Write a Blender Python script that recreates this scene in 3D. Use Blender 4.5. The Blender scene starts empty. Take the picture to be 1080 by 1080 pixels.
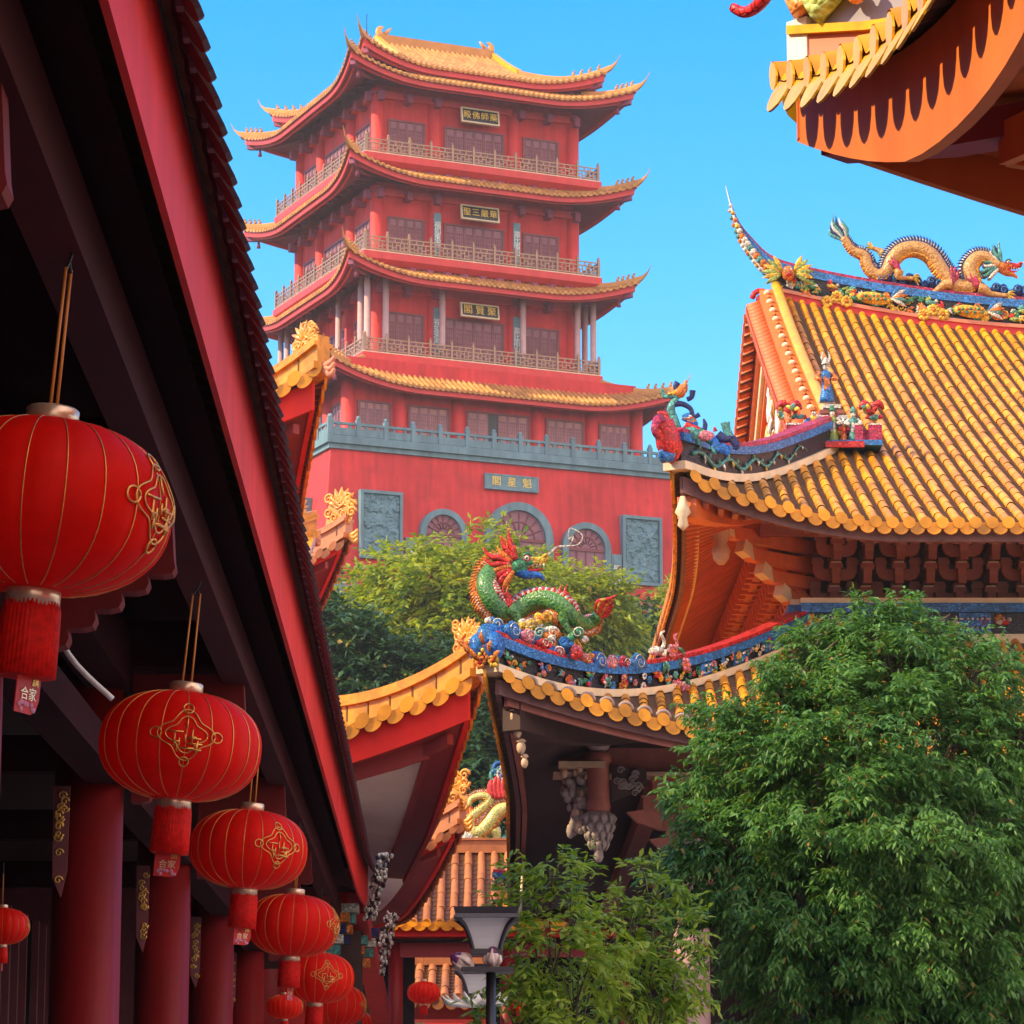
import bpy, math, random
import numpy as np
from math import sin, cos, pi, radians, sqrt, atan2, tan
from mathutils import Vector, Matrix, noise

random.seed(7)
V = Vector
scene = bpy.context.scene
COL = scene.collection
WM = {}

# ------------------------------------------------------------------ camera maths (used to size and place things)
FPX = 3400.0
PITCH = math.atan(667 / FPX)
CAMZ = 1.6
_c, _s = cos(PITCH), sin(PITCH)


def at(px, py, Y):
    """world point seen at photo pixel (px, py) at ground distance Y"""
    a = (px - 540) / FPX
    b = (540 - py) / FPX
    d = V((a, _c - b * _s, _s + b * _c))
    p = d * (Y / d.y)
    p.z += CAMZ
    return p


# ------------------------------------------------------------------ mesh collector
class MB:
    def __init__(self, M=None):
        self.v = []; self.f = []; self.m = []; self.s = []
        self.M = M

    def add(self, vs, fs, mi=0, smooth=False):
        o = len(self.v)
        if self.M is not None:
            vs = [self.M @ V(p) for p in vs]
        self.v.extend([tuple(p) for p in vs])
        for f in fs:
            self.f.append([i + o for i in f]); self.m.append(mi); self.s.append(smooth)

    def box(self, x0, x1, y0, y1, z0, z1, mi=0):
        vs = [(x, y, z) for z in (z0, z1) for y in (y0, y1) for x in (x0, x1)]
        self.add(vs, [(0, 2, 3, 1), (4, 5, 7, 6), (0, 1, 5, 4), (2, 6, 7, 3), (0, 4, 6, 2), (1, 3, 7, 5)], mi)

    def frustum(self, h0, h1, z0, z1, mi=0, d0=None, d1=None):
        d0 = h0 if d0 is None else d0
        d1 = h1 if d1 is None else d1
        vs = [(-h0, -d0, z0), (h0, -d0, z0), (h0, d0, z0), (-h0, d0, z0), (-h1, -d1, z1), (h1, -d1, z1), (h1, d1, z1), (-h1, d1, z1)]
        self.add(vs, [(0, 3, 2, 1), (4, 5, 6, 7), (0, 1, 5, 4), (1, 2, 6, 5), (2, 3, 7, 6), (3, 0, 4, 7)], mi)

    def obox(self, c, ax, ay, az, mi=0):
        c = V(c); ax = V(ax); ay = V(ay); az = V(az)
        vs = [c + ax * i + ay * j + az * k for k in (-1, 1) for j in (-1, 1) for i in (-1, 1)]
        self.add(vs, [(0, 2, 3, 1), (4, 5, 7, 6), (0, 1, 5, 4), (2, 6, 7, 3), (0, 4, 6, 2), (1, 3, 7, 5)], mi)

    def tube(self, path, r, n=8, mi=0, flat=1.0, ref=None, cap=True, smooth=True):
        path = [V(p) for p in path]
        k = len(path)
        rr = list(r) if hasattr(r, '__len__') else [r] * k
        vs = []
        u = None
        for i in range(k):
            t = path[min(i + 1, k - 1)] - path[max(i - 1, 0)]
            if t.length < 1e-9:
                t = V((0, 0, 1))
            t.normalize()
            if ref is not None:
                q = V(ref); u = q - t * q.dot(t)
                if u.length < 1e-6:
                    u = t.orthogonal()
            elif u is None:
                u = t.orthogonal()
            else:
                u = u - t * u.dot(t)
                if u.length < 1e-6:
                    u = t.orthogonal()
            u.normalize()
            sd = t.cross(u)
            for j in range(n):
                a = 2 * pi * j / n
                vs.append(path[i] + sd * (rr[i] * cos(a)) + u * (rr[i] * flat * sin(a)))
        fs = []
        for i in range(k - 1):
            for j in range(n):
                j2 = (j + 1) % n
                fs.append((i * n + j, i * n + j2, (i + 1) * n + j2, (i + 1) * n + j))
        if cap:
            fs.append(tuple(range(n - 1, -1, -1)))
            fs.append(tuple(range((k - 1) * n, k * n)))
        self.add(vs, fs, mi, smooth)

    def sweep(self, path, prof, mi=0, scale=None, up=(0, 0, 1), cap=True, smooth=False, side=None):
        """prof: closed list of (side, up); side = tangent x up"""
        path = [V(p) for p in path]
        k = len(path); n = len(prof); up = V(up)
        vs = []
        for i in range(k):
            t = path[min(i + 1, k - 1)] - path[max(i - 1, 0)]
            sd = V(side) if side is not None else t.cross(up)
            if sd.length < 1e-9:
                sd = V((1, 0, 0))
            sd.normalize()
            q = scale[i] if scale else 1.0
            for (a, b) in prof:
                vs.append(path[i] + sd * (a * q) + up * (b * q))
        fs = []
        for i in range(k - 1):
            for j in range(n):
                j2 = (j + 1) % n
                fs.append((i * n + j, i * n + j2, (i + 1) * n + j2, (i + 1) * n + j))
        if cap:
            fs.append(tuple(range(n - 1, -1, -1)))
            fs.append(tuple(range((k - 1) * n, k * n)))
        self.add(vs, fs, mi, smooth)

    def lathe(self, prof, n=16, c=(0, 0, 0), mi=0, smooth=True, mod=None):
        c = V(c); vs = []
        for (r, z) in prof:
            for j in range(n):
                a = 2 * pi * j / n
                q = r * (mod(a, z) if mod else 1)
                vs.append(c + V((q * cos(a), q * sin(a), z)))
        fs = []
        k = len(prof)
        for i in range(k - 1):
            for j in range(n):
                j2 = (j + 1) % n
                fs.append((i * n + j, i * n + j2, (i + 1) * n + j2, (i + 1) * n + j))
        fs.append(tuple(range(n - 1, -1, -1)))
        fs.append(tuple(range((k - 1) * n, k * n)))
        self.add(vs, fs, mi, smooth)

    def ell(self, c, r, mi=0, n=10, m=6, ax=None):
        """ellipsoid; ax = 3 axis vectors"""
        c = V(c)
        if ax is None:
            ax = (V((1, 0, 0)), V((0, 1, 0)), V((0, 0, 1)))
        if not hasattr(r, '__len__'):
            r = (r, r, r)
        vs = []
        for i in range(m + 1):
            ph = pi * i / m
            for j in range(n):
                a = 2 * pi * j / n
                vs.append(c + ax[0] * (r[0] * sin(ph) * cos(a)) + ax[1] * (r[1] * sin(ph) * sin(a)) + ax[2] * (-r[2] * cos(ph)))
        fs = []
        for i in range(m):
            for j in range(n):
                j2 = (j + 1) % n
                fs.append((i * n + j, i * n + j2, (i + 1) * n + j2, (i + 1) * n + j))
        self.add(vs, fs, mi, True)

    def prism(self, poly, o, ux, uy, dep, mi=0):
        """poly 2D outline in plane (ux, uy) at o, extruded by vector dep"""
        o = V(o); ux = V(ux); uy = V(uy); dep = V(dep)
        n = len(poly)
        a = [o + ux * p[0] + uy * p[1] for p in poly]
        vs = a + [p + dep for p in a]
        fs = [tuple(range(n - 1, -1, -1)), tuple(range(n, 2 * n))]
        for j in range(n):
            j2 = (j + 1) % n
            fs.append((j, j2, n + j2, n + j))
        self.add(vs, fs, mi)

    def build(self, name, mats, parent=None, label=None):
        me = bpy.data.meshes.new(name)
        vs = self.v
        if parent is not None and parent.name in WM:
            I = WM[parent.name].inverted()
            vs = [tuple(I @ V(p)) for p in vs]
        me.from_pydata(vs, [], self.f)
        if not isinstance(mats, (list, tuple)):
            mats = [mats]
        for m in mats:
            me.materials.append(m)
        me.polygons.foreach_set('material_index', self.m)
        me.polygons.foreach_set('use_smooth', self.s)
        me.update()
        o = bpy.data.objects.new(name, me)
        COL.objects.link(o)
        if parent is not None:
            o.parent = parent
            if parent.name in WM:
                WM[o.name] = WM[parent.name]
        if label:
            o['label'] = label
        return o


def thing(name, label, cat, loc=(0, 0, 0), rz=0.0, group=None):
    o = bpy.data.objects.new(name, None)
    COL.objects.link(o)
    o.empty_display_size = 0.3
    o.location = loc; o.rotation_euler = (0, 0, rz)
    o['label'] = label; o['category'] = cat
    if group:
        o['group'] = group
    WM[o.name] = Matrix.Translation(V(loc)) @ Matrix.Rotation(rz, 4, 'Z')
    return o


def tag(o, label, cat, group=None):
    o['label'] = label; o['category'] = cat
    if group:
        o['group'] = group
    return o


def copy_tree(o, parent=None):
    c = o.copy(); COL.objects.link(c)
    c.parent = parent
    for ch in list(o.children):
        copy_tree(ch, c)
    return c


def cr(pts, n=6):
    """Catmull-Rom through points (vectors or tuples)"""
    P = [V(p) for p in pts]
    out = []
    for i in range(len(P) - 1):
        p0 = P[max(i - 1, 0)]; p1 = P[i]; p2 = P[i + 1]; p3 = P[min(i + 2, len(P) - 1)]
        for k in range(n):
            t = k / n
            out.append(0.5 * ((2 * p1) + (p2 - p0) * t + (2 * p0 - 5 * p1 + 4 * p2 - p3) * t * t + (3 * p1 - p0 - 3 * p2 + p3) * t ** 3))
    out.append(P[-1].copy())
    return out


def lerp_list(vals, n):
    """n samples of a piecewise linear list"""
    out = []
    for i in range(n):
        t = i / (n - 1) * (len(vals) - 1)
        k = min(int(t), len(vals) - 2)
        out.append(vals[k] + (vals[k + 1] - vals[k]) * (t - k))
    return out


# ------------------------------------------------------------------ materials
def mat(name, col, rough=0.6, var=0.18, scale=2.0, bump=0.0, bscale=30.0, metal=0.0, spec=0.5, coat=0.0, streak=0.0, island=0.0, trans=0.0, grime=0.0, sss=0.0):
    m = bpy.data.materials.new(name); m.use_nodes = True
    N = m.node_tree.nodes; L = m.node_tree.links
    b = N['Principled BSDF']
    b.inputs['Roughness'].default_value = rough
    b.inputs['Metallic'].default_value = metal
    b.inputs['Specular IOR Level'].default_value = spec
    b.inputs['Coat Weight'].default_value = coat
    b.inputs['Coat Roughness'].default_value = 0.15
    geo = N.new('ShaderNodeNewGeometry')
    n1 = N.new('ShaderNodeTexNoise'); n1.inputs['Scale'].default_value = scale; n1.inputs['Detail'].default_value = 6
    n1.inputs['Roughness'].default_value = 0.65
    L.new(geo.outputs['Position'], n1.inputs['Vector'])
    fac = N.new('ShaderNodeMapRange')
    fac.inputs['From Min'].default_value = 0.3; fac.inputs['From Max'].default_value = 0.7
    fac.inputs['To Min'].default_value = 1 - var; fac.inputs['To Max'].default_value = 1 + var
    L.new(n1.outputs['Fac'], fac.inputs['Value'])
    val = fac.outputs['Result']

    def mul(a, bb):
        x = N.new('ShaderNodeMath'); x.operation = 'MULTIPLY'
        L.new(a, x.inputs[0]); L.new(bb, x.inputs[1]); return x.outputs[0]
    if streak > 0:
        mp = N.new('ShaderNodeMapping'); mp.inputs['Scale'].default_value = (3.0, 3.0, 0.22)
        L.new(geo.outputs['Position'], mp.inputs['Vector'])
        n2 = N.new('ShaderNodeTexNoise'); n2.inputs['Scale'].default_value = 1.2; n2.inputs['Detail'].default_value = 5
        L.new(mp.outputs['Vector'], n2.inputs['Vector'])
        r2 = N.new('ShaderNodeMapRange')
        r2.inputs['From Min'].default_value = 0.35; r2.inputs['From Max'].default_value = 0.65
        r2.inputs['To Min'].default_value = 1 - streak; r2.inputs['To Max'].default_value = 1 + streak * 0.4
        L.new(n2.outputs['Fac'], r2.inputs['Value'])
        val = mul(val, r2.outputs['Result'])
    if island > 0:
        r3 = N.new('ShaderNodeMapRange')
        r3.inputs['To Min'].default_value = 1 - island; r3.inputs['To Max'].default_value = 1 + island
        L.new(geo.outputs['Random Per Island'], r3.inputs['Value'])
        val = mul(val, r3.outputs['Result'])
    mx = N.new('ShaderNodeMix'); mx.data_type = 'RGBA'; mx.blend_type = 'MULTIPLY'
    mx.inputs['Factor'].default_value = 1.0
    mx.inputs['A'].default_value = (*col, 1)
    L.new(val, mx.inputs['B'])
    cout = mx.outputs['Result']
    if grime > 0:
        n4 = N.new('ShaderNodeTexNoise'); n4.inputs['Scale'].default_value = scale * 2.7; n4.inputs['Detail'].default_value = 8
        L.new(geo.outputs['Position'], n4.inputs['Vector'])
        r4 = N.new('ShaderNodeMapRange'); r4.inputs['From Min'].default_value = 0.52; r4.inputs['From Max'].default_value = 0.72
        r4.inputs['To Max'].default_value = grime
        L.new(n4.outputs['Fac'], r4.inputs['Value'])
        g = N.new('ShaderNodeMix'); g.data_type = 'RGBA'
        g.inputs['B'].default_value = (col[0] * 0.25 + 0.02, col[1] * 0.25 + 0.015, col[2] * 0.25 + 0.012, 1)
        L.new(r4.outputs['Result'], g.inputs['Factor']); L.new(cout, g.inputs['A'])
        cout = g.outputs['Result']
    L.new(cout, b.inputs['Base Color'])
    if sss > 0:
        b.inputs['Subsurface Weight'].default_value = sss
        b.inputs['Subsurface Radius'].default_value = (0.08, 0.02, 0.01)
    if bump > 0:
        nb = N.new('ShaderNodeTexNoise'); nb.inputs['Scale'].default_value = bscale; nb.inputs['Detail'].default_value = 4
        L.new(geo.outputs['Position'], nb.inputs['Vector'])
        bp = N.new('ShaderNodeBump'); bp.inputs['Strength'].default_value = bump; bp.inputs['Distance'].default_value = 0.02
        L.new(nb.outputs['Fac'], bp.inputs['Height']); L.new(bp.outputs['Normal'], b.inputs['Normal'])
    if trans > 0:
        out = N['Material Output']
        tr = N.new('ShaderNodeBsdfTranslucent'); L.new(cout, tr.inputs['Color'])
        ms = N.new('ShaderNodeMixShader'); ms.inputs['Fac'].default_value = trans
        L.new(b.outputs['BSDF'], ms.inputs[1]); L.new(tr.outputs['BSDF'], ms.inputs[2])
        L.new(ms.outputs['Shader'], out.inputs['Surface'])
    return m


def scale_mat(name, col, col2, size=14.0, rough=0.35):
    """glazed scales: voronoi cells, pale edge colour"""
    m = mat(name, col, rough, var=0.25, scale=3, coat=0.2)
    N = m.node_tree.nodes; L = m.node_tree.links
    b = N['Principled BSDF']
    old = b.inputs['Base Color'].links[0].from_socket
    geo = N.new('ShaderNodeNewGeometry')
    vo = N.new('ShaderNodeTexVoronoi'); vo.inputs['Scale'].default_value = size
    L.new(geo.outputs['Position'], vo.inputs['Vector'])
    r = N.new('ShaderNodeMapRange'); r.inputs['From Min'].default_value = 0.25; r.inputs['From Max'].default_value = 0.6
    L.new(vo.outputs['Distance'], r.inputs['Value'])
    x = N.new('ShaderNodeMix'); x.data_type = 'RGBA'; x.inputs['B'].default_value = (*col2, 1)
    L.new(old, x.inputs['A']); L.new(r.outputs['Result'], x.inputs['Factor'])
    L.new(x.outputs['Result'], b.inputs['Base Color'])
    bp = N.new('ShaderNodeBump'); bp.inputs['Strength'].default_value = 0.6; bp.inputs['Distance'].default_value = 0.02; bp.invert = True
    L.new(vo.outputs['Distance'], bp.inputs['Height']); L.new(bp.outputs['Normal'], b.inputs['Normal'])
    return m


def mosaic_mat(name, col, size=24.0):
    """cut porcelain: small shards of slightly different tone with dark grout lines"""
    m = mat(name, col, 0.38, var=0.22, scale=4, coat=0.08, spec=0.35, grime=0.45)
    N = m.node_tree.nodes; L = m.node_tree.links
    b = N['Principled BSDF']
    old = b.inputs['Base Color'].links[0].from_socket
    geo = N.new('ShaderNodeNewGeometry')
    vo = N.new('ShaderNodeTexVoronoi'); vo.inputs['Scale'].default_value = size
    ve = N.new('ShaderNodeTexVoronoi'); ve.inputs['Scale'].default_value = size; ve.feature = 'DISTANCE_TO_EDGE'
    L.new(geo.outputs['Position'], vo.inputs['Vector']); L.new(geo.outputs['Position'], ve.inputs['Vector'])
    sp_ = N.new('ShaderNodeSeparateColor'); L.new(vo.outputs['Color'], sp_.inputs[0])
    r = N.new('ShaderNodeMapRange'); r.inputs['To Min'].default_value = 0.62; r.inputs['To Max'].default_value = 1.3
    L.new(sp_.outputs[0], r.inputs['Value'])
    e = N.new('ShaderNodeMapRange'); e.inputs['From Min'].default_value = 0.02; e.inputs['From Max'].default_value = 0.09; e.inputs['To Min'].default_value = 0.35
    L.new(ve.outputs['Distance'], e.inputs['Value'])
    q = N.new('ShaderNodeMath'); q.operation = 'MULTIPLY'; L.new(r.outputs['Result'], q.inputs[0]); L.new(e.outputs['Result'], q.inputs[1])
    x = N.new('ShaderNodeMix'); x.data_type = 'RGBA'; x.blend_type = 'MULTIPLY'; x.inputs['Factor'].default_value = 1
    L.new(old, x.inputs['A']); L.new(q.outputs[0], x.inputs['B']); L.new(x.outputs['Result'], b.inputs['Base Color'])
    bp = N.new('ShaderNodeBump'); bp.inputs['Strength'].default_value = 0.7; bp.inputs['Distance'].default_value = 0.015
    L.new(e.outputs['Result'], bp.inputs['Height']); L.new(bp.outputs['Normal'], b.inputs['Normal'])
    return m


def leaf_mat(name, col, col2, trans=0.35):
    m = bpy.data.materials.new(name); m.use_nodes = True
    N = m.node_tree.nodes; L = m.node_tree.links
    b = N['Principled BSDF']; b.inputs['Roughness'].default_value = 0.45; b.inputs['Specular IOR Level'].default_value = 0.4
    geo = N.new('ShaderNodeNewGeometry')
    x = N.new('ShaderNodeMix'); x.data_type = 'RGBA'
    x.inputs['A'].default_value = (*col, 1); x.inputs['B'].default_value = (*col2, 1)
    n1 = N.new('ShaderNodeTexNoise'); n1.inputs['Scale'].default_value = 1.3; n1.inputs['Detail'].default_value = 2
    L.new(geo.outputs['Position'], n1.inputs['Vector'])
    ad = N.new('ShaderNodeMath'); ad.operation = 'ADD'
    L.new(n1.outputs['Fac'], ad.inputs[0]); L.new(geo.outputs['Random Per Island'], ad.inputs[1])
    mr = N.new('ShaderNodeMapRange'); mr.inputs['From Min'].default_value = 0.5; mr.inputs['From Max'].default_value = 1.5
    L.new(ad.outputs[0], mr.inputs['Value']); L.new(mr.outputs['Result'], x.inputs['Factor'])
    gt = N.new('ShaderNodeMath'); gt.operation = 'GREATER_THAN'; gt.inputs[1].default_value = 0.982
    L.new(geo.outputs['Random Per Island'], gt.inputs[0])
    dead = N.new('ShaderNodeMix'); dead.data_type = 'RGBA'; dead.inputs['B'].default_value = (0.26, 0.16, 0.035, 1)
    L.new(gt.outputs[0], dead.inputs['Factor']); L.new(x.outputs['Result'], dead.inputs['A']); x = dead
    L.new(x.outputs['Result'], b.inputs['Base Color'])
    tr = N.new('ShaderNodeBsdfTranslucent')
    tc = N.new('ShaderNodeMix'); tc.data_type = 'RGBA'; tc.blend_type = 'MULTIPLY'; tc.inputs['Factor'].default_value = 1
    tc.inputs['B'].default_value = (1.6, 1.5, 0.5, 1)
    L.new(x.outputs['Result'], tc.inputs['A']); L.new(tc.outputs['Result'], tr.inputs['Color'])
    ms = N.new('ShaderNodeMixShader'); ms.inputs['Fac'].default_value = trans
    L.new(b.outputs['BSDF'], ms.inputs[1]); L.new(tr.outputs['BSDF'], ms.inputs[2])
    L.new(ms.outputs['Shader'], N['Material Output'].inputs['Surface'])
    return m


MT = {}
MT['red_wall'] = mat('red_wall_paint', (0.63, 0.043, 0.045), 0.75, 0.20, 0.35, spec=0.25, streak=0.16, grime=0.30)
MT['red_trim'] = mat('red_trim_paint', (0.64, 0.042, 0.042), 0.6, 0.12, 1.5, streak=0.08)
MT['red_gloss'] = mat('red_gloss_paint', (0.78, 0.028, 0.022), 0.6, 0.12, 1.2, spec=0.2, streak=0.10, grime=0.12)
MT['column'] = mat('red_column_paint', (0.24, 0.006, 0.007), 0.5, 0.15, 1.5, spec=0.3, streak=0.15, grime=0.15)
MT['orange_wall'] = mat('orange_wall_paint', (0.72, 0.175, 0.03), 0.65, 0.12, 1.2, spec=0.25, streak=0.12, grime=0.12)
MT['corbel'] = mat('dark_red_carved_timber', (0.17, 0.010, 0.010), 0.6, 0.2, 3.0, spec=0.25)
MT['tile_hip'] = mat('amber_ridge_glaze', (0.66, 0.255, 0.014), 0.4, 0.3, 3.0, coat=0.05, spec=0.35, grime=0.5)
MT['hall_dark'] = mat('shade_dark_maroon_timber', (0.034, 0.005, 0.007), 0.8, 0.2, 2.0, spec=0.1)  # dimness of the side hall interior put into the colour
MT['eave_dark'] = mat('shade_dark_eave_tile', (0.05, 0.016, 0.022), 0.5, 0.2, 3.0)  # shade of the overhanging eave put into the tile colour
MT['soffit_tower'] = mat('shade_purple_soffit', (0.26, 0.045, 0.10), 0.7, 0.15, 1.5)  # purple shading under the pagoda eaves mixed into the colour
MT['soffit_red'] = mat('maroon_soffit_paint', (0.30, 0.035, 0.045), 0.7, 0.15, 1.5)
MT['soffit_white'] = mat('pale_grey_soffit_plaster', (0.82, 0.78, 0.80), 0.8, 0.10, 1.0)
MT['tile'] = mat('yellow_glazed_tile', (0.76, 0.30, 0.010), 0.36, 0.28, 1.6, coat=0.08, spec=0.35, island=0.24, grime=0.45)
MT['tile_amber'] = mat('amber_glazed_tile', (0.72, 0.30, 0.035), 0.35, 0.25, 2.2, coat=0.2, island=0.2, grime=0.3)
MT['tile_brown'] = mat('brown_orange_roof_tile', (0.46, 0.165, 0.06), 0.45, 0.25, 2.5, island=0.2, grime=0.3)
MT['pan'] = mat('dark_pan_tile', (0.095, 0.038, 0.014), 0.5, 0.3, 3.0, grime=0.5)
MT['pan_dark'] = mat('sooty_pan_tile', (0.13, 0.055, 0.02), 0.6, 0.3, 4.0)
MT['yellow_trim'] = mat('bright_yellow_glaze', (0.80, 0.42, 0.010), 0.35, 0.2, 4.0, coat=0.08, spec=0.35, island=0.12, grime=0.35)
MT['tile_tower'] = mat('dull_gold_tile', (0.54, 0.24, 0.065), 0.55, 0.2, 1.2, spec=0.3, island=0.2)
MT['pan_tower'] = mat('dull_gold_pan_tile', (0.42, 0.19, 0.045), 0.6, 0.2, 1.2)
MT['stone'] = mat('blue_grey_stone', (0.15, 0.25, 0.30), 0.75, 0.15, 1.5, streak=0.2, bump=0.3, bscale=12)
MT['stone_relief'] = mat('carved_blue_grey_stone', (0.14, 0.25, 0.30), 0.75, 0.25, 3.0, bump=0.5, bscale=9)
MT['door_wood'] = mat('haze_tinted_door_wood', (0.27, 0.11, 0.15), 0.6, 0.2, 2.0)  # purple of the distant haze mixed into the wood colour
MT['pale_wood'] = mat('faded_pink_lattice_wood', (0.42, 0.19, 0.17), 0.6, 0.2, 2.0)
MT['frame_wood'] = mat('dark_maroon_frame_wood', (0.20, 0.05, 0.06), 0.55, 0.2, 2.0)
MT['brass'] = mat('dull_brass_rail', (0.36, 0.22, 0.14), 0.45, 0.15, 2.0, metal=0.2)
MT['black'] = mat('black_lacquer_and_void', (0.012, 0.012, 0.014), 0.35, 0.1)
MT['dark_void'] = mat('shade_black_interior', (0.018, 0.010, 0.010), 0.8, 0.2)  # near-black colour stands in for the shade of unlit interiors
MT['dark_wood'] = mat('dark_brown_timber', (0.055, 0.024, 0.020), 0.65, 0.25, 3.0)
MT['bracket'] = mat('red_brown_bracket_timber', (0.30, 0.088, 0.060), 0.6, 0.22, 3.0, bump=0.15, bscale=18, grime=0.25)
MT['bracket_pale'] = mat('pale_carved_end_timber', (0.62, 0.42, 0.28), 0.6, 0.2, 5.0)
MT['beam_wood'] = mat('red_brown_beam_timber', (0.40, 0.12, 0.085), 0.6, 0.22, 2.5, grime=0.3)
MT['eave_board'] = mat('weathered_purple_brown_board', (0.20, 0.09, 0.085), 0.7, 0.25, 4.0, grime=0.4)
MT['rafter'] = mat('sunlit_orange_paint', (0.68, 0.15, 0.035), 0.55, 0.2, 3.0)  # sunlight on the hall's left side put into the colour
MT['cream'] = mat('cream_trim', (0.75, 0.60, 0.40), 0.55, 0.15, 4.0)
MT['gold'] = mat('gold_leaf', (0.85, 0.50, 0.12), 0.35, 0.15, 6.0, metal=0.6)
MT['gold_text'] = mat('gold_lettering', (0.92, 0.60, 0.10), 0.5, 0.1, 6.0)
MT['purple_grey'] = mat('purple_grey_plaster', (0.33, 0.30, 0.40), 0.7, 0.10, 3.0)
MT['terracotta'] = mat('salmon_terracotta', (0.62, 0.22, 0.13), 0.6, 0.15, 5.0)
MT['white'] = mat('white_plaster', (0.80, 0.78, 0.74), 0.6, 0.08, 5.0)
MT['pink_stone'] = mat('pale_pink_column_stone', (0.52, 0.32, 0.32), 0.6, 0.12, 2.0, streak=0.1)
MT['grey_carving'] = mat('grey_carved_stone', (0.34, 0.27, 0.26), 0.7, 0.25, 6.0)
MT['trunk'] = mat('grey_brown_bark', (0.10, 0.075, 0.055), 0.85, 0.3, 6.0, bump=0.5, bscale=25)
# glazed porcelain palette for the roof ornaments
PALC = dict(red=(0.70, 0.03, 0.03), orange=(0.80, 0.22, 0.03), yellow=(0.85, 0.52, 0.05), green=(0.05, 0.27, 0.14), teal=(0.10, 0.36, 0.33), blue=(0.02, 0.17, 0.60), navy=(0.02, 0.03, 0.16), white=(0.80, 0.76, 0.68), pink=(0.75, 0.22, 0.28), ink=(0.012, 0.014, 0.028), sky=(0.03, 0.21, 0.62), lime=(0.35, 0.45, 0.10), magenta=(0.50, 0.03, 0.10))
PN = list(PALC)
PAL = [mosaic_mat('porcelain_' + k, c) for k, c in PALC.items()]
PI = {k: i for i, k in enumerate(PN)}
MT['tile_text'] = PAL[PI['white']]


def text(body, size, M, m, name, parent, extrude=0.012, vertical=False):
    """lettering as a mesh; M places it: local x right, y up, z out"""
    cu = bpy.data.curves.new(name, 'FONT')
    cu.body = '\n'.join(body) if vertical else body
    cu.size = size; cu.align_x = 'CENTER'; cu.align_y = 'CENTER'; cu.extrude = extrude
    cu.space_line = 0.85
    cu.resolution_u = 3
    o = bpy.data.objects.new(name, cu); COL.objects.link(o)
    dg = bpy.context.evaluated_depsgraph_get()
    me = bpy.data.meshes.new_from_object(o.evaluated_get(dg))
    bpy.data.objects.remove(o); bpy.data.curves.remove(cu)
    if parent.name in WM:
        M = WM[parent.name].inverted() @ M
    me.transform(M)
    me.materials.clear(); me.materials.append(m)
    r = bpy.data.objects.new(name, me); COL.objects.link(r); r.parent = parent
    if parent.name in WM:
        WM[r.name] = WM[parent.name]
    return r


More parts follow.
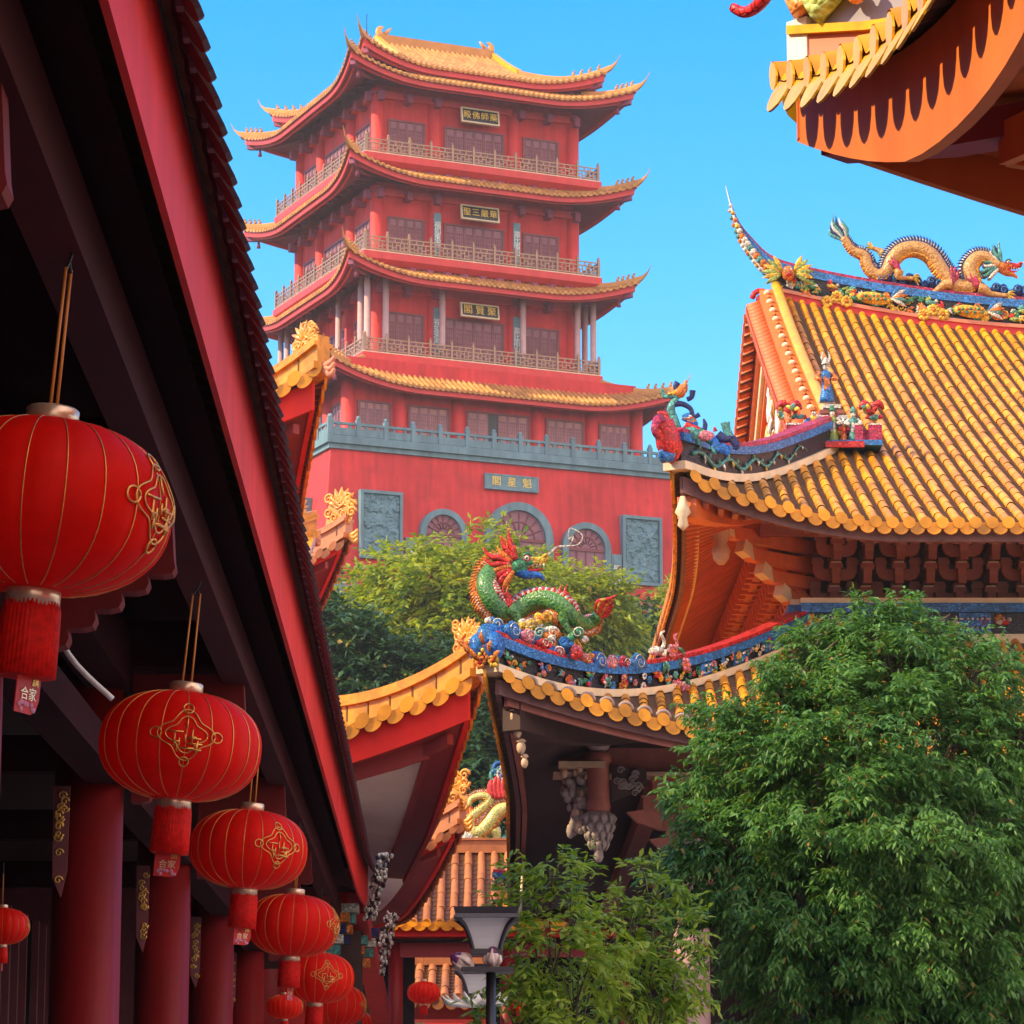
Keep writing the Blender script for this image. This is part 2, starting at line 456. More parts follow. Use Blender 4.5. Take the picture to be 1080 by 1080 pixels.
# ------------------------------------------------------------------ flared Chinese roof
class Roof:
    """roof over a W x D half-size plan; rise(b) height at depth b from the front eave; side slopes run k*b in plan.
    gb: depth of the hip part (front units); gable=True carries the front and back up to the ridge inside the verge."""

    def __init__(self, W, D, z0, rise, L=4.0, F=0.6, Fo=0.3, k=1.0, gb=None, gable=False, p=2.0, ridge_curve=0.0):
        self.W, self.D, self.z0, self.rise, self.L, self.F, self.Fo, self.k, self.gb, self.gable, self.p, self.rc = W, D, z0, rise, L, F, Fo, k, gb, gable, p, ridge_curve
        self.gx = W - gb * k

    def half(self, side):
        return self.W if side in 'FB' else self.D

    def g(self, t):
        t = max(0.0, t)
        return max(0.0, 1 - t / self.L) ** self.p

    def bmax(self, side, a):
        a = abs(a)
        if side in 'FB':
            if self.gable and a <= self.gx + 1e-6:
                return self.D
            return min(self.gb, (self.W - a) / self.k)
        return min(self.gb, self.D - a)

    def pt(self, side, a, b, dz=0.0):
        A = self.half(side); kk = self.k
        ca = (A - abs(a)) / (kk if side in 'FB' else 1.0)
        g = self.g(ca) * self.g(b)
        z = self.z0 + self.rise(b) + self.F * g + dz
        if self.rc and side in 'FB':
            z += self.rc * min(1.3, (a / self.gx) ** 2) * max(0, b / self.D)
        elif self.rc:
            z += self.rc * max(0, b / self.D) * 1.0
        o = self.Fo * g
        sg = 1 if a > 0 else -1
        if side == 'F':
            return V((a + sg * o, -self.D + b - o, z))
        if side == 'B':
            return V((-a - sg * o, self.D - b + o, z))
        if side == 'R':
            return V((self.W - b * kk + o, a + sg * o, z))
        return V((-self.W + b * kk - o, -a - sg * o, z))

    def frame(self, side, a, b):
        P = self.pt(side, a, b)
        la = self.pt(side, a + 0.02, b) - self.pt(side, a - 0.02, b)
        if la.length < 1e-6 or abs(a) < 0.02:
            la = {'F': V((1, 0, 0)), 'B': V((-1, 0, 0)), 'R': V((0, 1, 0)), 'L': V((0, -1, 0))}[side]
        tb = self.pt(side, a, b + 0.03) - self.pt(side, a, b - 0.03)
        la.normalize(); tb.normalize()
        n = la.cross(tb)
        if n.z < 0:
            n = -n
        return P, la, tb, n.normalized()

    def rows(self, side, s):
        A = self.half(side)
        n = int((A - 0.25 * s) / s)
        return [i * s for i in range(-n, n + 1)]

    def tiles(self, mb, side, s=0.25, r=0.07, seg=0.4, n=5, arange=None, mi_b=0, mi_p=1, pan_step=0.0, bcap=None, overhang=0.04):
        for a in self.rows(side, s):
            if arange and not (arange[0] <= a <= arange[1]):
                continue
            bm = self.bmax(side, a)
            if bcap:
                bm = min(bm, bcap)
            if bm > 0.12:
                k = max(1, int(round((bm + overhang) / seg)))
                vs = []
                for i in range(k):
                    jl = random.uniform(-0.07, 0.07) * r; jh = random.uniform(-0.05, 0.06) * r; jr = random.uniform(0.96, 1.04)
                    for e, q in ((0, 1.04), (1, 0.94)):
                        b = -overhang + (bm + overhang) * (i + e) / k
                        P, la, tb, nn = self.frame(side, a, b)
                        for j in range(n):
                            th = pi * j / (n - 1)
                            vs.append(P + la * (jl - r * jr * q * cos(th)) + nn * (jh + r * jr * q * 1.15 * sin(th)))
                fs = []
                for i in range(0, 2 * k - 1, 2):
                    for j in range(n - 1):
                        fs.append((i * n + j, i * n + j + 1, (i + 1) * n + j + 1, (i + 1) * n + j))
                mb.add(vs, fs, mi_b, True)
            # pan to the right of this row
            am = a + s / 2
            if abs(am) > self.half(side) - 0.05:
                continue
            bm = max(self.bmax(side, am), 0.1)
            if bcap:
                bm = min(bm, bcap)
            st = pan_step if pan_step else max(seg, 0.5)
            k = max(1, int(round(bm / st)))
            vs = []; fs = []
            for i in range(k):
                for e, h in ((0, 0.028 if pan_step else 0.004), (1, 0.002)):
                    b = -overhang * 1.3 + (bm + overhang * 1.3) * (i + e) / k
                    for da in (-0.5, 0, 0.5):
                        P = self.pt(side, am + da * s, b)
                        vs.append(P + V((0, 0, h - (0.012 if da == 0 else 0))))
            for i in range(2 * k - 1):
                for j in range(2):
                    fs.append((i * 3 + j, i * 3 + j + 1, (i + 1) * 3 + j + 1, (i + 1) * 3 + j))
            mb.add(vs, fs, mi_p, False)

    def eave_ends(self, mb, side, s, r, mi=0, arange=None, drop=None, mi_d=None, thick=0.03, n=10, tilt=0.0, disc=True):
        out = {'F': V((0, -1, 0)), 'B': V((0, 1, 0)), 'R': V((1, 0, 0)), 'L': V((-1, 0, 0))}[side]
        drop = drop or 2.6 * r
        for a in self.rows(side, s):
            if arange and not (arange[0] <= a <= arange[1]):
                continue
            P, la, tb, nn = self.frame(side, a, 0)
            c = P + nn * (r * 0.15) - tb * 0.05
            vs = []
            for e in (0, 1):
                for j in range(n):
                    th = 2 * pi * j / n
                    vs.append(c + out * (thick * e) + la * (r * 1.22 * cos(th)) + V((0, 0, 1)) * (r * 1.22 * sin(th)))
            fs = [tuple(range(n)), tuple(range(2 * n - 1, n - 1, -1))]
            for j in range(n):
                j2 = (j + 1) % n
                fs.append((j, n + j, n + j2, j2))
            if disc:
                mb.add(vs, fs, mi)
            am = a + s / 2
            if abs(am) > self.half(side) - 0.02:
                continue
            P, la, tb, nn = self.frame(side, am, 0)
            w = s * 0.46
            poly = [(-w, 0.15 * drop), (w, 0.15 * drop), (w * 1.02, -0.25 * drop), (w * 0.97, -0.52 * drop), (w * 0.78, -0.77 * drop), (w * 0.42, -0.93 * drop), (0, -drop), (-w * 0.42, -0.93 * drop), (-w * 0.78, -0.77 * drop), (-w * 0.97, -0.52 * drop), (-w * 1.02, -0.25 * drop)]
            mb.prism(poly, P - tb * 0.03 - V((0, 0, 0.2 * r)), la, V((0, 0, cos(tilt))) - out * sin(tilt), out * (thick * cos(tilt)) + V((0, 0, thick * sin(tilt))), mi if mi_d is None else mi_d)

    def line(self, side, b, n=24, dz=0.0, a0=None, a1=None):
        A = self.half(side) - (b * self.k if side in 'FB' else b)
        lo = -A if a0 is None else max(-A, a0)
        hi = A if a1 is None else min(A, a1)
        return [self.pt(side, lo + (hi - lo) * i / n, b, dz) for i in range(n + 1)]

    def fascia(self, mb, side, b, h, t=0.06, dz=0.0, mi=0, n=24, a0=None, a1=None):
        mb.sweep(self.line(side, b, n, dz, a0, a1), [(-t / 2, 0), (t / 2, 0), (t / 2, -h), (-t / 2, -h)], mi)

    def soffit(self, mb, side, b0, b1, dz0, dz1, mi=0, n=24, m=3, a0=None, a1=None):
        vs = []
        for i in range(m + 1):
            t = i / m; b = b0 + (b1 - b0) * t; dz = dz0 + (dz1 - dz0) * t
            vs += self.line(side, b, n, dz, a0, a1)
        fs = []
        for i in range(m):
            for j in range(n):
                q = i * (n + 1) + j
                fs.append((q, q + 1, q + n + 2, q + n + 1))
        mb.add(vs, fs, mi, True)

    def hip(self, corner, b0, b1, n=12, dz=0.0):
        """corner 'FL','FR','BL','BR': hip line from eave inward"""
        side = corner[0]
        sg = {'FL': -1, 'FR': 1, 'BL': 1, 'BR': -1}[corner]
        return [self.pt(side, sg * (self.W - (b0 + (b1 - b0) * i / n) * self.k), b0 + (b1 - b0) * i / n, dz) for i in range(n + 1)]


def sp(prof_w, z0, z1):
    return [(-prof_w, z0), (prof_w, z0), (prof_w, z1), (-prof_w, z1)]


# ------------------------------------------------------------------ small ornaments
def spiral(mb, c, ux, uy, r, turns, rad, mi, n=26, flip=1, nn=5):
    c = V(c); ux = V(ux); uy = V(uy)
    path = []
    for i in range(n):
        t = i / (n - 1); a = turns * 2 * pi * t * flip
        q = r * (1 - 0.9 * t)
        path.append(c + ux * (q * cos(a)) + uy * (q * sin(a)))
    mb.tube(path, lerp_list([rad, rad * 0.7], n), nn, mi)


def rosette(mb, c, ux, uy, nrm, r, mi, mi2, petals=6):
    c = V(c); nrm = V(nrm)
    for k in range(petals):
        a = 2 * pi * k / petals
        p = c + V(ux) * (r * 0.6 * cos(a)) + V(uy) * (r * 0.6 * sin(a))
        mb.ell(p, (r * 0.42, r * 0.42, r * 0.25), mi, 6, 4, (V(ux), V(uy), nrm))
    mb.ell(c + nrm * (r * 0.12), (r * 0.34, r * 0.34, r * 0.25), mi2, 6, 4, (V(ux), V(uy), nrm))


def leaf_orn(mb, c, d, nrm, l, w, mi):
    c = V(c); d = V(d).normalized(); nrm = V(nrm)
    path = [c + d * (l * t) + nrm * (0.15 * l * sin(pi * t)) for t in (0, 0.25, 0.55, 0.8, 1)]
    mb.tube(path, [w * 0.2, w * 0.8, w, w * 0.6, w * 0.05], 6, mi, flat=0.35, ref=nrm)


def relief_band(mb, path, h0, h1, nrm, rnd, dens=7.0, cols=('red', 'yellow', 'green', 'white', 'teal', 'orange'), off=0.0, size=1.0):
    """flowers, leaves, scrolls and little birds scattered along a band above a path"""
    nrm = V(nrm)
    for i in range(len(path) - 1):
        a, b = V(path[i]), V(path[i + 1])
        L = (b - a).length; t = (b - a).normalized(); up = V((0, 0, 1))
        cnt = L * dens
        k = int(cnt) + (1 if rnd.random() < cnt - int(cnt) else 0)
        for _ in range(k):
            u = rnd.random(); hh = h0 + (h1 - h0) * rnd.uniform(0.2, 0.8)
            c = a + t * (L * u) + up * hh + nrm * off
            q = (h1 - h0) * size
            c1 = PI[rnd.choice(cols)]; c2 = PI[rnd.choice(cols)]
            kind = rnd.random()
            if kind < 0.34:
                rosette(mb, c, t, up, nrm, q * rnd.uniform(0.16, 0.26), c1, c2, rnd.choice((5, 6, 7)))
            elif kind < 0.7:
                an = rnd.uniform(0, 2 * pi)
                for z in range(3):
                    leaf_orn(mb, c, t * cos(an + z * 0.7) + up * sin(an + z * 0.7), nrm, q * rnd.uniform(0.25, 0.45), q * 0.07, c1)
            elif kind < 0.9:
                spiral(mb, c, t, up, q * rnd.uniform(0.14, 0.24), 1.6, q * 0.045, c1, 16, rnd.choice((-1, 1)), 4)
            else:
                mb.ell(c, (q * 0.3, q * 0.13, q * 0.12), c1, 7, 5, (t, up, nrm))
                for z in (0.5, 0.9, 1.3):
                    leaf_orn(mb, c, t * -cos(z) + up * sin(z), nrm, q * 0.4, q * 0.06, c2)
                mb.ell(c + t * (q * 0.28) + up * (q * 0.12), q * 0.09, PI['white'], 6, 4)


# ------------------------------------------------------------------ dragons
def dragon(root, pts, radii, head_dir, hs, mats, legs, N=V((0, -1, 0)), fin_sign=1, tail_cols=('teal', 'navy', 'white'), mane='teal', fin='navy', belly_sign=None, spike=0.9, head_up=V((0, 0, 1)), horn='magenta', snout='orange', jaw='blue', tail_len=1.0):
    """snaky roof dragon in the plane facing N. pts: tail -> neck world points."""
    N = V(N).normalized()
    path = cr(pts, 7); n = len(path); rr = lerp_list(radii, n)
    body = MB(); body.tube(path, rr, 12, 0)
    fins = MB(); bel = MB()
    bpath = []; br = []
    for i in range(n):
        t = (path[min(i + 1, n - 1)] - path[max(i - 1, 0)]).normalized()
        up = t.cross(N) * fin_sign
        bpath.append(path[i] - up * (rr[i] * 0.35) + N * (rr[i] * 0.05)); br.append(rr[i] * 0.8)
        # stripes on the belly
        if i % 1 == 0 and 2 < i < n - 1:
            bel.tube([path[i] - up * (rr[i] * 0.72) - N * (rr[i] * 0.75), path[i] - up * (rr[i] * 1.08), path[i] - up * (rr[i] * 0.72) + N * (rr[i] * 0.75)], rr[i] * 0.22, 5, 1 if i % 2 else 0)
        if i < n - 2:
            for sub in (0.0, 0.5):
                p = path[i].lerp(path[i + 1], sub)
                base = p + up * (rr[i] * 0.9)
                hgt = rr[i] * spike * (1.0 if sub == 0 else 0.75)
                fins.tube([base - up * rr[i] * 0.1, base + up * (hgt * 0.6) - t * (hgt * 0.2), base + up * hgt - t * (hgt * 0.5)], [rr[i] * 0.28, rr[i] * 0.16, rr[i] * 0.02], 4, 1 if sub else 0, flat=0.5, ref=N)
            fins.tube([path[i] + up * rr[i] * 0.93, path[i + 1] + up * rr[i + 1] * 0.93], [rr[i] * 0.26, rr[i + 1] * 0.26], 6, 0)
    bo = body.build('body', mats['body'], root)
    bel.build('belly_plates', [mats['belly'], mats['belly2']], bo)
    fins.build('back_fin', [PAL[PI[fin]], PAL[PI['white']]], root)
    # tail flame
    tl = MB()
    t0 = (path[0] - path[3]).normalized(); u0 = t0.cross(N)
    R = radii[0]
    for q, c in enumerate((tail_cols * 3)[:7]):
        sp_ = (q - 3) / 3
        L = R * 7 * tail_len * (1 - 0.35 * abs(sp_))
        pp = [path[0] - t0 * R * 0.6 + u0 * (sp_ * R * 0.5), path[0] + t0 * (L * 0.3) + u0 * (sp_ * R * 1.9), path[0] + t0 * (L * 0.65) + u0 * (sp_ * R * 2.2 - R * 0.3), path[0] + t0 * L + u0 * (sp_ * R * 1.2 + R * 0.9)]
        tl.tube(cr(pp, 4), lerp_list([R * 0.35, R * 0.55, R * 0.42, R * 0.03], 13), 6, PI[c], flat=0.5, ref=N)
    tl.build('tail_flame', PAL, root)
    # head
    hd = V(head_dir).normalized(); hu = head_up - hd * head_up.dot(hd); hu.normalize()
    hc = path[-1] + hd * hs * 0.2
    ax = (hd, N, hu)
    H = MB()
    H.ell(hc, (hs * 0.55, hs * 0.42, hs * 0.42), 0, 12, 8, ax)
    H.ell(hc + hd * hs * 0.45 + hu * hs * 0.16, (hs * 0.42, hs * 0.34, hs * 0.2), 0, 12, 7, ax)
    # upper snout curling up at the nose
    H.tube(cr([hc + hd * hs * 0.3 + hu * hs * 0.12, hc + hd * hs * 0.75 + hu * hs * 0.2, hc + hd * hs * 1.15 + hu * hs * 0.26, hc + hd * hs * 1.38 + hu * hs * 0.42], 4), lerp_list([hs * 0.30, hs * 0.25, hs * 0.19, hs * 0.14], 13), 9, 1, flat=0.9, ref=N)
    H.ell(hc + hd * hs * 1.33 + hu * hs * 0.47, (hs * 0.16, hs * 0.24, hs * 0.13), 1, 8, 6, ax)
    # teeth
    for q in range(5):
        for sgn in (-1, 1):
            b = hc + hd * hs * (0.55 + 0.17 * q) + hu * hs * 0.02 + N * (sgn * hs * 0.16)
            H.tube([b + hu * hs * 0.06, b - hu * hs * 0.12], [hs * 0.045, hs * 0.005], 5, 2)
    ho = H.build('head', [mats['head'], PAL[PI[snout]], PAL[PI['white']]], root)
    J = MB()
    J.tube(cr([hc - hu * hs * 0.15, hc + hd * hs * 0.45 - hu * hs * 0.38, hc + hd * hs * 0.95 - hu * hs * 0.42, hc + hd * hs * 1.25 - hu * hs * 0.62], 4), lerp_list([hs * 0.3, hs * 0.22, hs * 0.16, hs * 0.06], 13), 8, 0, flat=1.2, ref=N)
    J.tube(cr([hc + hd * hs * 0.3 - hu * hs * 0.15, hc + hd * hs * 0.8 - hu * hs * 0.2, hc + hd * hs * 1.2 - hu * hs * 0.12], 4), lerp_list([hs * 0.12, hs * 0.1, hs * 0.02], 9), 6, 1)
    J.build('jaw', [PAL[PI[jaw]], PAL[PI['red']]], ho)
    for sgn in (-1, 1):
        E_ = MB(); c = hc + hd * hs * 0.45 + hu * hs * 0.33 + N * (sgn * hs * 0.27)
        E_.ell(c, hs * 0.17, 0, 9, 6); E_.ell(c + N * (sgn * hs * 0.07), hs * 0.125, 1, 9, 6); E_.ell(c + N * (sgn * hs * 0.145), hs * 0.065, 2, 8, 5)
        E_.tube(cr([c + hu * hs * 0.1 - hd * hs * 0.22, c + hu * hs * 0.22, c + hu * hs * 0.14 + hd * hs * 0.25], 3), lerp_list([hs * 0.03, hs * 0.08, hs * 0.03], 7), 6, 3)
        E_.build('eye', [PAL[PI['red']], PAL[PI['white']], PAL[PI['ink']], PAL[PI['green']]], ho)
        K = MB()
        b = hc - hd * hs * 0.1 + hu * hs * 0.34 + N * (sgn * hs * 0.2)
        K.tube(cr([b, b - hd * hs * 0.35 + hu * hs * 0.45, b - hd * hs * 0.4 + hu * hs * 0.85, b - hd * hs * 0.7 + hu * hs * 1.15], 4), lerp_list([hs * 0.12, hs * 0.1, hs * 0.07, hs * 0.01], 13), 6, 0)
        K.tube(cr([b - hd * hs * 0.33 + hu * hs * 0.4, b - hd * hs * 0.1 + hu * hs * 0.7, b - hd * hs * 0.15 + hu * hs * 0.95], 3), lerp_list([hs * 0.07, hs * 0.05, hs * 0.01], 7), 5, 0)
        K.build('horn', PAL[PI[horn]], ho)
        Wk = MB()
        b = hc + hd * hs * 1.35 + hu * hs * 0.42 + N * (sgn * hs * 0.14)
        Wk.tube(cr([b, b + hd * hs * 0.5 + hu * hs * 0.45, b + hd * hs * (1.25 + 0.2 * sgn) + hu * hs * 0.5, b + hd * hs * (1.5 + 0.2 * sgn) + hu * hs * 0.95, b + hd * hs * 1.15 + hu * hs * (1.1 + 0.2 * sgn), b + hd * hs * 1.05 + hu * hs * 0.8], 5), hs * 0.028, 5, 0)
        Wk.build('whisker', PAL[PI['white']], ho)
    mn = MB()
    for q in range(9):
        for sgn in (-1, 0.3, 1):
            a = -0.9 + q * 0.28
            d = -hd * cos(a) + hu * sin(a)
            b = hc + d * hs * 0.3 + N * (sgn * hs * 0.3)
            L = hs * (1.0 + 0.25 * ((q * 7) % 3))
            mn.tube(cr([b, b + d * L * 0.45 - hu * L * 0.05, b + d * L * 0.75 - hu * L * 0.14, b + d * L + hu * L * 0.06], 3), lerp_list([hs * 0.12, hs * 0.16, hs * 0.11, hs * 0.01], 10), 5, PI[mane] if q % 3 else PI['white' if mane != 'red' else 'orange'], flat=0.6, ref=N)
    mn.build('mane', PAL, ho)
    # legs: list of (hip, knee, foot, flame?)
    for (hip, knee, foot, rad) in legs:
        G = MB(); hip = V(hip); knee = V(knee); foot = V(foot)
        G.tube(cr([hip, hip.lerp(knee, 0.5) + V((0, 0, rad * 0.3)), knee, knee.lerp(foot, 0.6), foot], 4), lerp_list([rad * 1.25, rad * 1.2, rad * 0.75, rad * 0.55, rad * 0.6], 17), 8, 0)
        fd = (foot - knee).normalized()
        sd = fd.cross(N)
        for q in (-1.2, -0.4, 0.4, 1.2):
            d = (fd * 0.9 + sd * q * 0.7).normalized()
            G.tube(cr([foot, foot + d * rad * 1.2 + V((0, 0, rad * 0.25)), foot + d * rad * 2.2 - V((0, 0, rad * 0.25))], 3), lerp_list([rad * 0.4, rad * 0.32, rad * 0.05], 7), 5, 1)
        for q in range(3):
            d = (V((0, 0, 1)) * 0.9 - fd * 0.5 + sd * (0.4 * q - 0.4)).normalized()
            G.tube(cr([hip, hip + d * rad * 2.2, hip + d * rad * 3.2 + sd * rad * 0.5, hip + d * rad * 4.2], 3), lerp_list([rad * 0.6, rad * 0.5, rad * 0.3, rad * 0.03], 10), 5, 2, flat=0.6, ref=N)
        G.build('leg', [mats['body'], mats['claw'], mats['flame']], root)
# ================================================================== the red pagoda on the hill
TX, TY, TPSI = -3.66, 147.0, radians(24.2)
TM = Matrix.Translation(V((TX, TY, 0))) @ Matrix.Rotation(TPSI, 4, 'Z')
tower = thing('pagoda_tower', 'tall red square pagoda tower with stacked upturned gold roofs on the hill', 'tower', (TX, TY, 24.0), TPSI)


def tb():
    return MB(TM)


def hb(z):
    return 8.3 + 0.55 * (31.1 - z) / 6.6


def side_frames(h):
    """(origin, ux, out) of the four faces of a square of half size h"""
    return [(V((0, -h, 0)), V((1, 0, 0)), V((0, -1, 0))), (V((h, 0, 0)), V((0, 1, 0)), V((1, 0, 0))),
            (V((0, h, 0)), V((-1, 0, 0)), V((0, 1, 0))), (V((-h, 0, 0)), V((0, -1, 0)), V((-1, 0, 0)))]


def fbox(mb, fr, u0, u1, d0, d1, z0, z1, mi=0):
    """box on a face: u along, d outward"""
    o, ux, ou = fr
    c = o + ux * ((u0 + u1) / 2) + ou * ((d0 + d1) / 2); c.z = (z0 + z1) / 2
    mb.obox(c, ux * (abs(u1 - u0) / 2), ou * (abs(d1 - d0) / 2), V((0, 0, (z1 - z0) / 2)), mi)


UP = V((0, 0, 1))
# base
b = tb(); b.frustum(hb(18.0), hb(31.1), 18.0, 31.1); b.build('base_wall', MT['red_wall'], tower)
b = tb(); b.frustum(8.42, 8.42, 31.1, 31.32); b.frustum(8.55, 8.55, 31.32, 31.6); b.frustum(8.47, 8.47, 31.6, 31.68)
b.build('terrace_ledge', MT['stone'], tower)


def stone_rail(fr, half, z0, z1, step, root, mt, name='stone_railing'):
    mb = tb()
    n = int(round(2 * half / step))
    for i in range(n + 1):
        u = -half + 2 * half * i / n
        fbox(mb, fr, u - 0.1, u + 0.1, -0.22, -0.02, z0, z1 + 0.16)
        o, ux, ou = fr
        mb.ell(o + ux * u - ou * 0.12 + UP * (z1 + 0.22), (0.1, 0.1, 0.12), 0, 8, 5)
        if i < n:
            u1 = -half + 2 * half * (i + 1) / n
            fbox(mb, fr, u + 0.1, u1 - 0.1, -0.17, -0.07, z0 + 0.02, z0 + (z1 - z0) * 0.58)
            fbox(mb, fr, u + 0.1, u1 - 0.1, -0.19, -0.05, z0 + (z1 - z0) * 0.82, z1)
            for q in (0.3, 0.7):
                uu = u + (u1 - u) * q
                fbox(mb, fr, uu - 0.07, uu + 0.07, -0.16, -0.08, z0 + (z1 - z0) * 0.58, z0 + (z1 - z0) * 0.82)
    mb.build(name, mt, root)


for fr in side_frames(8.5):
    stone_rail(fr, 8.35, 31.68, 32.28, 1.3, tower, MT['stone'])

# arches, doors, reliefs, plaque on the front; a window and relief on the left
fr0 = side_frames(hb(26.7))[0]


def arch(uc, hw, ztop, hwi, root, fr):
    o, ux, ou = fr
    zs = ztop - hw
    mb = tb()
    n = 18; vs = []; fs = []
    pts_o = [(hw, 19.0)] + [(hw * cos(pi * i / n), zs + hw * sin(pi * i / n)) for i in range(n + 1)] + [(-hw, 19.0)]
    pts_i = [(hwi, 19.0)] + [(hwi * cos(pi * i / n), zs + hwi * sin(pi * i / n)) for i in range(n + 1)] + [(-hwi, 19.0)]
    k = len(pts_o)
    for d in (-0.4, 0.22):
        for P in (pts_o, pts_i):
            for (u, z) in P:
                vs.append(o + ux * (uc + u) + ou * d + UP * z)
    for i in range(k - 1):
        A, B, C, D = 0 * k, 1 * k, 2 * k, 3 * k
        fs += [(C + i, C + i + 1, D + i + 1, D + i), (A + i, C + i, C + i + 1, A + i + 1)[::-1], (B + i, B + i + 1, D + i + 1, D + i)[::-1]]
    mb.add(vs, fs, 0)
    fa = mb.build('arch_surround', MT['stone'], root)
    mb = tb()
    hw2 = hwi + 0.05
    poly = [(uc + hw2, 19.0)] + [(uc + hw2 * cos(pi * i / n), zs + hw2 * sin(pi * i / n)) for i in range(n + 1)] + [(uc - hw2, 19.0)]
    mb.prism(poly, o + ou * 0.02, ux, UP, ou * 0.04, 0)
    # ribs and panel lines on the door
    for q in (-0.5, 0, 0.5):
        mb.box(0, 0, 0, 0, 0, 0) if False else fbox(mb, fr, uc + q * hwi - 0.03, uc + q * hwi + 0.03, 0.06, 0.1, 20, zs - 0.05, 1)
    fbox(mb, fr, uc - hwi, uc + hwi, 0.06, 0.12, zs - 0.12, zs + 0.02, 1)
    for i in range(1, 8):
        a = pi * i / 8
        p0 = o + ux * (uc + 0.25 * hwi * cos(a)) + ou * 0.08 + UP * (zs + 0.25 * hwi * sin(a))
        p1 = o + ux * (uc + 0.92 * hwi * cos(a)) + ou * 0.08 + UP * (zs + 0.92 * hwi * sin(a))
        mb.tube([p0, p1], 0.03, 5, 1)
    ring = [o + ux * (uc + 0.6 * hwi * cos(pi * i / 16)) + ou * 0.08 + UP * (zs + 0.6 * hwi * sin(pi * i / 16)) for i in range(17)]
    mb.tube(ring, 0.03, 5, 1)
    mb.build('arch_door', [MT['door_wood'], MT['frame_wood']], fa)


arch(-3.2, 1.1, 28.74, 0.84, tower, fr0)
arch(0.42, 1.62, 29.33, 1.26, tower, fr0)
arch(3.68, 1.18, 28.68, 0.9, tower, fr0)


def relief_panel(u0, u1, z0, z1, root, fr, seed):
    mb = tb()
    for (a, b2, c, d) in ((u0, u0 + 0.14, z0, z1), (u1 - 0.14, u1, z0, z1), (u0 + 0.14, u1 - 0.14, z0, z0 + 0.14), (u0 + 0.14, u1 - 0.14, z1 - 0.14, z1)):
        fbox(mb, fr, a, b2, -0.35, 0.16, c, d)
    pa = mb.build('relief_panel_frame', MT['stone'], root)
    mb = tb(); o, ux, ou = fr
    nu, nz = 40, 64; vs = []; fs = []
    for j in range(nz + 1):
        for i in range(nu + 1):
            u = u0 + 0.13 + (u1 - u0 - 0.26) * i / nu; z = z0 + 0.13 + (z1 - z0 - 0.26) * j / nz
            q = V((u * 1.3 + seed, z * 1.3, seed * 0.7))
            h = 0.10 * abs(noise.noise(q * 1.1)) + 0.09 * (noise.noise(q * 2.6) > 0.05) * (0.4 + abs(noise.noise(q * 5))) + 0.03 * noise.noise(q * 9)
            if i in (0, nu) or j in (0, nz):
                h = 0
            vs.append(o + ux * u + ou * (0.03 + h) + UP * z)
    for j in range(nz):
        for i in range(nu):
            q = j * (nu + 1) + i
            fs.append((q, q + 1, q + nu + 2, q + nu + 1))
    mb.add(vs, fs, 0, False)
    mb.build('carved_relief', MT['stone_relief'], pa)


frr = side_frames(hb(26.3))[0]
relief_panel(-7.1, -5.13, 26.3, 29.3, tower, frr, 3.1)
relief_panel(5.46, 7.42, 26.05, 29.18, tower, frr, 8.7)
frl = side_frames(hb(26.3))[3]
relief_panel(4.5, 6.6, 26.2, 29.2, tower, frl, 5.0)
relief_panel(-6.6, -4.6, 26.2, 29.2, tower, frl, 1.0)

# calligraphy couplets beside the arches
for (u0, u1, word) in ((4.92, 5.4, '學海無涯'), (-4.98, -4.42, '書山有路')):
    mb = tb(); fbox(mb, fr0, u0, u1, -0.3, 0.16, 24.6, 27.35); fbox(mb, fr0, u0 + 0.09, u1 - 0.09, 0.16, 0.19, 24.8, 27.25, 1)
    cp = mb.build('couplet_panel', [MT['stone'], MT['stone_relief']], tower)
    o, ux, ou = fr0
    Mx = TM @ Matrix.Translation(o + ux * ((u0 + u1) / 2) + ou * 0.2 + UP * 26.1) @ Matrix.Rotation(pi / 2, 4, 'X')
    text(word, 0.42, Mx, MT['white'], 'couplet_lettering', cp, vertical=True)


def sign(u0, u1, z0, z1, word, fr, root, size, mats, tilt=0.0, d=0.15, spacing=None):
    """name board: frame, black field, gold characters"""
    o, ux, ou = fr
    uc = (u0 + u1) / 2; zc = (z0 + z1) / 2
    Mx = TM @ Matrix.Translation(o + ux * uc + ou * d + UP * zc) @ Matrix.Rotation(tilt, 4, 'X')
    w = (u1 - u0) / 2; h = (z1 - z0) / 2; f = 0.07
    mb = MB(Mx)
    mb.box(-w + f, w - f, -0.05, 0.02, -h + f, h - f, 1)
    mb.box(-w, w, -0.07, 0.06, h - f, h, 0); mb.box(-w, w, -0.07, 0.06, -h, -h + f, 0)
    mb.box(-w, -w + f, -0.07, 0.06, -h + f, h - f, 0); mb.box(w - f, w, -0.07, 0.06, -h + f, h - f, 0)
    sb = mb.build('name_board', [mats[0], mats[1]], root)
    n = len(word)
    sp_ = spacing or (2 * w - 2 * f) / n
    for i, ch in enumerate(word):
        x = (i - (n - 1) / 2) * sp_
        text(ch, size, Mx @ Matrix.Translation(V((x, -0.056, 0))) @ Matrix.Rotation(pi / 2, 4, 'X'), mats[2], 'board_lettering', sb, 0.012)


sign(-1.13, 1.46, 29.88, 30.58, '閣星魁', side_frames(hb(30.2))[0], tower, 0.46, (MT['stone'], MT['stone_relief'], MT['gold_text']), 0, 0.12, 0.74)


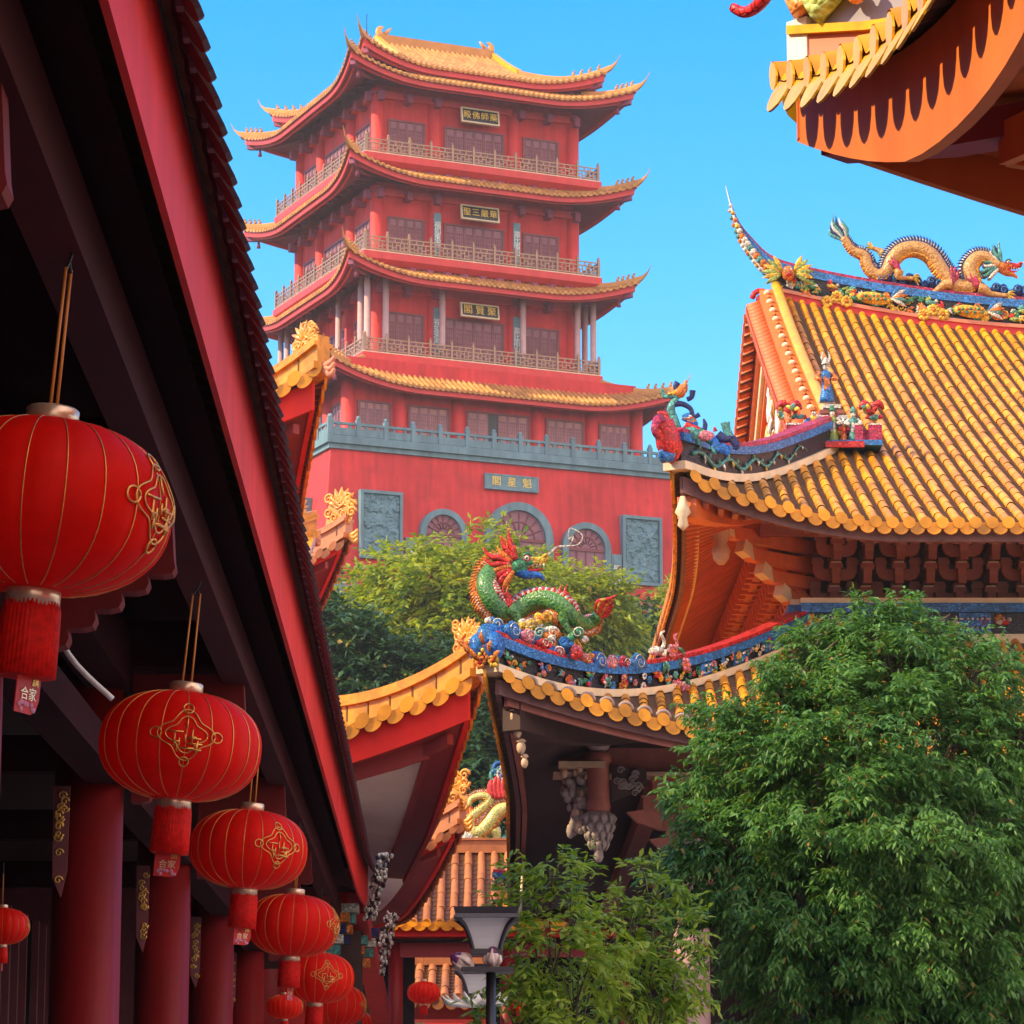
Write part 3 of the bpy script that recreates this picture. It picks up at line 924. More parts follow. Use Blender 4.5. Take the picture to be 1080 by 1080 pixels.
# ---- storeys
def window(fr, u0, u1, z0, z1, root, mt_leaf, leaves=4, lattice=True, open_leaf=None):
    mb = tb(); f = 0.09
    fbox(mb, fr, u0, u0 + f, -0.04, 0.06, z0, z1, 0); fbox(mb, fr, u1 - f, u1, -0.04, 0.06, z0, z1, 0)
    fbox(mb, fr, u0 + f, u1 - f, -0.04, 0.06, z1 - f, z1, 0); fbox(mb, fr, u0 + f, u1 - f, -0.04, 0.06, z0, z0 + f, 0)
    fw = mb.build('window', MT['frame_wood'], root)
    w = (u1 - u0 - 2 * f) / leaves
    for i in range(leaves):
        a = u0 + f + i * w; c = a + w
        mb = tb()
        if open_leaf == i:
            fbox(mb, fr, a, c, -0.02, 0.006, z0 + f, z1 - f, 2)  # flat black panel stands in for the dark opening
        else:
            zt = z1 - f - 0.34 * (z1 - z0) * (0.55)
            fbox(mb, fr, a + 0.015, c - 0.015, -0.03, 0.008, z0 + f, z1 - f, 0)
            st = 0.06
            for (p, q, r, s_) in ((a, a + st, z0 + f, z1 - f), (c - st, c, z0 + f, z1 - f), (a + st, c - st, zt - 0.03, zt + 0.03), (a + st, c - st, z0 + f + 0.25 * (z1 - z0), z0 + f + 0.25 * (z1 - z0) + 0.05)):
                fbox(mb, fr, p, q, 0.008, 0.035, r, s_, 1)
            k = 4
            for q in range(1, k):
                uu = a + st + (c - a - 2 * st) * q / k
                fbox(mb, fr, uu - 0.012, uu + 0.012, 0.008, 0.024, z0 + f + 0.3 * (z1 - z0), zt - 0.03, 1)
            for q in range(1, 4):
                zz = z0 + f + 0.3 * (z1 - z0) + (zt - z0 - f - 0.3 * (z1 - z0)) * q / 4
                fbox(mb, fr, a + st, c - st, 0.024, 0.03, zz - 0.012, zz + 0.012, 1)
        mb.build('window_leaf', [mt_leaf, MT['frame_wood'] if mt_leaf is not MT['pale_wood'] else MT['door_wood'], MT['black']], fw)


def columns(h, zs0, zs1, us, r, root, mt, faces=(0, 1, 2, 3)):
    for k in faces:
        o, ux, ou = side_frames(h)[k]
        for i, u in enumerate(us):
            if i == len(us) - 1 and abs(us[-1]) >= h - 0.3:
                continue    # corner column belongs to the next face
            mb = tb()
            c = o + ux * u
            mb.lathe([(r * 1.25, zs0), (r * 1.25, zs0 + 0.1), (r, zs0 + 0.18), (r, zs1)], 14, (c.x, c.y, 0))
            mb.build('column', mt, root)


def rail_panel(fr, half, z0, z1, step, root):
    mb = tb(); n = int(round(2 * half / step)); t = 0.025
    for i in range(n + 1):
        u = -half + 2 * half * i / n
        fbox(mb, fr, u - 0.05, u + 0.05, -0.1, 0.0, z0, z1 + 0.14)
        o, ux, ou = fr
        mb.ell(o + ux * u - ou * 0.05 + UP * (z1 + 0.18), (0.055, 0.055, 0.07), 0, 6, 4)
        if i == n:
            break
        u1 = -half + 2 * half * (i + 1) / n
        a, c = u + 0.05, u1 - 0.05
        for z in (z0 + 0.08, z1 - 0.22, z1 - 0.04):
            fbox(mb, fr, a, c, -0.075, -0.025, z - 0.028, z + 0.028)
        zl, zh = z0 + 0.108, z1 - 0.248
        w = c - a
        for q in (0.2, 0.4, 0.6, 0.8):
            uu = a + w * q
            fbox(mb, fr, uu - t, uu + t, -0.066, -0.034, zl, zh)
        hm = (zl + zh) / 2
        for (p, q, z) in ((0.2, 0.4, zl + (zh - zl) * 0.33), (0.4, 0.6, zl + (zh - zl) * 0.7), (0.6, 0.8, zl + (zh - zl) * 0.33), (0, 0.2, hm), (0.8, 1, hm)):
            fbox(mb, fr, a + w * p + t, a + w * q - t, -0.064, -0.036, z - t, z + t)
        for q in (0.33, 0.66):
            uu = a + w * q
            fbox(mb, fr, uu - 0.03, uu + 0.03, -0.07, -0.03, z1 - 0.192, z1 - 0.068)
    mb.build('balcony_railing', MT['brass'], root)


def tower_roof(Wd, z0, gb, slope, curve, L, F, Fo, root, soff, gable=False, rc=0.0, wall_h=5.0, s=0.26):
    rise = lambda b: slope * b + curve * b * b
    R = Roof(Wd, Wd, z0, rise, L=L, F=F, Fo=Fo, k=1.0, gb=gb, gable=gable, p=2.2, ridge_curve=rc)
    for sd in 'FLRB':
        mb = tb(); R.tiles(mb, sd, s, 0.075, 0.5, 4, bcap=None)
        sl = mb.build('roof_slope', [MT['tile_tower'], MT['pan_tower']], root)
        mb = tb(); R.eave_ends(mb, sd, s, 0.062, 0, drop=0.11, thick=0.025, n=6); mb.build('eave_tiles', MT['tile_tower'], sl)
        mb = tb(); R.fascia(mb, sd, 0.10, 0.34, 0.08, -0.05, 0, 30); R.fascia(mb, sd, 0.3, 0.16, 0.08, -0.36, 0, 30)
        mb.build('fascia_board', MT['red_trim'], root)
        mb = tb(); R.soffit(mb, sd, 0.14, Wd - wall_h + 0.05, -0.38, -soff, 0, 30, 4)
        mb.build('soffit', MT['soffit_tower'], root)
    for cn in ('FL', 'FR', 'BL', 'BR'):
        p = R.hip(cn, -0.0, gb, 12, 0.02)
        tip = p[0]; d = (p[0] - p[2]); d.z = 0; d.normalize()
        path = [tip + d * 0.62 + UP * 0.72, tip + d * 0.42 + UP * 0.34, tip + d * 0.18 + UP * 0.1] + p
        sc = [0.12, 0.35, 0.7] + [1.0] * len(p)
        mb = tb(); mb.sweep(path, [(-0.10, -0.06), (0.10, -0.06), (0.10, 0.14), (0.05, 0.22), (-0.05, 0.22), (-0.10, 0.14)], 0, sc)
        # little beasts on the hip and the hip rafter beneath
        for q in (1, 2, 3, 4):
            c = p[q] + UP * 0.2
            mb.ell(c + UP * 0.08, (0.09, 0.09, 0.12), 0, 6, 4); mb.ell(c + UP * 0.22 + d * 0.05, 0.06, 0, 6, 4)
        hp = mb.build('hip_ridge', MT['tile_tower'], root)
        mb = tb(); q = R.hip(cn, 0.15, Wd - wall_h, 10, -0.42)
        mb.sweep(q, [(-0.12, -0.22), (0.12, -0.22), (0.12, 0.02), (-0.12, 0.02)], 0)
        c = q[2]
        mb.tube([c + UP * -0.2, c + UP * -0.55], [0.05, 0.11], 6, 0)
        mb.build('hip_rafter', MT['soffit_tower'], root)
    return R


def dentils(fr, half, z0, z1, step, d0, d1, root, mt):
    if fr[2].x > 0.5 or fr[2].y > 0.5:
        return
    n = int(2 * half / step)
    for i in range(n + 1):
        mb = tb()
        u = -half + 2 * half * i / n
        if step == 1.4 and fr[2].y < -0.5 and abs(u) < 1.3:
            continue
        fbox(mb, fr, u - 0.13, u + 0.13, d0, d1, z0, z1)
        fbox(mb, fr, u - 0.22, u + 0.22, d0 + 0.003, d1 * 0.6, z1 - 0.12, z1 + 0.02)
        mb.build('balcony_bracket' if step < 0.88 else 'eave_bracket', mt, root)


def storey_walls(h, z0, z1, root):
    mb = tb(); mb.frustum(h, h, z0, z1); return mb.build('storey_wall', MT['red_wall'], root)


# storey behind the stone terrace
sw = storey_walls(7.05, 31.6, 35.6, tower)
for k, fr in enumerate(side_frames(7.05)):
    for i, (a, c) in enumerate(((-6.6, -5.0), (-4.2, -2.2), (-1.4, 1.7), (2.5, 4.4), (5.15, 6.7))):
        window(fr, a, c, 32.1, 33.68, sw, MT['pale_wood'], 6 if i == 2 else 4, open_leaf=2 if (i == 2 and k == 0) else None)
columns(7.05, 31.6, 34.6, [-7.05, -4.6, -1.8, 2.1, 4.78, 7.05], 0.3, tower, MT['red_trim'])
tower_roof(8.15, 34.30, 2.5, 0.55, 0.04, 4.6, 0.95, 0.35, tower, 0.2, wall_h=7.0)

# three balcony storeys
ZS = ((35.7, 36.91, 39.75), (40.37, 41.62, 44.2), (44.97, 46.16, 48.8))
BOARDS = ((38.42, 39.10, '閣賢聚'), (43.0, 43.72, '聖三嚴華'), (47.62, 48.36, '殿佛師藥'))
ROOFS = ((6.68, 39.72, 2.05), (6.68, 44.36, 2.05), (6.68, 48.98, 2.05))
for q in range(3):
    zb, zr, ze = ZS[q]
    mb = tb(); mb.frustum(5.62, 5.9, zb - 0.02, zb + 0.18); mb.frustum(5.92, 5.92, zb + 0.18, zb + 0.5); mb.frustum(5.86, 5.86, zb + 0.5, zb + 0.56, 1)
    slab = mb.build('balcony_slab', [MT['red_trim'], MT['cream']], tower)
    for fr in side_frames(5.45):
        dentils(fr, 5.2, zb - 0.34, zb - 0.04, 0.86, -0.3, 0.3, slab, MT['soffit_tower'])
    for fr in side_frames(5.86):
        rail_panel(fr, 5.78, zb + 0.56, zr, 1.05, slab)
    sw = storey_walls(4.9, zb + 0.5, ze + 0.25, tower)
    for k, fr in enumerate(side_frames(4.9)):
        for (a, c, lv) in ((-4.4, -2.55, 4), (-1.62, 1.4, 6), (2.34, 4.18, 4)):
            window(fr, a, c, zb + 0.62, ze - 1.32, sw, MT['door_wood'], lv)
    columns(4.9, zb + 0.56, ze, [-4.9, -2.1, 1.86, 4.9], 0.3, tower, MT['red_trim'])
    # beam under the eave
    mb = tb(); mb.frustum(5.15, 5.15, ze - 0.42, ze - 0.1); mb.build('eave_beam', MT['red_trim'], tower)
    for fr in side_frames(5.15):
        dentils(fr, 4.9, ze - 0.62, ze - 0.2, 1.4, -0.2, 0.35, tower, MT['soffit_tower'])
    if q == 0:
        for fr in side_frames(5.6):
            o, ux, ou = fr
            for u in (-5.6, -4.7, -1.95, 2.05, 4.8):
                mb = tb(); c = o + ux * u
                mb.lathe([(0.2, zb + 0.56), (0.2, zb + 0.66), (0.14, zb + 0.72), (0.14, ze + 0.05)], 12, (c.x, c.y, 0))
                mb.build('veranda_column', MT['pink_stone'], tower)
    if q < 2:
        fr = side_frames(4.9)[0]
        for u in (-2.06, 1.9):
            mb = tb(); fbox(mb, fr, u - 0.17, u + 0.17, 0.3, 0.36, zb + 0.8, ze - 1.0)
            cp = mb.build('couplet_board', MT['stone_relief'], tower)
            o, ux, ou = fr
            Mx = TM @ Matrix.Translation(o + ux * u + ou * 0.362 + UP * ((zb + ze) / 2 - 0.1)) @ Matrix.Rotation(pi / 2, 4, 'X')
            text('福如東海' if u < 0 else '壽比南山', 0.34, Mx, MT['white'], 'couplet_lettering', cp, vertical=True)
    z0, z1, wd = BOARDS[q]
    sign(-0.98, 0.92, z0, z1, wd, side_frames(4.9)[0], tower, 0.40 if len(wd) == 4 else 0.46, (MT['cream'], MT['black'], MT['gold_text']), radians(-8), 0.50)
    Wd, z0, gb = ROOFS[q]
    tower_roof(Wd, z0, 1.5, 0.42, 0.03, 3.9, 0.80, 0.5, tower, 0.1, wall_h=4.9)
# crown storey and gabled top roof
mb = tb(); mb.frustum(4.85, 4.85, 48.9, 50.2); mb.build('crown_wall', MT['soffit_tower'], tower)
for fr in side_frames(4.85):
    dentils(fr, 4.7, 49.5, 49.9, 0.9, -0.2, 0.4, tower, MT['soffit_tower'])
TR = tower_roof(5.72, 49.98, 2.7, 0.36, 0.028, 3.6, 0.85, 0.45, tower, 0.1, gable=True, rc=0.0, wall_h=4.7)
zr_ = TR.z0 + TR.rise(5.72)
mb = tb(); mb.sweep([(-3.0, 0, zr_ - 0.1), (3.0, 0, zr_ - 0.1)], sp(0.14, 0, 0.45)); mb.build('main_ridge', MT['tile_tower'], tower)
for sg in (-1, 1):
    mb = tb(); x = sg * 2.8
    mb.tube(cr([(x, 0, zr_ + 0.2), (x + sg * 0.12, 0, zr_ + 0.5), (x + sg * 0.04, 0, zr_ + 0.68), (x - sg * 0.12, 0, zr_ + 0.74)], 4), lerp_list([0.24, 0.17, 0.11, 0.03], 13), 8, 0, flat=0.6, ref=(0, 1, 0))
    mb.tube([(x - sg * 0.2, 0, zr_ + 0.4), (x - sg * 0.5, 0, zr_ + 0.75)], [0.14, 0.04], 6)
    mb.build('ridge_beast', MT['tile_amber'], tower)
    mb = tb()
    for sd in 'FB':
        p = [TR.pt(sd, sg * (3.02 if sd == 'F' else -3.02), b_, 0.03) for b_ in [5.7 - i * 0.3 for i in range(11)]]
        mb.sweep(p, [(-0.13, -0.05), (0.13, -0.05), (0.13, 0.26), (-0.13, 0.26)], 0)
    mb.build('verge_ridge', MT['yellow_trim'], tower)
    # gable triangle
    mb = tb()
    pl = [(-(5.72 - bb), TR.z0 + TR.rise(bb) - 0.08) for bb in (2.6, 3.4, 4.2, 5.0, 5.72)]
    pl = pl + [(-y, z) for (y, z) in reversed(pl[:-1])]
    mb.prism(pl, (sg * 2.85, 0, 0), (0, 1, 0), UP, (sg * 0.1, 0, 0)); mb.build('gable_wall', MT['orange_wall'], tower)
mb = tb(); mb.tube([(-5.9, -6.0, 50.9), (-5.9, -6.0, 51.9)], 0.02, 4); mb.build('lightning_rod', MT['black'], tower)
# stone podium with rails that carries the pagoda
pod = thing('stone_podium', 'blue-grey stone podium with carved rail beneath the red pagoda', 'podium', (TX, TY, 16.0), TPSI)
mb = tb(); mb.frustum(11.6, 11.6, 14.0, 21.6); mb.frustum(11.8, 11.8, 21.6, 21.95); mb.frustum(11.7, 11.7, 19.0, 19.2, 0)
mb.build('podium_wall', MT['stone'], pod)
for fr in side_frames(11.7):
    stone_rail(fr, 11.5, 21.95, 22.75, 2.0, pod, MT['stone'])
mb = tb(); mb.frustum(9.7, 9.7, 21.9, 23.9); mb.frustum(9.85, 9.85, 23.9, 24.2); mb.build('upper_step', MT['stone'], pod)
for fr in side_frames(9.8):
    stone_rail(fr, 9.6, 24.2, 24.9, 2.0, pod, MT['stone'])
# ================================================================== the great hall on the right
HX = 10.0
HM = Matrix.Translation(V((HX, 52.0, 0)))
hall = thing('temple_hall', 'large temple hall with double eaves of bright yellow glazed tiles and carved porcelain ridges', 'temple hall', (HX, 52.0, 0))
FRONT = V((0, -1, 0)); LEFT = V((-1, 0, 0))


def hbm():
    return MB(HM)


rnd = random.Random(11)
# ---- upper roof
KU = 2.2 / 4.3
UR = Roof(7.8, 13.7, 8.98, lambda b: 5.8 * (0.85 * (b / 13.7) + 0.15 * (b / 13.7) ** 2), L=5.0, F=0.62, Fo=0.22, k=KU, gb=4.3, gable=True, p=2.0, ridge_curve=0.7)
US = 0.2
for sd, ar in (('F', None), ('L', None), ('R', None), ('B', None)):
    mb = hbm()
    UR.tiles(mb, sd, US if sd in 'FL' else 0.4, 0.06 if sd in 'FL' else 0.12, 0.34 if sd == 'F' else 0.6, 6 if sd == 'F' else 4, ar, pan_step=0.11 if sd == 'F' else 0.0)
    sl = mb.build('roof_slope', [MT['tile'], MT['pan']], hall)
    mb = hbm(); UR.eave_ends(mb, sd, US if sd in 'FL' else 0.4, 0.062 if sd in 'FL' else 0.12, 0, drop=0.13); mb.build('eave_tiles', MT['tile'], sl)
    mb = hbm(); UR.fascia(mb, sd, 0.12, 0.20, 0.06, -0.06, 0, 40); mb.build('fascia_board', MT['eave_board'], hall)
    mb = hbm(); UR.soffit(mb, sd, 0.15, 3.3, -0.20, -0.42, 0, 40, 4); mb.build('soffit', MT['rafter'] if sd == 'L' else MT['beam_wood'], hall)  # left soffit takes the sunlit orange, the others the plain brown
# rafters under the left and front eaves (one mesh per side: a surface of battens)
for sd, mt in (('L', 'rafter'), ('F', 'beam_wood')):
    mb = hbm(); A = UR.half(sd); n = int(2 * A / 0.16)
    for i in range(n):
        a = -A + 0.15 + i * 0.16
        be = min(3.2, UR.bmax(sd, a))
        if be < 0.3:
            continue
        mb.sweep([UR.pt(sd, a, 0.16, -0.24), UR.pt(sd, a, be * 0.5, -0.32), UR.pt(sd, a, be, -0.44)], [(-0.035, -0.05), (0.035, -0.05), (0.035, 0.03), (-0.035, 0.03)], 0)
    mb.build('rafter_deck', MT[mt], hall)
# outer bargeboard strips of the left eave: yellow, orange, cream, seen from below
mb = hbm()
UR.fascia(mb, 'L', 0.24, 0.16, 0.05, -0.10, 0, 40); UR.fascia(mb, 'L', 0.42, 0.1, 0.05, -0.2, 1, 40)
mb.build('left_eave_batten', [MT['tile'], MT['cream']], hall)

# corner lantern finial and hip ridges
for cn in ('FL', 'BL', 'FR', 'BR'):
    p = UR.hip(cn, -0.05, 4.2, 20, 0.05)
    d = (p[0] - p[4]); d.z = 0; d.normalize(); nrm = FRONT if cn[0] == 'F' else -FRONT
    mb = hbm()
    w = 0.10
    mb.sweep(p, sp(w + 0.05, -0.05, 0.05), 0)            # cream foot
    mb.sweep(p, sp(w, 0.05, 0.30), 1)                    # inky relief band
    mb.sweep(p, sp(w + 0.04, 0.30, 0.40), 2)             # blue roll
    mb.sweep(p, sp(w + 0.02, 0.40, 0.46), 3)             # red top
    # upturned end
    e = p[0]
    hr = mb.build('hip_ridge', [MT['cream'], PAL[PI['ink']], PAL[PI['sky']], PAL[PI['magenta']]], hall)
    mb = hbm()
    for sgn in (-1, 1):
        sdv = d.cross(UP) * sgn
        vine = []
        for z in range(57):
            f_ = z / 4; i = int(f_)
            if i + 1 > 14:
                break
            vine.append(p[i + 1].lerp(p[min(i + 2, 20)], f_ - i) + UP * (0.17 + 0.06 * sin(f_ * 2.1)) + sdv * (w + 0.012))
        mb.tube(vine, lerp_list([0.03, 0.022, 0.008], len(vine)), 5, PI['teal'])
        for z in range(2, len(vine) - 3, 2):
            t = (vine[z + 1] - vine[z - 1]).normalized(); s_ = 1 if (z // 2) % 2 else -1
            leaf_orn(mb, vine[z], t * 0.6 + UP * s_, sdv, 0.14 * (1 - z / 80), 0.028, PI[('yellow', 'green', 'white', 'teal')[z // 2 % 4]])
    mb.build('hip_ridge_scrolls', PAL, hr)
    mb = hbm()
    pp = cr([e + UP * 0.18, e + d * 0.16 + UP * 0.28, e + d * 0.26 + UP * 0.5], 4)
    mb.tube(pp, lerp_list([0.2, 0.22, 0.16], 9), 8, PI['red'], flat=0.6, ref=d.cross(UP))
    mb.tube(cr([e + d * 0.2 + UP * 0.46, e + d * 0.4 + UP * 0.5, e + d * 0.52 + UP * 0.34, e + d * 0.42 + UP * 0.26], 5), lerp_list([0.07, 0.05, 0.03], 16), 6, PI['magenta'])
    mb.tube(cr([e + d * 0.15 + UP * 0.1, e + d * 0.28 + UP * 0.05, e + d * 0.36 + UP * 0.12], 4), lerp_list([0.1, 0.07, 0.02], 9), 6, PI['sky'])
    mb.build('ridge_end_curl', PAL, hr)
    mb = hbm(); q = UR.hip(cn, 0.2, 4.0, 10, -0.3)
    mb.sweep(q, [(-0.13, -0.25), (0.13, -0.25), (0.13, 0.02), (-0.13, 0.02)], 0)
    c = q[0] + d * 0.1
    mb.lathe([(0.01, -0.42), (0.07, -0.36), (0.05, -0.26), (0.10, -0.2), (0.06, -0.1), (0.03, 0.0)], 10, c, 1)
    mb.build('hip_rafter', [MT['rafter'], MT['cream']], hall)

# ---- main ridge with swallow tails
def zlow(x):
    return 14.72 + 0.022 * (x - HX) ** 2


RY = 52.0
mb = MB()
xs = [HX - 5.62 + 11.24 * i / 40 for i in range(41)]
base = [V((x, RY, zlow(x) - 0.2)) for x in xs]
mb.sweep(base, sp(0.16, 0.0, 0.30), 0)
mb.sweep(base, sp(0.20, 0.30, 0.36), 1)
mb.sweep(base, sp(0.15, 0.36, 0.66), 2)
ridge = mb.build('main_ridge', [MT['red_trim'], MT['terracotta'], PAL[PI['ink']]], hall)
# blue roll and magenta cap run on into the tails
for sg in (-1, 1):
    tail = cr([(HX + sg * 5.0, RY, zlow(5.0 + HX) + 0.46), (HX + sg * 5.62, RY, zlow(HX + 5.62) + 0.5), (HX + sg * 5.98, RY, 16.28), (HX + sg * 6.24, RY, 16.72), (HX + sg * 6.42, RY, 17.38)], 6)
    k = len(tail)
    sc = lerp_list([1, 1, 0.8, 0.5, 0.08], k)
    mb = MB()
    side = V((0, 1, 0))
    up = V((sg * 0.0, 0, 1))
    mb.sweep(tail, [(-0.17, 0.0), (0.17, 0.0), (0.17, 0.13), (-0.17, 0.13)], 0, sc, side=side)
    mb.sweep(tail, [(-0.13, 0.13), (0.13, 0.13), (0.13, 0.19), (-0.13, 0.19)], 1, sc, side=side)
    mb.sweep(tail[6:], [(-0.14, -0.16), (0.14, -0.16), (0.14, 0.0), (-0.14, 0.0)], 2, sc[6:], side=side)
    tl = mb.build('swallow_tail', [PAL[PI['sky']], PAL[PI['magenta']], MT['white']], hall)
    mb = MB()
    for i in range(6, k - 3, 1):
        for y in (-0.15, 0.15):
            c = tail[i] + V((0, y, -0.09))
            mb.ell(c, 0.06 * sc[i] + 0.02, PI[rnd.choice(('white', 'orange', 'yellow', 'teal'))], 6, 4)
    # lion mask with fan wings where the verge meets the ridge
    c = V((HX + sg * 5.42, RY - 0.28, zlow(HX + 5.4) + 0.42))
    mb.ell(c, (0.11, 0.10, 0.13), PI['orange'], 10, 7)
    mb.ell(c + V((0, -0.08, -0.045)), (0.06, 0.05, 0.035), PI['red'], 8, 5)
    for q in (-1, 1):
        mb.ell(c + V((0.045 * q, -0.08, 0.045)), 0.02, PI['white'], 6, 4)
        for z in range(6):
            an = -0.6 + z * 0.35
            leaf_orn(mb, c + V((q * 0.1, 0, 0)), (q * cos(an), 0, sin(an)), FRONT, 0.34, 0.05, PI['yellow' if z % 2 else 'lime'])
    # dragon-fish scroll at the head of the verge
    c = V((HX + sg * 5.85, RY - 0.1, 15.4))
    for z in range(4):
        spiral(mb, c + V((0, 0.0, -0.22 * z)), V((sg, 0, 0)), UP, 0.16, 1.4, 0.05, PI[('red', 'orange', 'teal', 'yellow')[z]], 16, 1, 5)
    mb.build('ridge_end_mask', PAL, tl)
capx = [HX - 5.0 + 10 * i / 30 for i in range(31)]
cp = [V((x, RY, zlow(x) + 0.46)) for x in capx]
mb = MB(); mb.sweep(cp, sp(0.17, 0, 0.13), 0); mb.sweep(cp, sp(0.13, 0.13, 0.19), 1); mb.build('ridge_cap', [PAL[PI['sky']], PAL[PI['magenta']]], ridge)
mb = MB()
rr_ = random.Random(5)
relief_band(mb, [p + V((0, -0.16, 0)) for p in base], 0.34, 0.68, FRONT, rr_, 22, ('yellow', 'orange', 'green', 'white', 'teal', 'red', 'lime', 'yellow'), 0.02, 1.0)
# two carp-scaled phoenix bodies and flowers
for x in (6.0, 7.6, 9.4):
    c = V((x, RY - 0.2, zlow(x) + 0.3))
    mb.ell(c, (0.30, 0.08, 0.11), PI['yellow'], 12, 6, (V((0.98, 0, -0.15)), V((0, 1, 0)), V((0.15, 0, 0.98))))
    for q in range(14):
        mb.ell(c + V((-0.2 + 0.065 * (q % 7), -0.07, 0.03 - 0.06 * (q // 7))), (0.03, 0.03, 0.03), PI['green' if q % 2 else 'orange'], 5, 4)
    for z in range(5):
        an = -0.5 + 0.35 * z
        leaf_orn(mb, c + V((0.28, 0, 0)), (cos(an), 0, sin(an)), FRONT, 0.3, 0.04, PI[('white', 'teal', 'orange', 'white', 'sky')[z]])
    for q in range(3):
        rosette(mb, c + V((-0.45 - 0.16 * q, 0, 0.08 * (q % 2) - 0.05)), V((1, 0, 0)), UP, FRONT, 0.11, PI['yellow'], PI['orange'], 8)
mb.build('ridge_reliefs', PAL, ridge)
# teal meander and flowers on the red foot of the ridge, strongest near the verge
mb = MB()
for i in range(70):
    x = HX - 5.35 + 2.3 * rr_.random() ** 1.3
    zz = zlow(x) - 0.13 - 0.16 * rr_.random() * (1 - (x - HX + 5.35) / 2.4)
    c = V((x, RY - 0.19 - (0.0), zz)); q = PI[rr_.choice(('teal', 'sky', 'white', 'teal'))]
    if i % 3:
        a = rr_.choice((0, 1)); l = rr_.uniform(0.06, 0.14)
        mb.obox(c, (l, 0, 0) if a else (0.016, 0, 0), (0, 0.02, 0), (0, 0, 0.016) if a else (0, 0, l * 0.7), q)
    else:
        spiral(mb, c, V((1, 0, 0)), UP, 0.07, 1.5, 0.016, q, 12, 1, 4)
mb.build('ridge_meander', PAL, ridge)

# ---- gable, verge and verge tiles
for sg in (-1, 1):
    A = UR.gx
    for sd in 'FB':
        aa = sg * A if sd == 'F' else -sg * A
        bs = [4.0 + 9.4 * i / 34 for i in range(35)]
        path = [UR.pt(sd, aa, q, 0.02) for q in bs]
        if sd == 'B':
            pass
        mb = hbm()
        prof = lambda x0, x1, z0, z1: [(x0, z0), (x1, z0), (x1, z1), (x0, z1)]
        sgn = -1 if ((sg < 0) == (sd == 'F')) else 1
        # tangent runs inward (+y for front): side = +x for the front
        f = 1 if sd == 'F' else -1
        o_ = -sg * f
        mb.sweep(path, prof(*sorted((o_ * -0.02, o_ * 0.06)), -0.02, 0.22), 2)
        mb.sweep(path, prof(*sorted((o_ * -0.30, o_ * -0.02)), -0.05, 0.16), 1)
        arcp = [(o_ * -0.03 + 0.085 * cos(pi * j / 6), 0.22 + 0.09 * sin(pi * j / 6)) for j in range(7)]
        mb.sweep(path, arcp, 0, smooth=True)
        vr = mb.build('verge_ridge', [MT['yellow_trim'], MT['orange_wall'], PAL[PI['magenta']]], hall)
        # cream bead and little carved flowers along the orange strip
        mb = hbm()
        for i in range(1, 34):
            c = path[i] + V((sg * 0.20, 0, 0.17))
            if i % 2:
                mb.ell(c, (0.06, 0.1, 0.05), 0, 6, 4)
            else:
                mb.ell(c, (0.04, 0.06, 0.04), 1, 6, 4)
        mb.build('verge_beading', [MT['cream'], PAL[PI['orange']]], vr)
        # sideways verge tiles (barrels with round ends)
        mb = hbm()
        for i in range(44):
            bb = 4.15 + 9.2 * i / 43
            c = UR.pt(sd, aa, bb, -0.06)
            ex = V((sg * 0.28, 0, 0)); e2 = V((sg * 0.50, 0, -0.08))
            mb.tube([c + ex, c + e2], [0.075, 0.082], 8, 0)
            c2 = UR.pt(sd, aa, bb + 0.105, -0.06)
            mb.obox(c2 + (ex + e2) / 2 + V((0, 0, -0.06)), V((0.11 * sg, 0, -0.04)), V((0, 0.07, 0)), V((0, 0, 0.012)), 1)
            mb.prism([(-0.075, 0.03), (0.075, 0.03), (0.05, -0.09), (0, -0.14), (-0.05, -0.09)], c2 + e2 + V((0, 0, -0.04)), (0, 1, 0), UP, (sg * 0.03, 0, 0), 0)
        mb.build('verge_tiles', [MT['rafter'], MT['pan']], hall)
    # bargeboards stepped under the verge, then the gable field
    pr = []
    for q in [3.9 + 9.8 * i / 20 for i in range(21)]:
        P = UR.pt('F', -A, q); pr.append((P.y, P.z))
    pr2 = pr + [(-y, z) for (y, z) in reversed(pr[:-1])]
    mb = hbm()
    for (x, dz, th, mi) in ((A + 0.22, -0.14, 0.10, 0), (A + 0.15, -0.40, 0.10, 1), (A + 0.08, -0.55, 0.08, 0)):
        band = [V((sg * x, y, z + dz)) for (y, z) in pr2]
        mb.sweep(band, [(-0.05, -0.3), (0.05, -0.3), (0.05, 0), (-0.05, 0)], mi)
    mb.build('bargeboard', [MT['rafter'], MT['cream']], hall)
    mb = hbm()
    poly = [(y, z - 0.15) for (y, z) in pr2] + [(pr2[-1][0], 10.2), (pr2[0][0], 10.2)]
    mb.prism(poly, (sg * (A - 0.1), 0, 0), (0, 1, 0), UP, (sg * 0.12, 0, 0)); gw = mb.build('gable_wall', MT['orange_wall'], hall)
    # white carved pendant in the gable
    mb = hbm(); x = sg * (A + 0.05)
    rg = random.Random(3)
    nr = V((sg, 0, 0))
    for i in range(60):
        t = rg.random(); zz = 14.35 - 2.1 * t; half = (1.35 * (1 - abs(t - 0.35) / 0.68)) if t > 0.35 else 1.35 * (0.35 + t * 1.8)
        yy = rg.uniform(-1, 1) * max(0.1, half)
        c = V((x, yy, zz))
        if i % 2:
            spiral(mb, c, V((0, 1, 0)), UP, 0.22, 1.5, 0.05, 0, 14, rg.choice((-1, 1)), 5)
        else:
            leaf_orn(mb, c, (0, rg.uniform(-1, 1), -0.8), nr, 0.55, 0.09, 0 if i % 4 else 1)
    mb.build('gable_pendant', [MT['white'], MT['gold']], gw)

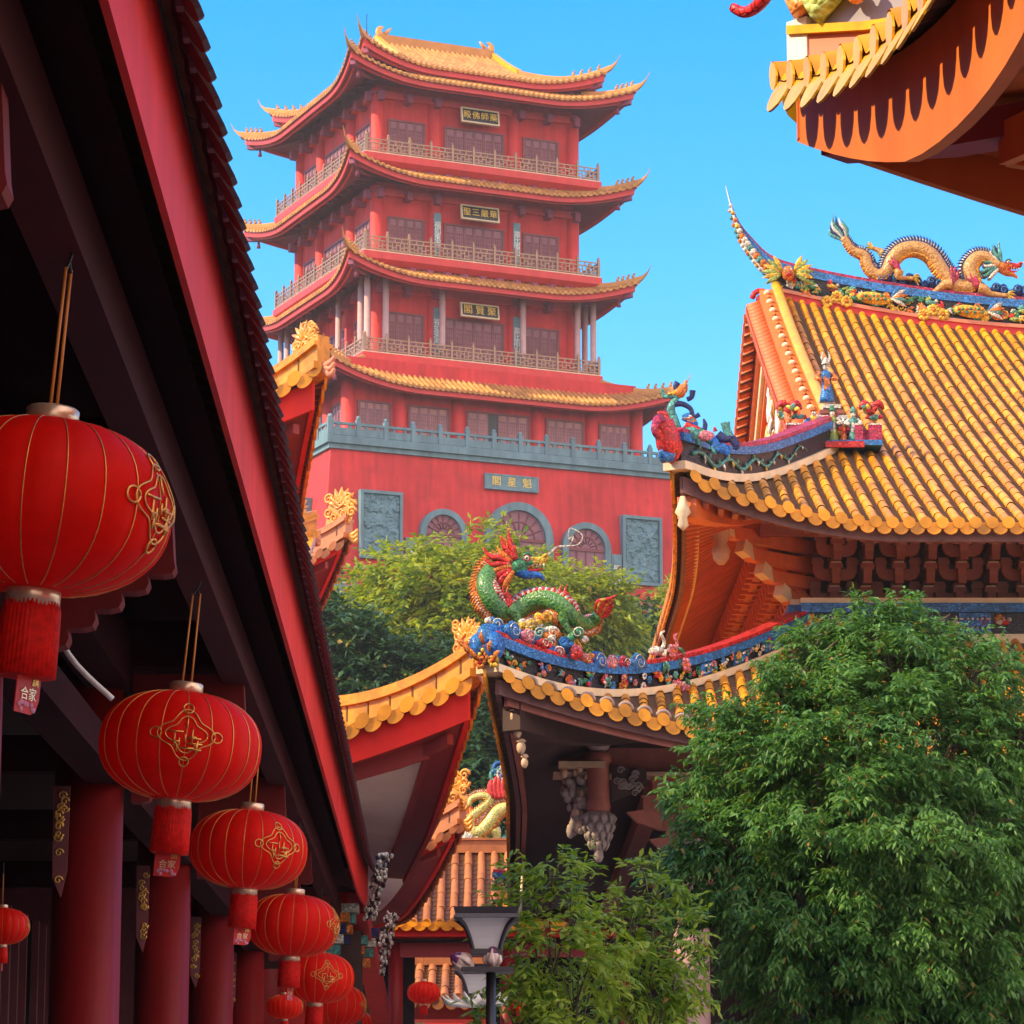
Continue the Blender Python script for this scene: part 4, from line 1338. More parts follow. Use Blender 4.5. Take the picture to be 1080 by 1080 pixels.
# ---- lower roof
KL = 3.75 / 4.5
LR = Roof(10.0, 15.75, 6.0, lambda b: 0.335 * b + 0.022 * b * b, L=5.4, F=0.84, Fo=0.26, k=KL, gb=4.5, p=2.0)
LS = 0.2
for sd in 'FLRB':
    mb = hbm()
    fine = sd == 'F'
    LR.tiles(mb, sd, LS if sd in 'FL' else 0.4, 0.06 if sd in 'FL' else 0.12, 0.32, 6 if fine else 4, None, pan_step=0.10 if fine else 0)
    sl = mb.build('lower_roof_slope', [MT['tile'], MT['pan']], hall)
    mb = hbm(); LR.eave_ends(mb, sd, LS if sd in 'FL' else 0.4, 0.062 if sd in 'FL' else 0.12, 0, drop=0.13)
    mb.build('lower_eave_tiles', [MT['tile']], sl)
    mb = hbm()
    # little grey clay rings on the tile ends, near the eave
    if fine:
        for a in LR.rows('F', LS):
            P, la, tb_, nn = LR.frame('F', a, 0.18)
            pts = [P + la * (0.075 * cos(pi * j / 8)) + nn * (0.075 * sin(pi * j / 8) + 0.012) for j in range(9)]
            mb.tube(pts, 0.022, 5, 0)
        mb.build('tile_ring_pattern', [MT['grey_carving']], sl)
    mb = hbm(); LR.fascia(mb, sd, 0.10, 0.17, 0.06, -0.06, 0, 50); LR.fascia(mb, sd, 0.2, 0.12, 0.06, -0.2, 1, 50)
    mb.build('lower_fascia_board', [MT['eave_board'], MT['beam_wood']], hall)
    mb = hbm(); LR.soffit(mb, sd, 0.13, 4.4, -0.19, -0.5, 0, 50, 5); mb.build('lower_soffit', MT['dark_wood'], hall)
for cn in ('FL', 'FR', 'BL', 'BR'):
    p = LR.hip(cn, -0.02, 4.5, 26, 0.04)
    d = (p[0] - p[4]); d.z = 0; d.normalize()
    w = 0.11
    sc = lerp_list([1.15, 1.05, 1.0, 1.0], 27)
    mb = hbm()
    mb.sweep(p, sp(w + 0.06, -0.06, 0.03), 0)
    mb.sweep(p, sp(w, 0.03, 0.20), 1, sc)
    mb.sweep(p, sp(w + 0.05, 0.20, 0.30), 2, sc)
    mb.sweep(p, sp(w + 0.03, 0.30, 0.35), 3, sc)
    hr = mb.build('lower_hip_ridge', [MT['cream'], PAL[PI['ink']], PAL[PI['sky']], PAL[PI['red']]], hall)
    mb = hbm()
    rq = random.Random(21)
    for sgn in (-1, 1):
        nrm = d.cross(UP) * sgn
        relief_band(mb, [q + nrm * (w + 0.02) for q in p], 0.0, 0.23, nrm, rq, 17, ('pink', 'yellow', 'orange', 'teal', 'white', 'red', 'sky', 'green'), 0.02, 1.0)
        # blue meander plates
        for i in (16, 19, 22, 24):
            c = p[i] + nrm * (w + 0.015) + UP * 0.115
            t = (p[i + 1] - p[i - 1]).normalized()
            mb.obox(c, t * 0.16, nrm * 0.012, UP * 0.07, PI['sky'])
            for q in range(5):
                mb.obox(c + nrm * 0.014 + t * (0.05 * (q - 2)) + UP * (0.04 * ((q % 2) * 2 - 1)), t * 0.03, nrm * 0.008, UP * 0.012, PI['white'])
    # bouquet of peonies with two cranes, partway up the ridge
    cb = p[13] + UP * 0.12
    nf = d.cross(UP)
    if nf.y > 0:
        nf = -nf
    for i in range(16):
        c = cb + d * rq.uniform(-0.35, 0.3) + UP * rq.uniform(-0.22, 0.3) + nf * rq.uniform(0.12, 0.22)
        if i % 3 == 0:
            rosette(mb, c, d, UP, nf, 0.09, PI['pink'], PI['orange'], 6)
        else:
            an = rq.uniform(0, 6.28)
            leaf_orn(mb, c, d * cos(an) + UP * sin(an), nf, 0.16, 0.035, PI['teal' if i % 2 else 'green'])
    for q in (-0.1, 0.16):
        b0 = cb + d * q + UP * 0.3
        mb.ell(b0, (0.1, 0.05, 0.06), PI['white'], 8, 5)
        mb.tube(cr([b0 - d * 0.08, b0 - d * 0.16 + UP * 0.12, b0 - d * 0.1 + UP * 0.22, b0 - d * 0.17 + UP * 0.26], 4), lerp_list([0.03, 0.02, 0.012], 13), 5, PI['white' if q > 0 else 'pink'])
    mb.build('lower_hip_reliefs', PAL, hr)
    if cn in ('FL', 'FR'):
        # hull-shaped prow under the dragon, in blue, with cloud scrolls
        mb = hbm()
        pr = p[:12]
        hs_ = [0.10, 0.20, 0.20, 0.16, 0.12, 0.09, 0.06, 0.05, 0.04, 0.03, 0.03, 0.02]
        vs = []; fs = []
        nf2 = d.cross(UP)
        for i, q in enumerate(pr):
            for sgn in (-1, 1):
                vs.append(q + UP * 0.34 + nf2 * (sgn * 0.15)); vs.append(q + UP * (0.34 + hs_[i]) + nf2 * (sgn * 0.10) + d * (0.05 * hs_[i] / 0.3))
        for i in range(11):
            k = i * 4; j = k + 4
            fs += [(k, j, j + 1, k + 1), (k + 2, k + 3, j + 3, j + 2), (k + 1, j + 1, j + 3, k + 3)]
        fs += [(0, 1, 3, 2)]
        mb.add(vs, fs, PI['blue'])
        for i, cc in ((1, 'sky'), (2, 'pink'), (3, 'red'), (5, 'sky'), (6, 'orange'), (7, 'blue'), (8, 'pink'), (9, 'magenta'), (10, 'sky')):
            for sgn in (-1, 1):
                nn = nf2 * sgn
                c = pr[i] + UP * (0.32 + hs_[i] * 0.75) + nn * 0.15
                r_ = 0.065 + 0.025 * ((i * 2) % 3)
                mb.ell(c, (r_, r_, 0.05), PI[cc], 12, 6, (d, UP, nn))
                for z in range(3):
                    mb.ell(c + d * rq.uniform(-0.11, 0.11) + UP * rq.uniform(-0.04, 0.05), (r_ * 0.6, r_ * 0.6, 0.045), PI[cc], 9, 5, (d, UP, nn))
                spiral(mb, c + nn * 0.045, d, UP, r_ * 0.85, 1.6, 0.007, PI['white'], 20, 1, 4)
        e_ = p[0] + d * 0.02
        for sgn in (-1, 0, 1):
            mb.ell(e_ + UP * (0.33 - 0.10 * abs(sgn)) + nf2 * (0.12 * sgn), (0.12, 0.12, 0.17), PI['blue' if sgn else 'sky'], 10, 7)
        for z in range(6):
            c = e_ + d * 0.06 + UP * (0.05 + 0.09 * (z % 3)) + nf2 * (0.16 * (z / 2.5 - 1))
            rosette(mb, c, nf2, UP, d, 0.085, PI['orange' if z % 2 else 'terra' if 'terra' in PI else 'yellow'], PI['red'], 6)
            leaf_orn(mb, c, d * 0.5 + UP * 0.6 + nf2 * (z / 2.5 - 1), d, 0.2, 0.04, PI['orange'])
        mb.build('cloud_prow', PAL, hr)
    mb = hbm(); q = LR.hip(cn, 0.25, 4.2, 10, -0.3)
    mb.sweep(q, [(-0.13, -0.28), (0.13, -0.28), (0.13, 0.02), (-0.13, 0.02)], 0)
    mb.build('lower_hip_rafter', MT['dark_wood'], hall)
    mb = hbm()
    for (i_, s_) in ((0, 1.0), (1, 0.8), (2, 0.9), (3, 0.7)):
        c = q[0] + UP * (-0.12 - 0.17 * i_) + d * (-0.06 * i_ - 0.05)
        mb.ell(c, (0.06 * s_, 0.06 * s_, 0.09 * s_), 0, 8, 5); mb.lathe([(0.02, 0.05), (0.07 * s_, 0.07), (0.03, 0.1)], 7, c)
    mb.build('corner_pendant', [MT['bracket_pale']], hall)
# apron ridge against the upper wall
for sd, nr in (('F', FRONT), ('L', LEFT), ('R', -LEFT), ('B', -FRONT)):
    p = LR.line(sd, 4.42, 40, 0.0)
    mb = hbm()
    mb.sweep(p, sp(0.14, -0.06, 0.06), 0); mb.sweep(p, sp(0.1, 0.06, 0.34), 1); mb.sweep(p, sp(0.15, 0.34, 0.46), 2); mb.sweep(p, sp(0.12, 0.46, 0.53), 0)
    ap = mb.build('apron_ridge', [MT['cream'], PAL[PI['ink']], PAL[PI['sky']]], hall)
    if sd in 'FL':
        mb = hbm()
        rq = random.Random(31)
        hp = [HM @ q for q in p]
        relief_band(mb, [q + nr * 0.1 for q in p], 0.06, 0.34, nr, rq, 5.0, ('orange', 'yellow', 'pink', 'white', 'red'), 0.02, 1.1)
        n = len(p)
        for i in range(3, n - 3, 4):
            t = (p[i + 1] - p[i - 1]).normalized(); c = p[i] + nr * 0.115 + UP * 0.2
            mb.obox(c, t * 0.2, nr * 0.012, UP * 0.13, PI['sky'])
            for q in range(12):
                mb.obox(c + nr * 0.014 + t * (0.028 * (q % 6 - 2.5) * 2.2) + UP * (0.07 * ((q // 6) * 2 - 1) * 0.8), t * 0.045, nr * 0.008, UP * 0.01, PI['white'])
        mb.build('apron_relief_pattern', PAL, ap)

# ---- upper wall with bracket sets
UW = 6.1       # half width of the upper wall (x 3.9 .. 16.1)
WY = -10.8     # front wall plane (local y): world 41.2
mb = hbm(); mb.box(-UW, UW, WY, -WY, 7.0, 9.6); mb.build('upper_wall', MT['dark_wood'], hall)
mb = hbm(); mb.box(-UW - 0.15, UW + 0.15, WY - 0.22, WY - 0.003, 8.22, 8.38); mb.box(-UW - 0.22, -UW - 0.003, WY - 0.0, -WY, 8.22, 8.38)
mb.box(-UW - 0.75, UW + 0.75, WY - 0.95, WY - 0.80, 9.20, 9.34); mb.box(-UW - 0.75, -UW - 0.62, WY - 0.80, -WY, 9.20, 9.34)
mb.build('eave_purlin', MT['bracket'], hall)


def bracket_set(o, ux, ou, main, root, mt):
    """one dougong set: stacked U arms on stepped blocks"""
    mb = MB(HM); o = V(o); ux = V(ux); ou = V(ou)
    tiers = 3
    for k in range(tiers):
        z = 8.42 + 0.27 * k; d = 0.14 + 0.25 * k
        c = o + ou * d + UP * z
        # arm reaching out from the wall, with a beaked nose
        mb.prism([(0, 0.02), (d, 0.02), (d + 0.17, 0.06), (d + 0.2, 0.16), (d, 0.18), (0, 0.18)], o + UP * z - ux * 0.055, ou, UP, ux * 0.11, 0)
        if main:
            w = 0.30 - 0.02 * k
            t = 0.12
            U = [(-w, 0.24), (-w, 0.10), (-w * 0.86, 0.03), (-w * 0.6, 0.0), (w * 0.6, 0.0), (w * 0.86, 0.03), (w, 0.10), (w, 0.24), (w - t, 0.24), (w - t * 1.1, 0.14), (-w + t * 1.1, 0.14), (-w + t, 0.24)]
            mb.prism(U, c + UP * 0.02 - ou * 0.05, ux, UP, ou * 0.10, 0)
            for q in (-1, 0, 1):
                p = c + ux * (q * (w - t * 0.5)) + UP * 0.25
                mb.frustum if False else mb.obox(p, ux * 0.075, ou * 0.075, UP * 0.03, 0)
                mb.obox(p + UP * 0.045, ux * 0.06, ou * 0.06, UP * 0.014, 0)
        # front block: stepped capital
        p = o + ou * (d + 0.12) + UP * (z + 0.02)
        mb.obox(p + UP * 0.03, ux * 0.05, ou * 0.05, UP * 0.09, 0)
        mb.obox(p + UP * 0.16, ux * 0.085, ou * 0.07, UP * 0.035, 0)
        mb.obox(p + UP * 0.205, ux * 0.065, ou * 0.06, UP * 0.014, 1)
    return mb.build('bracket_set', [mt, MT['bracket_pale']], root)


n = 30
for i in range(n):
    x = -UW + 0.25 + i * (2 * UW - 0.5) / (n - 1)
    bracket_set((x, WY, 0), (1, 0, 0), (0, -1, 0), i % 2 == 0, hall, MT['bracket'])
for i in range(26):
    y = WY + 0.25 + i * 0.42
    bracket_set((-UW, y, 0), (0, -1, 0), (-1, 0, 0), i % 2 == 0, hall, MT['rafter'] if i < 30 else MT['bracket'])  # left sets use the sunlit orange copy of the bracket colour
# corner set: diagonal beaks with carved pale noses
mb = hbm(); dg = V((-0.72, -0.69, 0)).normalized(); cx = V((-UW, WY, 0)); px_ = dg.cross(UP)
for k in range(4):
    z = 8.4 + 0.24 * k; l = 0.5 + 0.36 * k
    mb.prism([(-0.2, 0), (l, 0), (l + 0.16, 0.1), (l + 0.1, 0.22), (l - 0.1, 0.16), (-0.2, 0.16)], cx + UP * z - px_ * 0.07, dg, UP, px_ * 0.14, 0)
    mb.prism([(l - 0.02, 0.0), (l + 0.2, 0.1), (l + 0.14, 0.26), (l + 0.02, 0.2)], cx + UP * z - px_ * 0.075, dg, UP, px_ * 0.15, 1)
c = cx + dg * 1.75 + UP * 9.02
mb.lathe([(0.04, -0.25), (0.10, -0.18), (0.12, -0.07), (0.07, 0.02), (0.12, 0.12), (0.11, 0.2), (0.05, 0.3)], 12, c, 2)
mb.build('corner_bracket', [MT['rafter'], MT['cream'], MT['bracket_pale']], hall)

# ---- lower storey: columns, beams, capitals
LY = -12.9      # front colonnade: world y 39.1
LX = -8.1       # left colonnade: world x 1.9
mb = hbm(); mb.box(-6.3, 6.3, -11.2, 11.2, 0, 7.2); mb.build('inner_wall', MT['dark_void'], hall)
mb = hbm(); mb.box(-6.2, 6.2, -11.35, -11.22, 0.2, 4.6); mb.build('door_screen', MT['frame_wood'], hall)
mb = hbm()
mb.box(LX - 1.35, -LX + 0.35, LY - 0.14, LY + 0.14, 6.02, 6.32); mb.box(LX - 0.2, -LX, LY - 0.12, LY + 0.12, 5.78, 5.98, 0)
mb.box(LX - 0.12, LX + 0.12, LY + 0.15, -LY, 6.02, 6.3)
mb.box(LX - 1.4, -LX + 0.45, LY - 0.3, LY + 0.3, 5.985, 6.015, 1)
mb.build('architrave', [MT['beam_wood'], MT['bracket_pale']], hall)
for i, x in enumerate((LX + 0.26, -4.6, -1.6, 1.6, 4.6, 7.8)):
    mb = hbm()
    mb.lathe([(0.36, 0.0), (0.36, 0.15), (0.30, 0.3), (0.26, 0.38), (0.225, 0.5), (0.22, 5.1), (0.2, 6.0)], 18, (x, LY, 0), 0)
    mb.build('stone_column', MT['pink_stone'], hall)
# hanging lotus post at the corner with carved figures and brackets
hp = V((LX - 0.86, LY - 0.35, 0.08))
mb = hbm()
mb.lathe([(0.13, 5.42), (0.15, 5.5), (0.135, 5.6), (0.13, 6.02), (0.16, 6.05), (0.16, 6.12), (0.13, 6.16)], 14, hp, 0)
mb.lathe([(0.03, 4.84), (0.06, 4.9), (0.05, 4.98), (0.09, 5.06), (0.13, 5.16), (0.165, 5.28), (0.17, 5.38), (0.15, 5.44)], 16, hp, 1)
for k in range(4):
    for q in range(10):
        a = q * 2 * pi / 10 + (k % 2) * pi / 10
        r_ = (0.175, 0.165, 0.135, 0.10)[k]; zc = 5.36 - 0.1 * k; dv = V((cos(a), sin(a), 0))
        mb.tube(cr([hp + dv * (r_ - 0.02) + UP * (zc + 0.06), hp + dv * (r_ + 0.025) + UP * zc, hp + dv * (r_ - 0.01) + UP * (zc - 0.08)], 3), lerp_list([0.03, 0.055 - 0.006 * k, 0.012], 7), 6, 1, flat=0.5, ref=dv)
mb.ell(hp + V((0, -0.02, 6.3)), (0.16, 0.16, 0.15), 1, 12, 8)
mb.build('hanging_lotus_post', [MT['beam_wood'], MT['grey_carving']], hall)
mb = hbm()
rg = random.Random(8)
for i in range(70):
    t = rg.random()
    c = hp + V((-0.22 + rg.uniform(-0.12, 0.1), 0.1 + rg.uniform(-0.15, 0.2), 5.98 - 0.75 * t)) + V((-0.1 * (1 - t), 0, 0))
    mb.ell(c, (rg.uniform(0.03, 0.07), 0.05, rg.uniform(0.04, 0.10)), 0 if rg.random() < 0.7 else 1, 6, 4)
mb.obox(hp + V((-0.2, 0, 6.0)), (0.28, 0, 0), (0, 0.2, 0), (0, 0, 0.035), 1)
mb.build('carved_figures', [MT['grey_carving'], MT['bracket_pale']], hall)
mb = hbm()
pl = [(0, 0), (0.42, 0), (0.42, -0.16), (0.3, -0.3), (0.12, -0.36), (0, -0.4)]
mb.prism(pl, hp + V((0.16, -0.05, 5.97)), (1, 0, 0), UP, (0, 0.08, 0), 0)
for i in range(16):
    c = hp + V((0.2 + rg.random() * 0.34, -0.08, 5.95 - rg.random() * 0.3))
    spiral(mb, c, V((1, 0, 0)), UP, 0.05, 1.4, 0.014, 1, 12, 1, 4)
mb.build('carved_spandrel', [MT['dark_wood'], MT['grey_carving']], hall)
for i, (dx, dz, l) in enumerate(((0.35, 5.35, 0.9), (0.62, 5.02, 0.85), (0.85, 4.7, 0.8))):
    mb = hbm(); o = hp + V((dx, 0.25, dz))
    mb.prism([(0, 0.12), (0.12, 0.0), (0.4, -0.1), (l, -0.16), (l, 0.1), (0.3, 0.16)], o, (1, 0, 0), UP, (0, 0.2, 0), 0)
    mb.obox(o + V((0.3, 0.08, 0.22)), (0.1, 0, 0), (0, 0.1, 0), (0, 0, 0.07), 0)
    mb.obox(o + V((0.3, 0.08, 0.305)), (0.12, 0, 0), (0, 0.11, 0), (0, 0, 0.015), 0)
    mb.build('corbel_arm', [MT['beam_wood']], hall)
mb = hbm(); mb.tube(cr([(LX - 1.7, -3, 5.9), (LX - 1.75, -8, 5.3), (LX - 1.8, -10, 4.4)], 5), 0.02, 5); mb.build('cable', MT['cream'], hall)
# stone plinth
mb = hbm(); mb.box(-9.4, 9.4, -14.6, 14.6, 0.0, 0.35); mb.build('plinth', MT['pink_stone'], hall)

# ================================================================== dragons and figures on the hall
DM = dict(
    gold=dict(body=scale_mat('gold_dragon_scales', (0.40, 0.15, 0.03), (0.52, 0.30, 0.09), 30), belly=PAL[PI['orange']], belly2=PAL[PI['yellow']], head=PAL[PI['orange']], claw=PAL[PI['yellow']], flame=PAL[PI['magenta']]),
    green=dict(body=scale_mat('green_dragon_scales', (0.012, 0.13, 0.06), (0.09, 0.24, 0.05), 30), belly=PAL[PI['red']], belly2=PAL[PI['white']], head=PAL[PI['green']], claw=PAL[PI['yellow']], flame=PAL[PI['red']]),
    lime=dict(body=scale_mat('lime_dragon_scales', (0.22, 0.36, 0.05), (0.70, 0.55, 0.20), 20), belly=PAL[PI['orange']], belly2=PAL[PI['yellow']], head=PAL[PI['green']], claw=PAL[PI['yellow']], flame=PAL[PI['red']]))


def zpts(lst, ox, oy, sc, Y):
    return [at(ox + x / sc, oy + y / sc, Y) for (x, y) in lst]


d1 = thing('ridge_dragon', 'golden scaled dragon with blue back fins crawling along the main ridge of the hall', 'dragon statue', at(985, 318, 52))
Z = lambda l: zpts(l, 860, 220, 4.909, 52.0)
body = [(145, 150), (190, 215), (252, 245), (272, 300), (315, 342), (365, 330), (400, 262), (450, 216), (530, 208), (600, 245), (655, 325), (715, 392), (785, 408), (812, 370), (800, 305), (838, 255), (890, 256), (945, 300)]
p = Z(body)
mpx = 52.0 * 1.02 / 3400 / 4.909
rad = [r_ * mpx for r_ in (20, 24, 28, 30, 32, 34, 38, 40, 42, 42, 42, 42, 42, 42, 40, 36, 32, 32)]
q = Z([(375, 250), (330, 205), (300, 195), (430, 330), (425, 365), (500, 372), (700, 400), (640, 420), (600, 450), (840, 420), (900, 450), (985, 462)])
off = V((0, -0.12, 0)); off2 = V((0, 0.12, 0))
legs = [(q[0] + off2, q[1] + off2, q[2] + off2, 0.065), (q[3] + off, q[4] + off, q[5] + off, 0.065), (q[6] + off, q[7] + off, q[8] + off, 0.075), (q[9] + off, q[10] + off, q[11] + off, 0.075)]
dragon(d1, p, rad, V((0.97, 0, -0.16)), 0.24, DM['gold'], legs, N=V((0, -1, 0)), fin_sign=-1, mane='teal', fin='navy', snout='red', jaw='orange', horn='navy')
mb = MB()
for i in range(34):
    x = 6.15 + i * 0.12; c = V((x, 52.0, zlow(x) + 0.7 + 0.04 * ((i * 5) % 3)))
    mb.ell(c, (0.09, 0.08, 0.09 + 0.03 * (i % 3)), 0, 8, 5)
    spiral(mb, c + V((0, -0.08, 0.02)), V((1, 0, 0)), UP, 0.07, 1.4, 0.014, 1, 12, 1, 4)
mb.build('wave_base', [PAL[PI['navy']], PAL[PI['sky']]], d1)

d2 = thing('corner_dragon', 'green dragon with red mane and blue jaw on the lower eave corner', 'dragon statue', at(575, 690, 36.6))
Z = lambda l, Y=36.9: zpts(l, 480, 540, 5.4, Y)
body = [(818, 585), (790, 612), (740, 630), (690, 618), (645, 575), (585, 520), (500, 492), (410, 512), (335, 562), (262, 560), (205, 500), (178, 420), (200, 345), (262, 300), (330, 310)]
p = Z(body)
m2 = 36.9 * 1.02 / 3400 / 5.4
rad = [r_ * m2 * 1.25 for r_ in (24, 30, 34, 38, 44, 48, 50, 50, 48, 48, 48, 48, 46, 42, 44)]
for i in range(len(p)):
    p[i] += V((0, 0.10 * sin(i * 1.1), 0))
q = Z([(630, 560), (620, 640), (670, 730), (310, 560), (360, 620), (420, 680), (560, 560), (610, 620), (600, 680)])
off = V((0, -0.12, 0))
legs = [(q[0] + off, q[1] + off, q[2] + off, 0.07), (q[3] + off, q[4] + off, q[5] + off, 0.065), (q[6] - off, q[7] - off, q[8] - off, 0.065)]
dragon(d2, p, rad, V((0.98, -0.05, 0.02)), 0.25, DM['green'], legs, N=V((0, -1, 0)), fin_sign=-1, mane='red', fin='orange', snout='yellow', jaw='blue', horn='orange', tail_cols=('red', 'yellow', 'red', 'red', 'orange', 'red'), spike=1.1)
mb = MB()
for (x, y, c, c2) in ((240, 640, 'sky', 'white'), (325, 690, 'pink', 'red'), (430, 640, 'yellow', 'white'), (620, 745, 'blue', 'sky'), (540, 750, 'orange', 'cream'), (590, 800, 'pink', 'white'), (690, 790, 'pink', 'red'), (480, 690, 'teal', 'white'), (520, 600, 'yellow', 'orange'), (700, 690, 'green', 'white'), (560, 690, 'orange', 'white'), (420, 720, 'white', 'teal')):
    o = Z([(x, y)], 36.75)[0]
    mb.ell(o, (0.075, 0.05, 0.065), PI[c], 10, 6)
    for z in range(4):
        mb.ell(o + V((rnd.uniform(-0.1, 0.1), rnd.uniform(-0.03, 0.03), rnd.uniform(-0.07, 0.05))), (0.055, 0.04, 0.045), PI[c if z % 2 else (c2 if c2 in PI else 'white')], 8, 5)
    spiral(mb, o + V((0, -0.06, 0)), V((1, 0, 0)), UP, 0.07, 1.6, 0.007, PI[c2 if c2 in PI else 'white'], 18, 1, 4)
mb.build('cloud_base', PAL, d2)

# phoenix group on the corner of the upper eave
ph = thing('phoenix_ornament', 'blue and teal porcelain phoenix with curled plumes on the upper eave corner', 'roof ornament', at(735, 488, 38.2))
Z = lambda l: zpts(l, 680, 390, 8.31, 38.2)
mb = MB()


def blade(pts, w, c, fl=0.5):
    P = cr(Z(pts), 4); mb.tube(P, lerp_list(w, len(P)), 6, PI[c], flat=fl, ref=(0, -1, 0))


for (pts, w, c) in (
        ([(320, 660), (290, 560), (250, 430), (230, 340), (270, 260), (310, 210)], [0.06, 0.07, 0.06, 0.05, 0.04, 0.02], 'teal'),
        ([(300, 640), (250, 580), (200, 560), (170, 620), (145, 570)], [0.05, 0.04, 0.03, 0.025, 0.015], 'navy'),
        ([(240, 500), (200, 440), (180, 390), (110, 380)], [0.05, 0.05, 0.04, 0.02], 'red'),
        ([(260, 300), (330, 300), (400, 340), (430, 410), (480, 390)], [0.04, 0.035, 0.03, 0.025, 0.03], 'navy'),
        ([(300, 230), (240, 230), (170, 230), (150, 170)], [0.04, 0.035, 0.03, 0.02], 'teal'),
        ([(300, 220), (350, 170), (360, 90)], [0.05, 0.04, 0.01], 'orange'),
        ([(290, 200), (270, 150), (290, 110)], [0.035, 0.03, 0.04], 'navy'),
        ([(370, 260), (410, 240), (420, 180)], [0.03, 0.03, 0.04], 'navy'),
        ([(330, 620), (400, 560), (480, 560), (560, 600), (620, 660)], [0.06, 0.08, 0.08, 0.06, 0.04], 'green'),
        ([(350, 480), (420, 520), (500, 560), (580, 590)], [0.05, 0.07, 0.06, 0.03], 'red'),
        ([(440, 520), (440, 450), (420, 410)], [0.03, 0.025, 0.01], 'orange'),
        ([(520, 540), (530, 480), (515, 430)], [0.03, 0.03, 0.01], 'navy'),
        ([(590, 600), (640, 680), (700, 700), (740, 740)], [0.06, 0.07, 0.07, 0.04], 'blue'),
        ([(640, 560), (690, 600), (760, 600), (800, 660), (790, 700)], [0.05, 0.06, 0.05, 0.05, 0.03], 'navy'),
        ([(620, 540), (610, 500)], [0.03, 0.01], 'red'),
        ([(760, 610), (720, 530), (705, 460)], [0.05, 0.05, 0.06], 'teal'),
        ([(480, 660), (470, 600)], [0.03, 0.04], 'teal'),
        ([(610, 740), (600, 660)], [0.03, 0.04], 'teal')):
    blade(pts, w, c)
for i in range(5):
    blade([(310, 620 - 10 * i), (260, 600 - 30 * i), (220, 530 - 14 * i)], [0.035, 0.04, 0.01], 'navy' if i < 3 else 'red')
for i in range(6):
    blade([(330, 420), (390 + 10 * i, 400 + 14 * i), (370 + 12 * i, 440 + 10 * i)], [0.03, 0.04, 0.02], ('sky', 'white', 'red', 'teal', 'orange', 'blue')[i])
mb.build('plumes', PAL, ph)
mb = MB()
c = Z([(310, 200)])[0]; mb.ell(c, (0.07, 0.06, 0.07), PI['orange'], 9, 6)
mb.tube([c + V((-0.05, 0, 0)), c + V((-0.16, -0.02, -0.03))], [0.04, 0.005], 6, PI['yellow'])
mb.build('bird_body', PAL, ph); mb = MB()
c = Z([(400, 560)])[0]; mb.ell(c, (0.14, 0.07, 0.09), PI['teal'], 10, 6); mb.build('bird_body', PAL, ph); mb = MB()
c = Z([(530, 580)])[0]; mb.ell(c, (0.12, 0.06, 0.07), PI['pink'], 10, 6)
mb.build('bird_body', PAL, ph)

# figurine stage at the foot of the verge
st = thing('figurine_stage', 'small porcelain stage of warrior figurines with a tall horned figure behind, at the roof verge', 'roof ornament', at(878, 472, 42.3))
Z = lambda x, y, Y=42.3: at(820 + x / 7.717, 360 + y / 7.717, Y)
mb = MB()
a, b_ = Z(60, 870), Z(835, 870)
x0, x1, zb = a.x, b_.x, a.z
mb.box(x0, x1, 42.0, 42.62, zb - 0.02, zb + 0.05, 1); mb.box(x0 + 0.3, x1 - 0.25, 41.94, 42.0, zb - 0.06, zb + 0.02, 0)
for (p0, p1) in ((0.0, 0.16), (0.17, 0.25), (0.86, 1.0), (0.72, 0.80)):
    mb.box(x0 + (x1 - x0) * p0, x0 + (x1 - x0) * p1, 42.02, 42.09, zb + 0.05, zb + 0.26, 2)
    mb.box(x0 + (x1 - x0) * p0, x0 + (x1 - x0) * p1, 42.015, 42.095, zb + 0.26, zb + 0.285, 3)
mb.box(x0, x1, 42.5, 42.6, zb + 0.05, zb + 0.3, 2)
mb.build('stage', [PAL[PI['red']], PAL[PI['sky']], PAL[PI['magenta']], PAL[PI['white']]], st)
mb = MB()
c0 = Z(450, 720)
for k in range(5):
    w = 0.30 - 0.045 * k
    mb.box(c0.x - w, c0.x + w, 42.3, 42.55, c0.z + 0.075 * k, c0.z + 0.075 * k + 0.055, k % 2)
mb.box(c0.x - 0.04, c0.x + 0.04, 42.29, 42.31, c0.z + 0.2, c0.z + 0.28, 2)
mb.build('rockery_tower', [PAL[PI['white']], MT['bracket'], PAL[PI['ink']]], st)


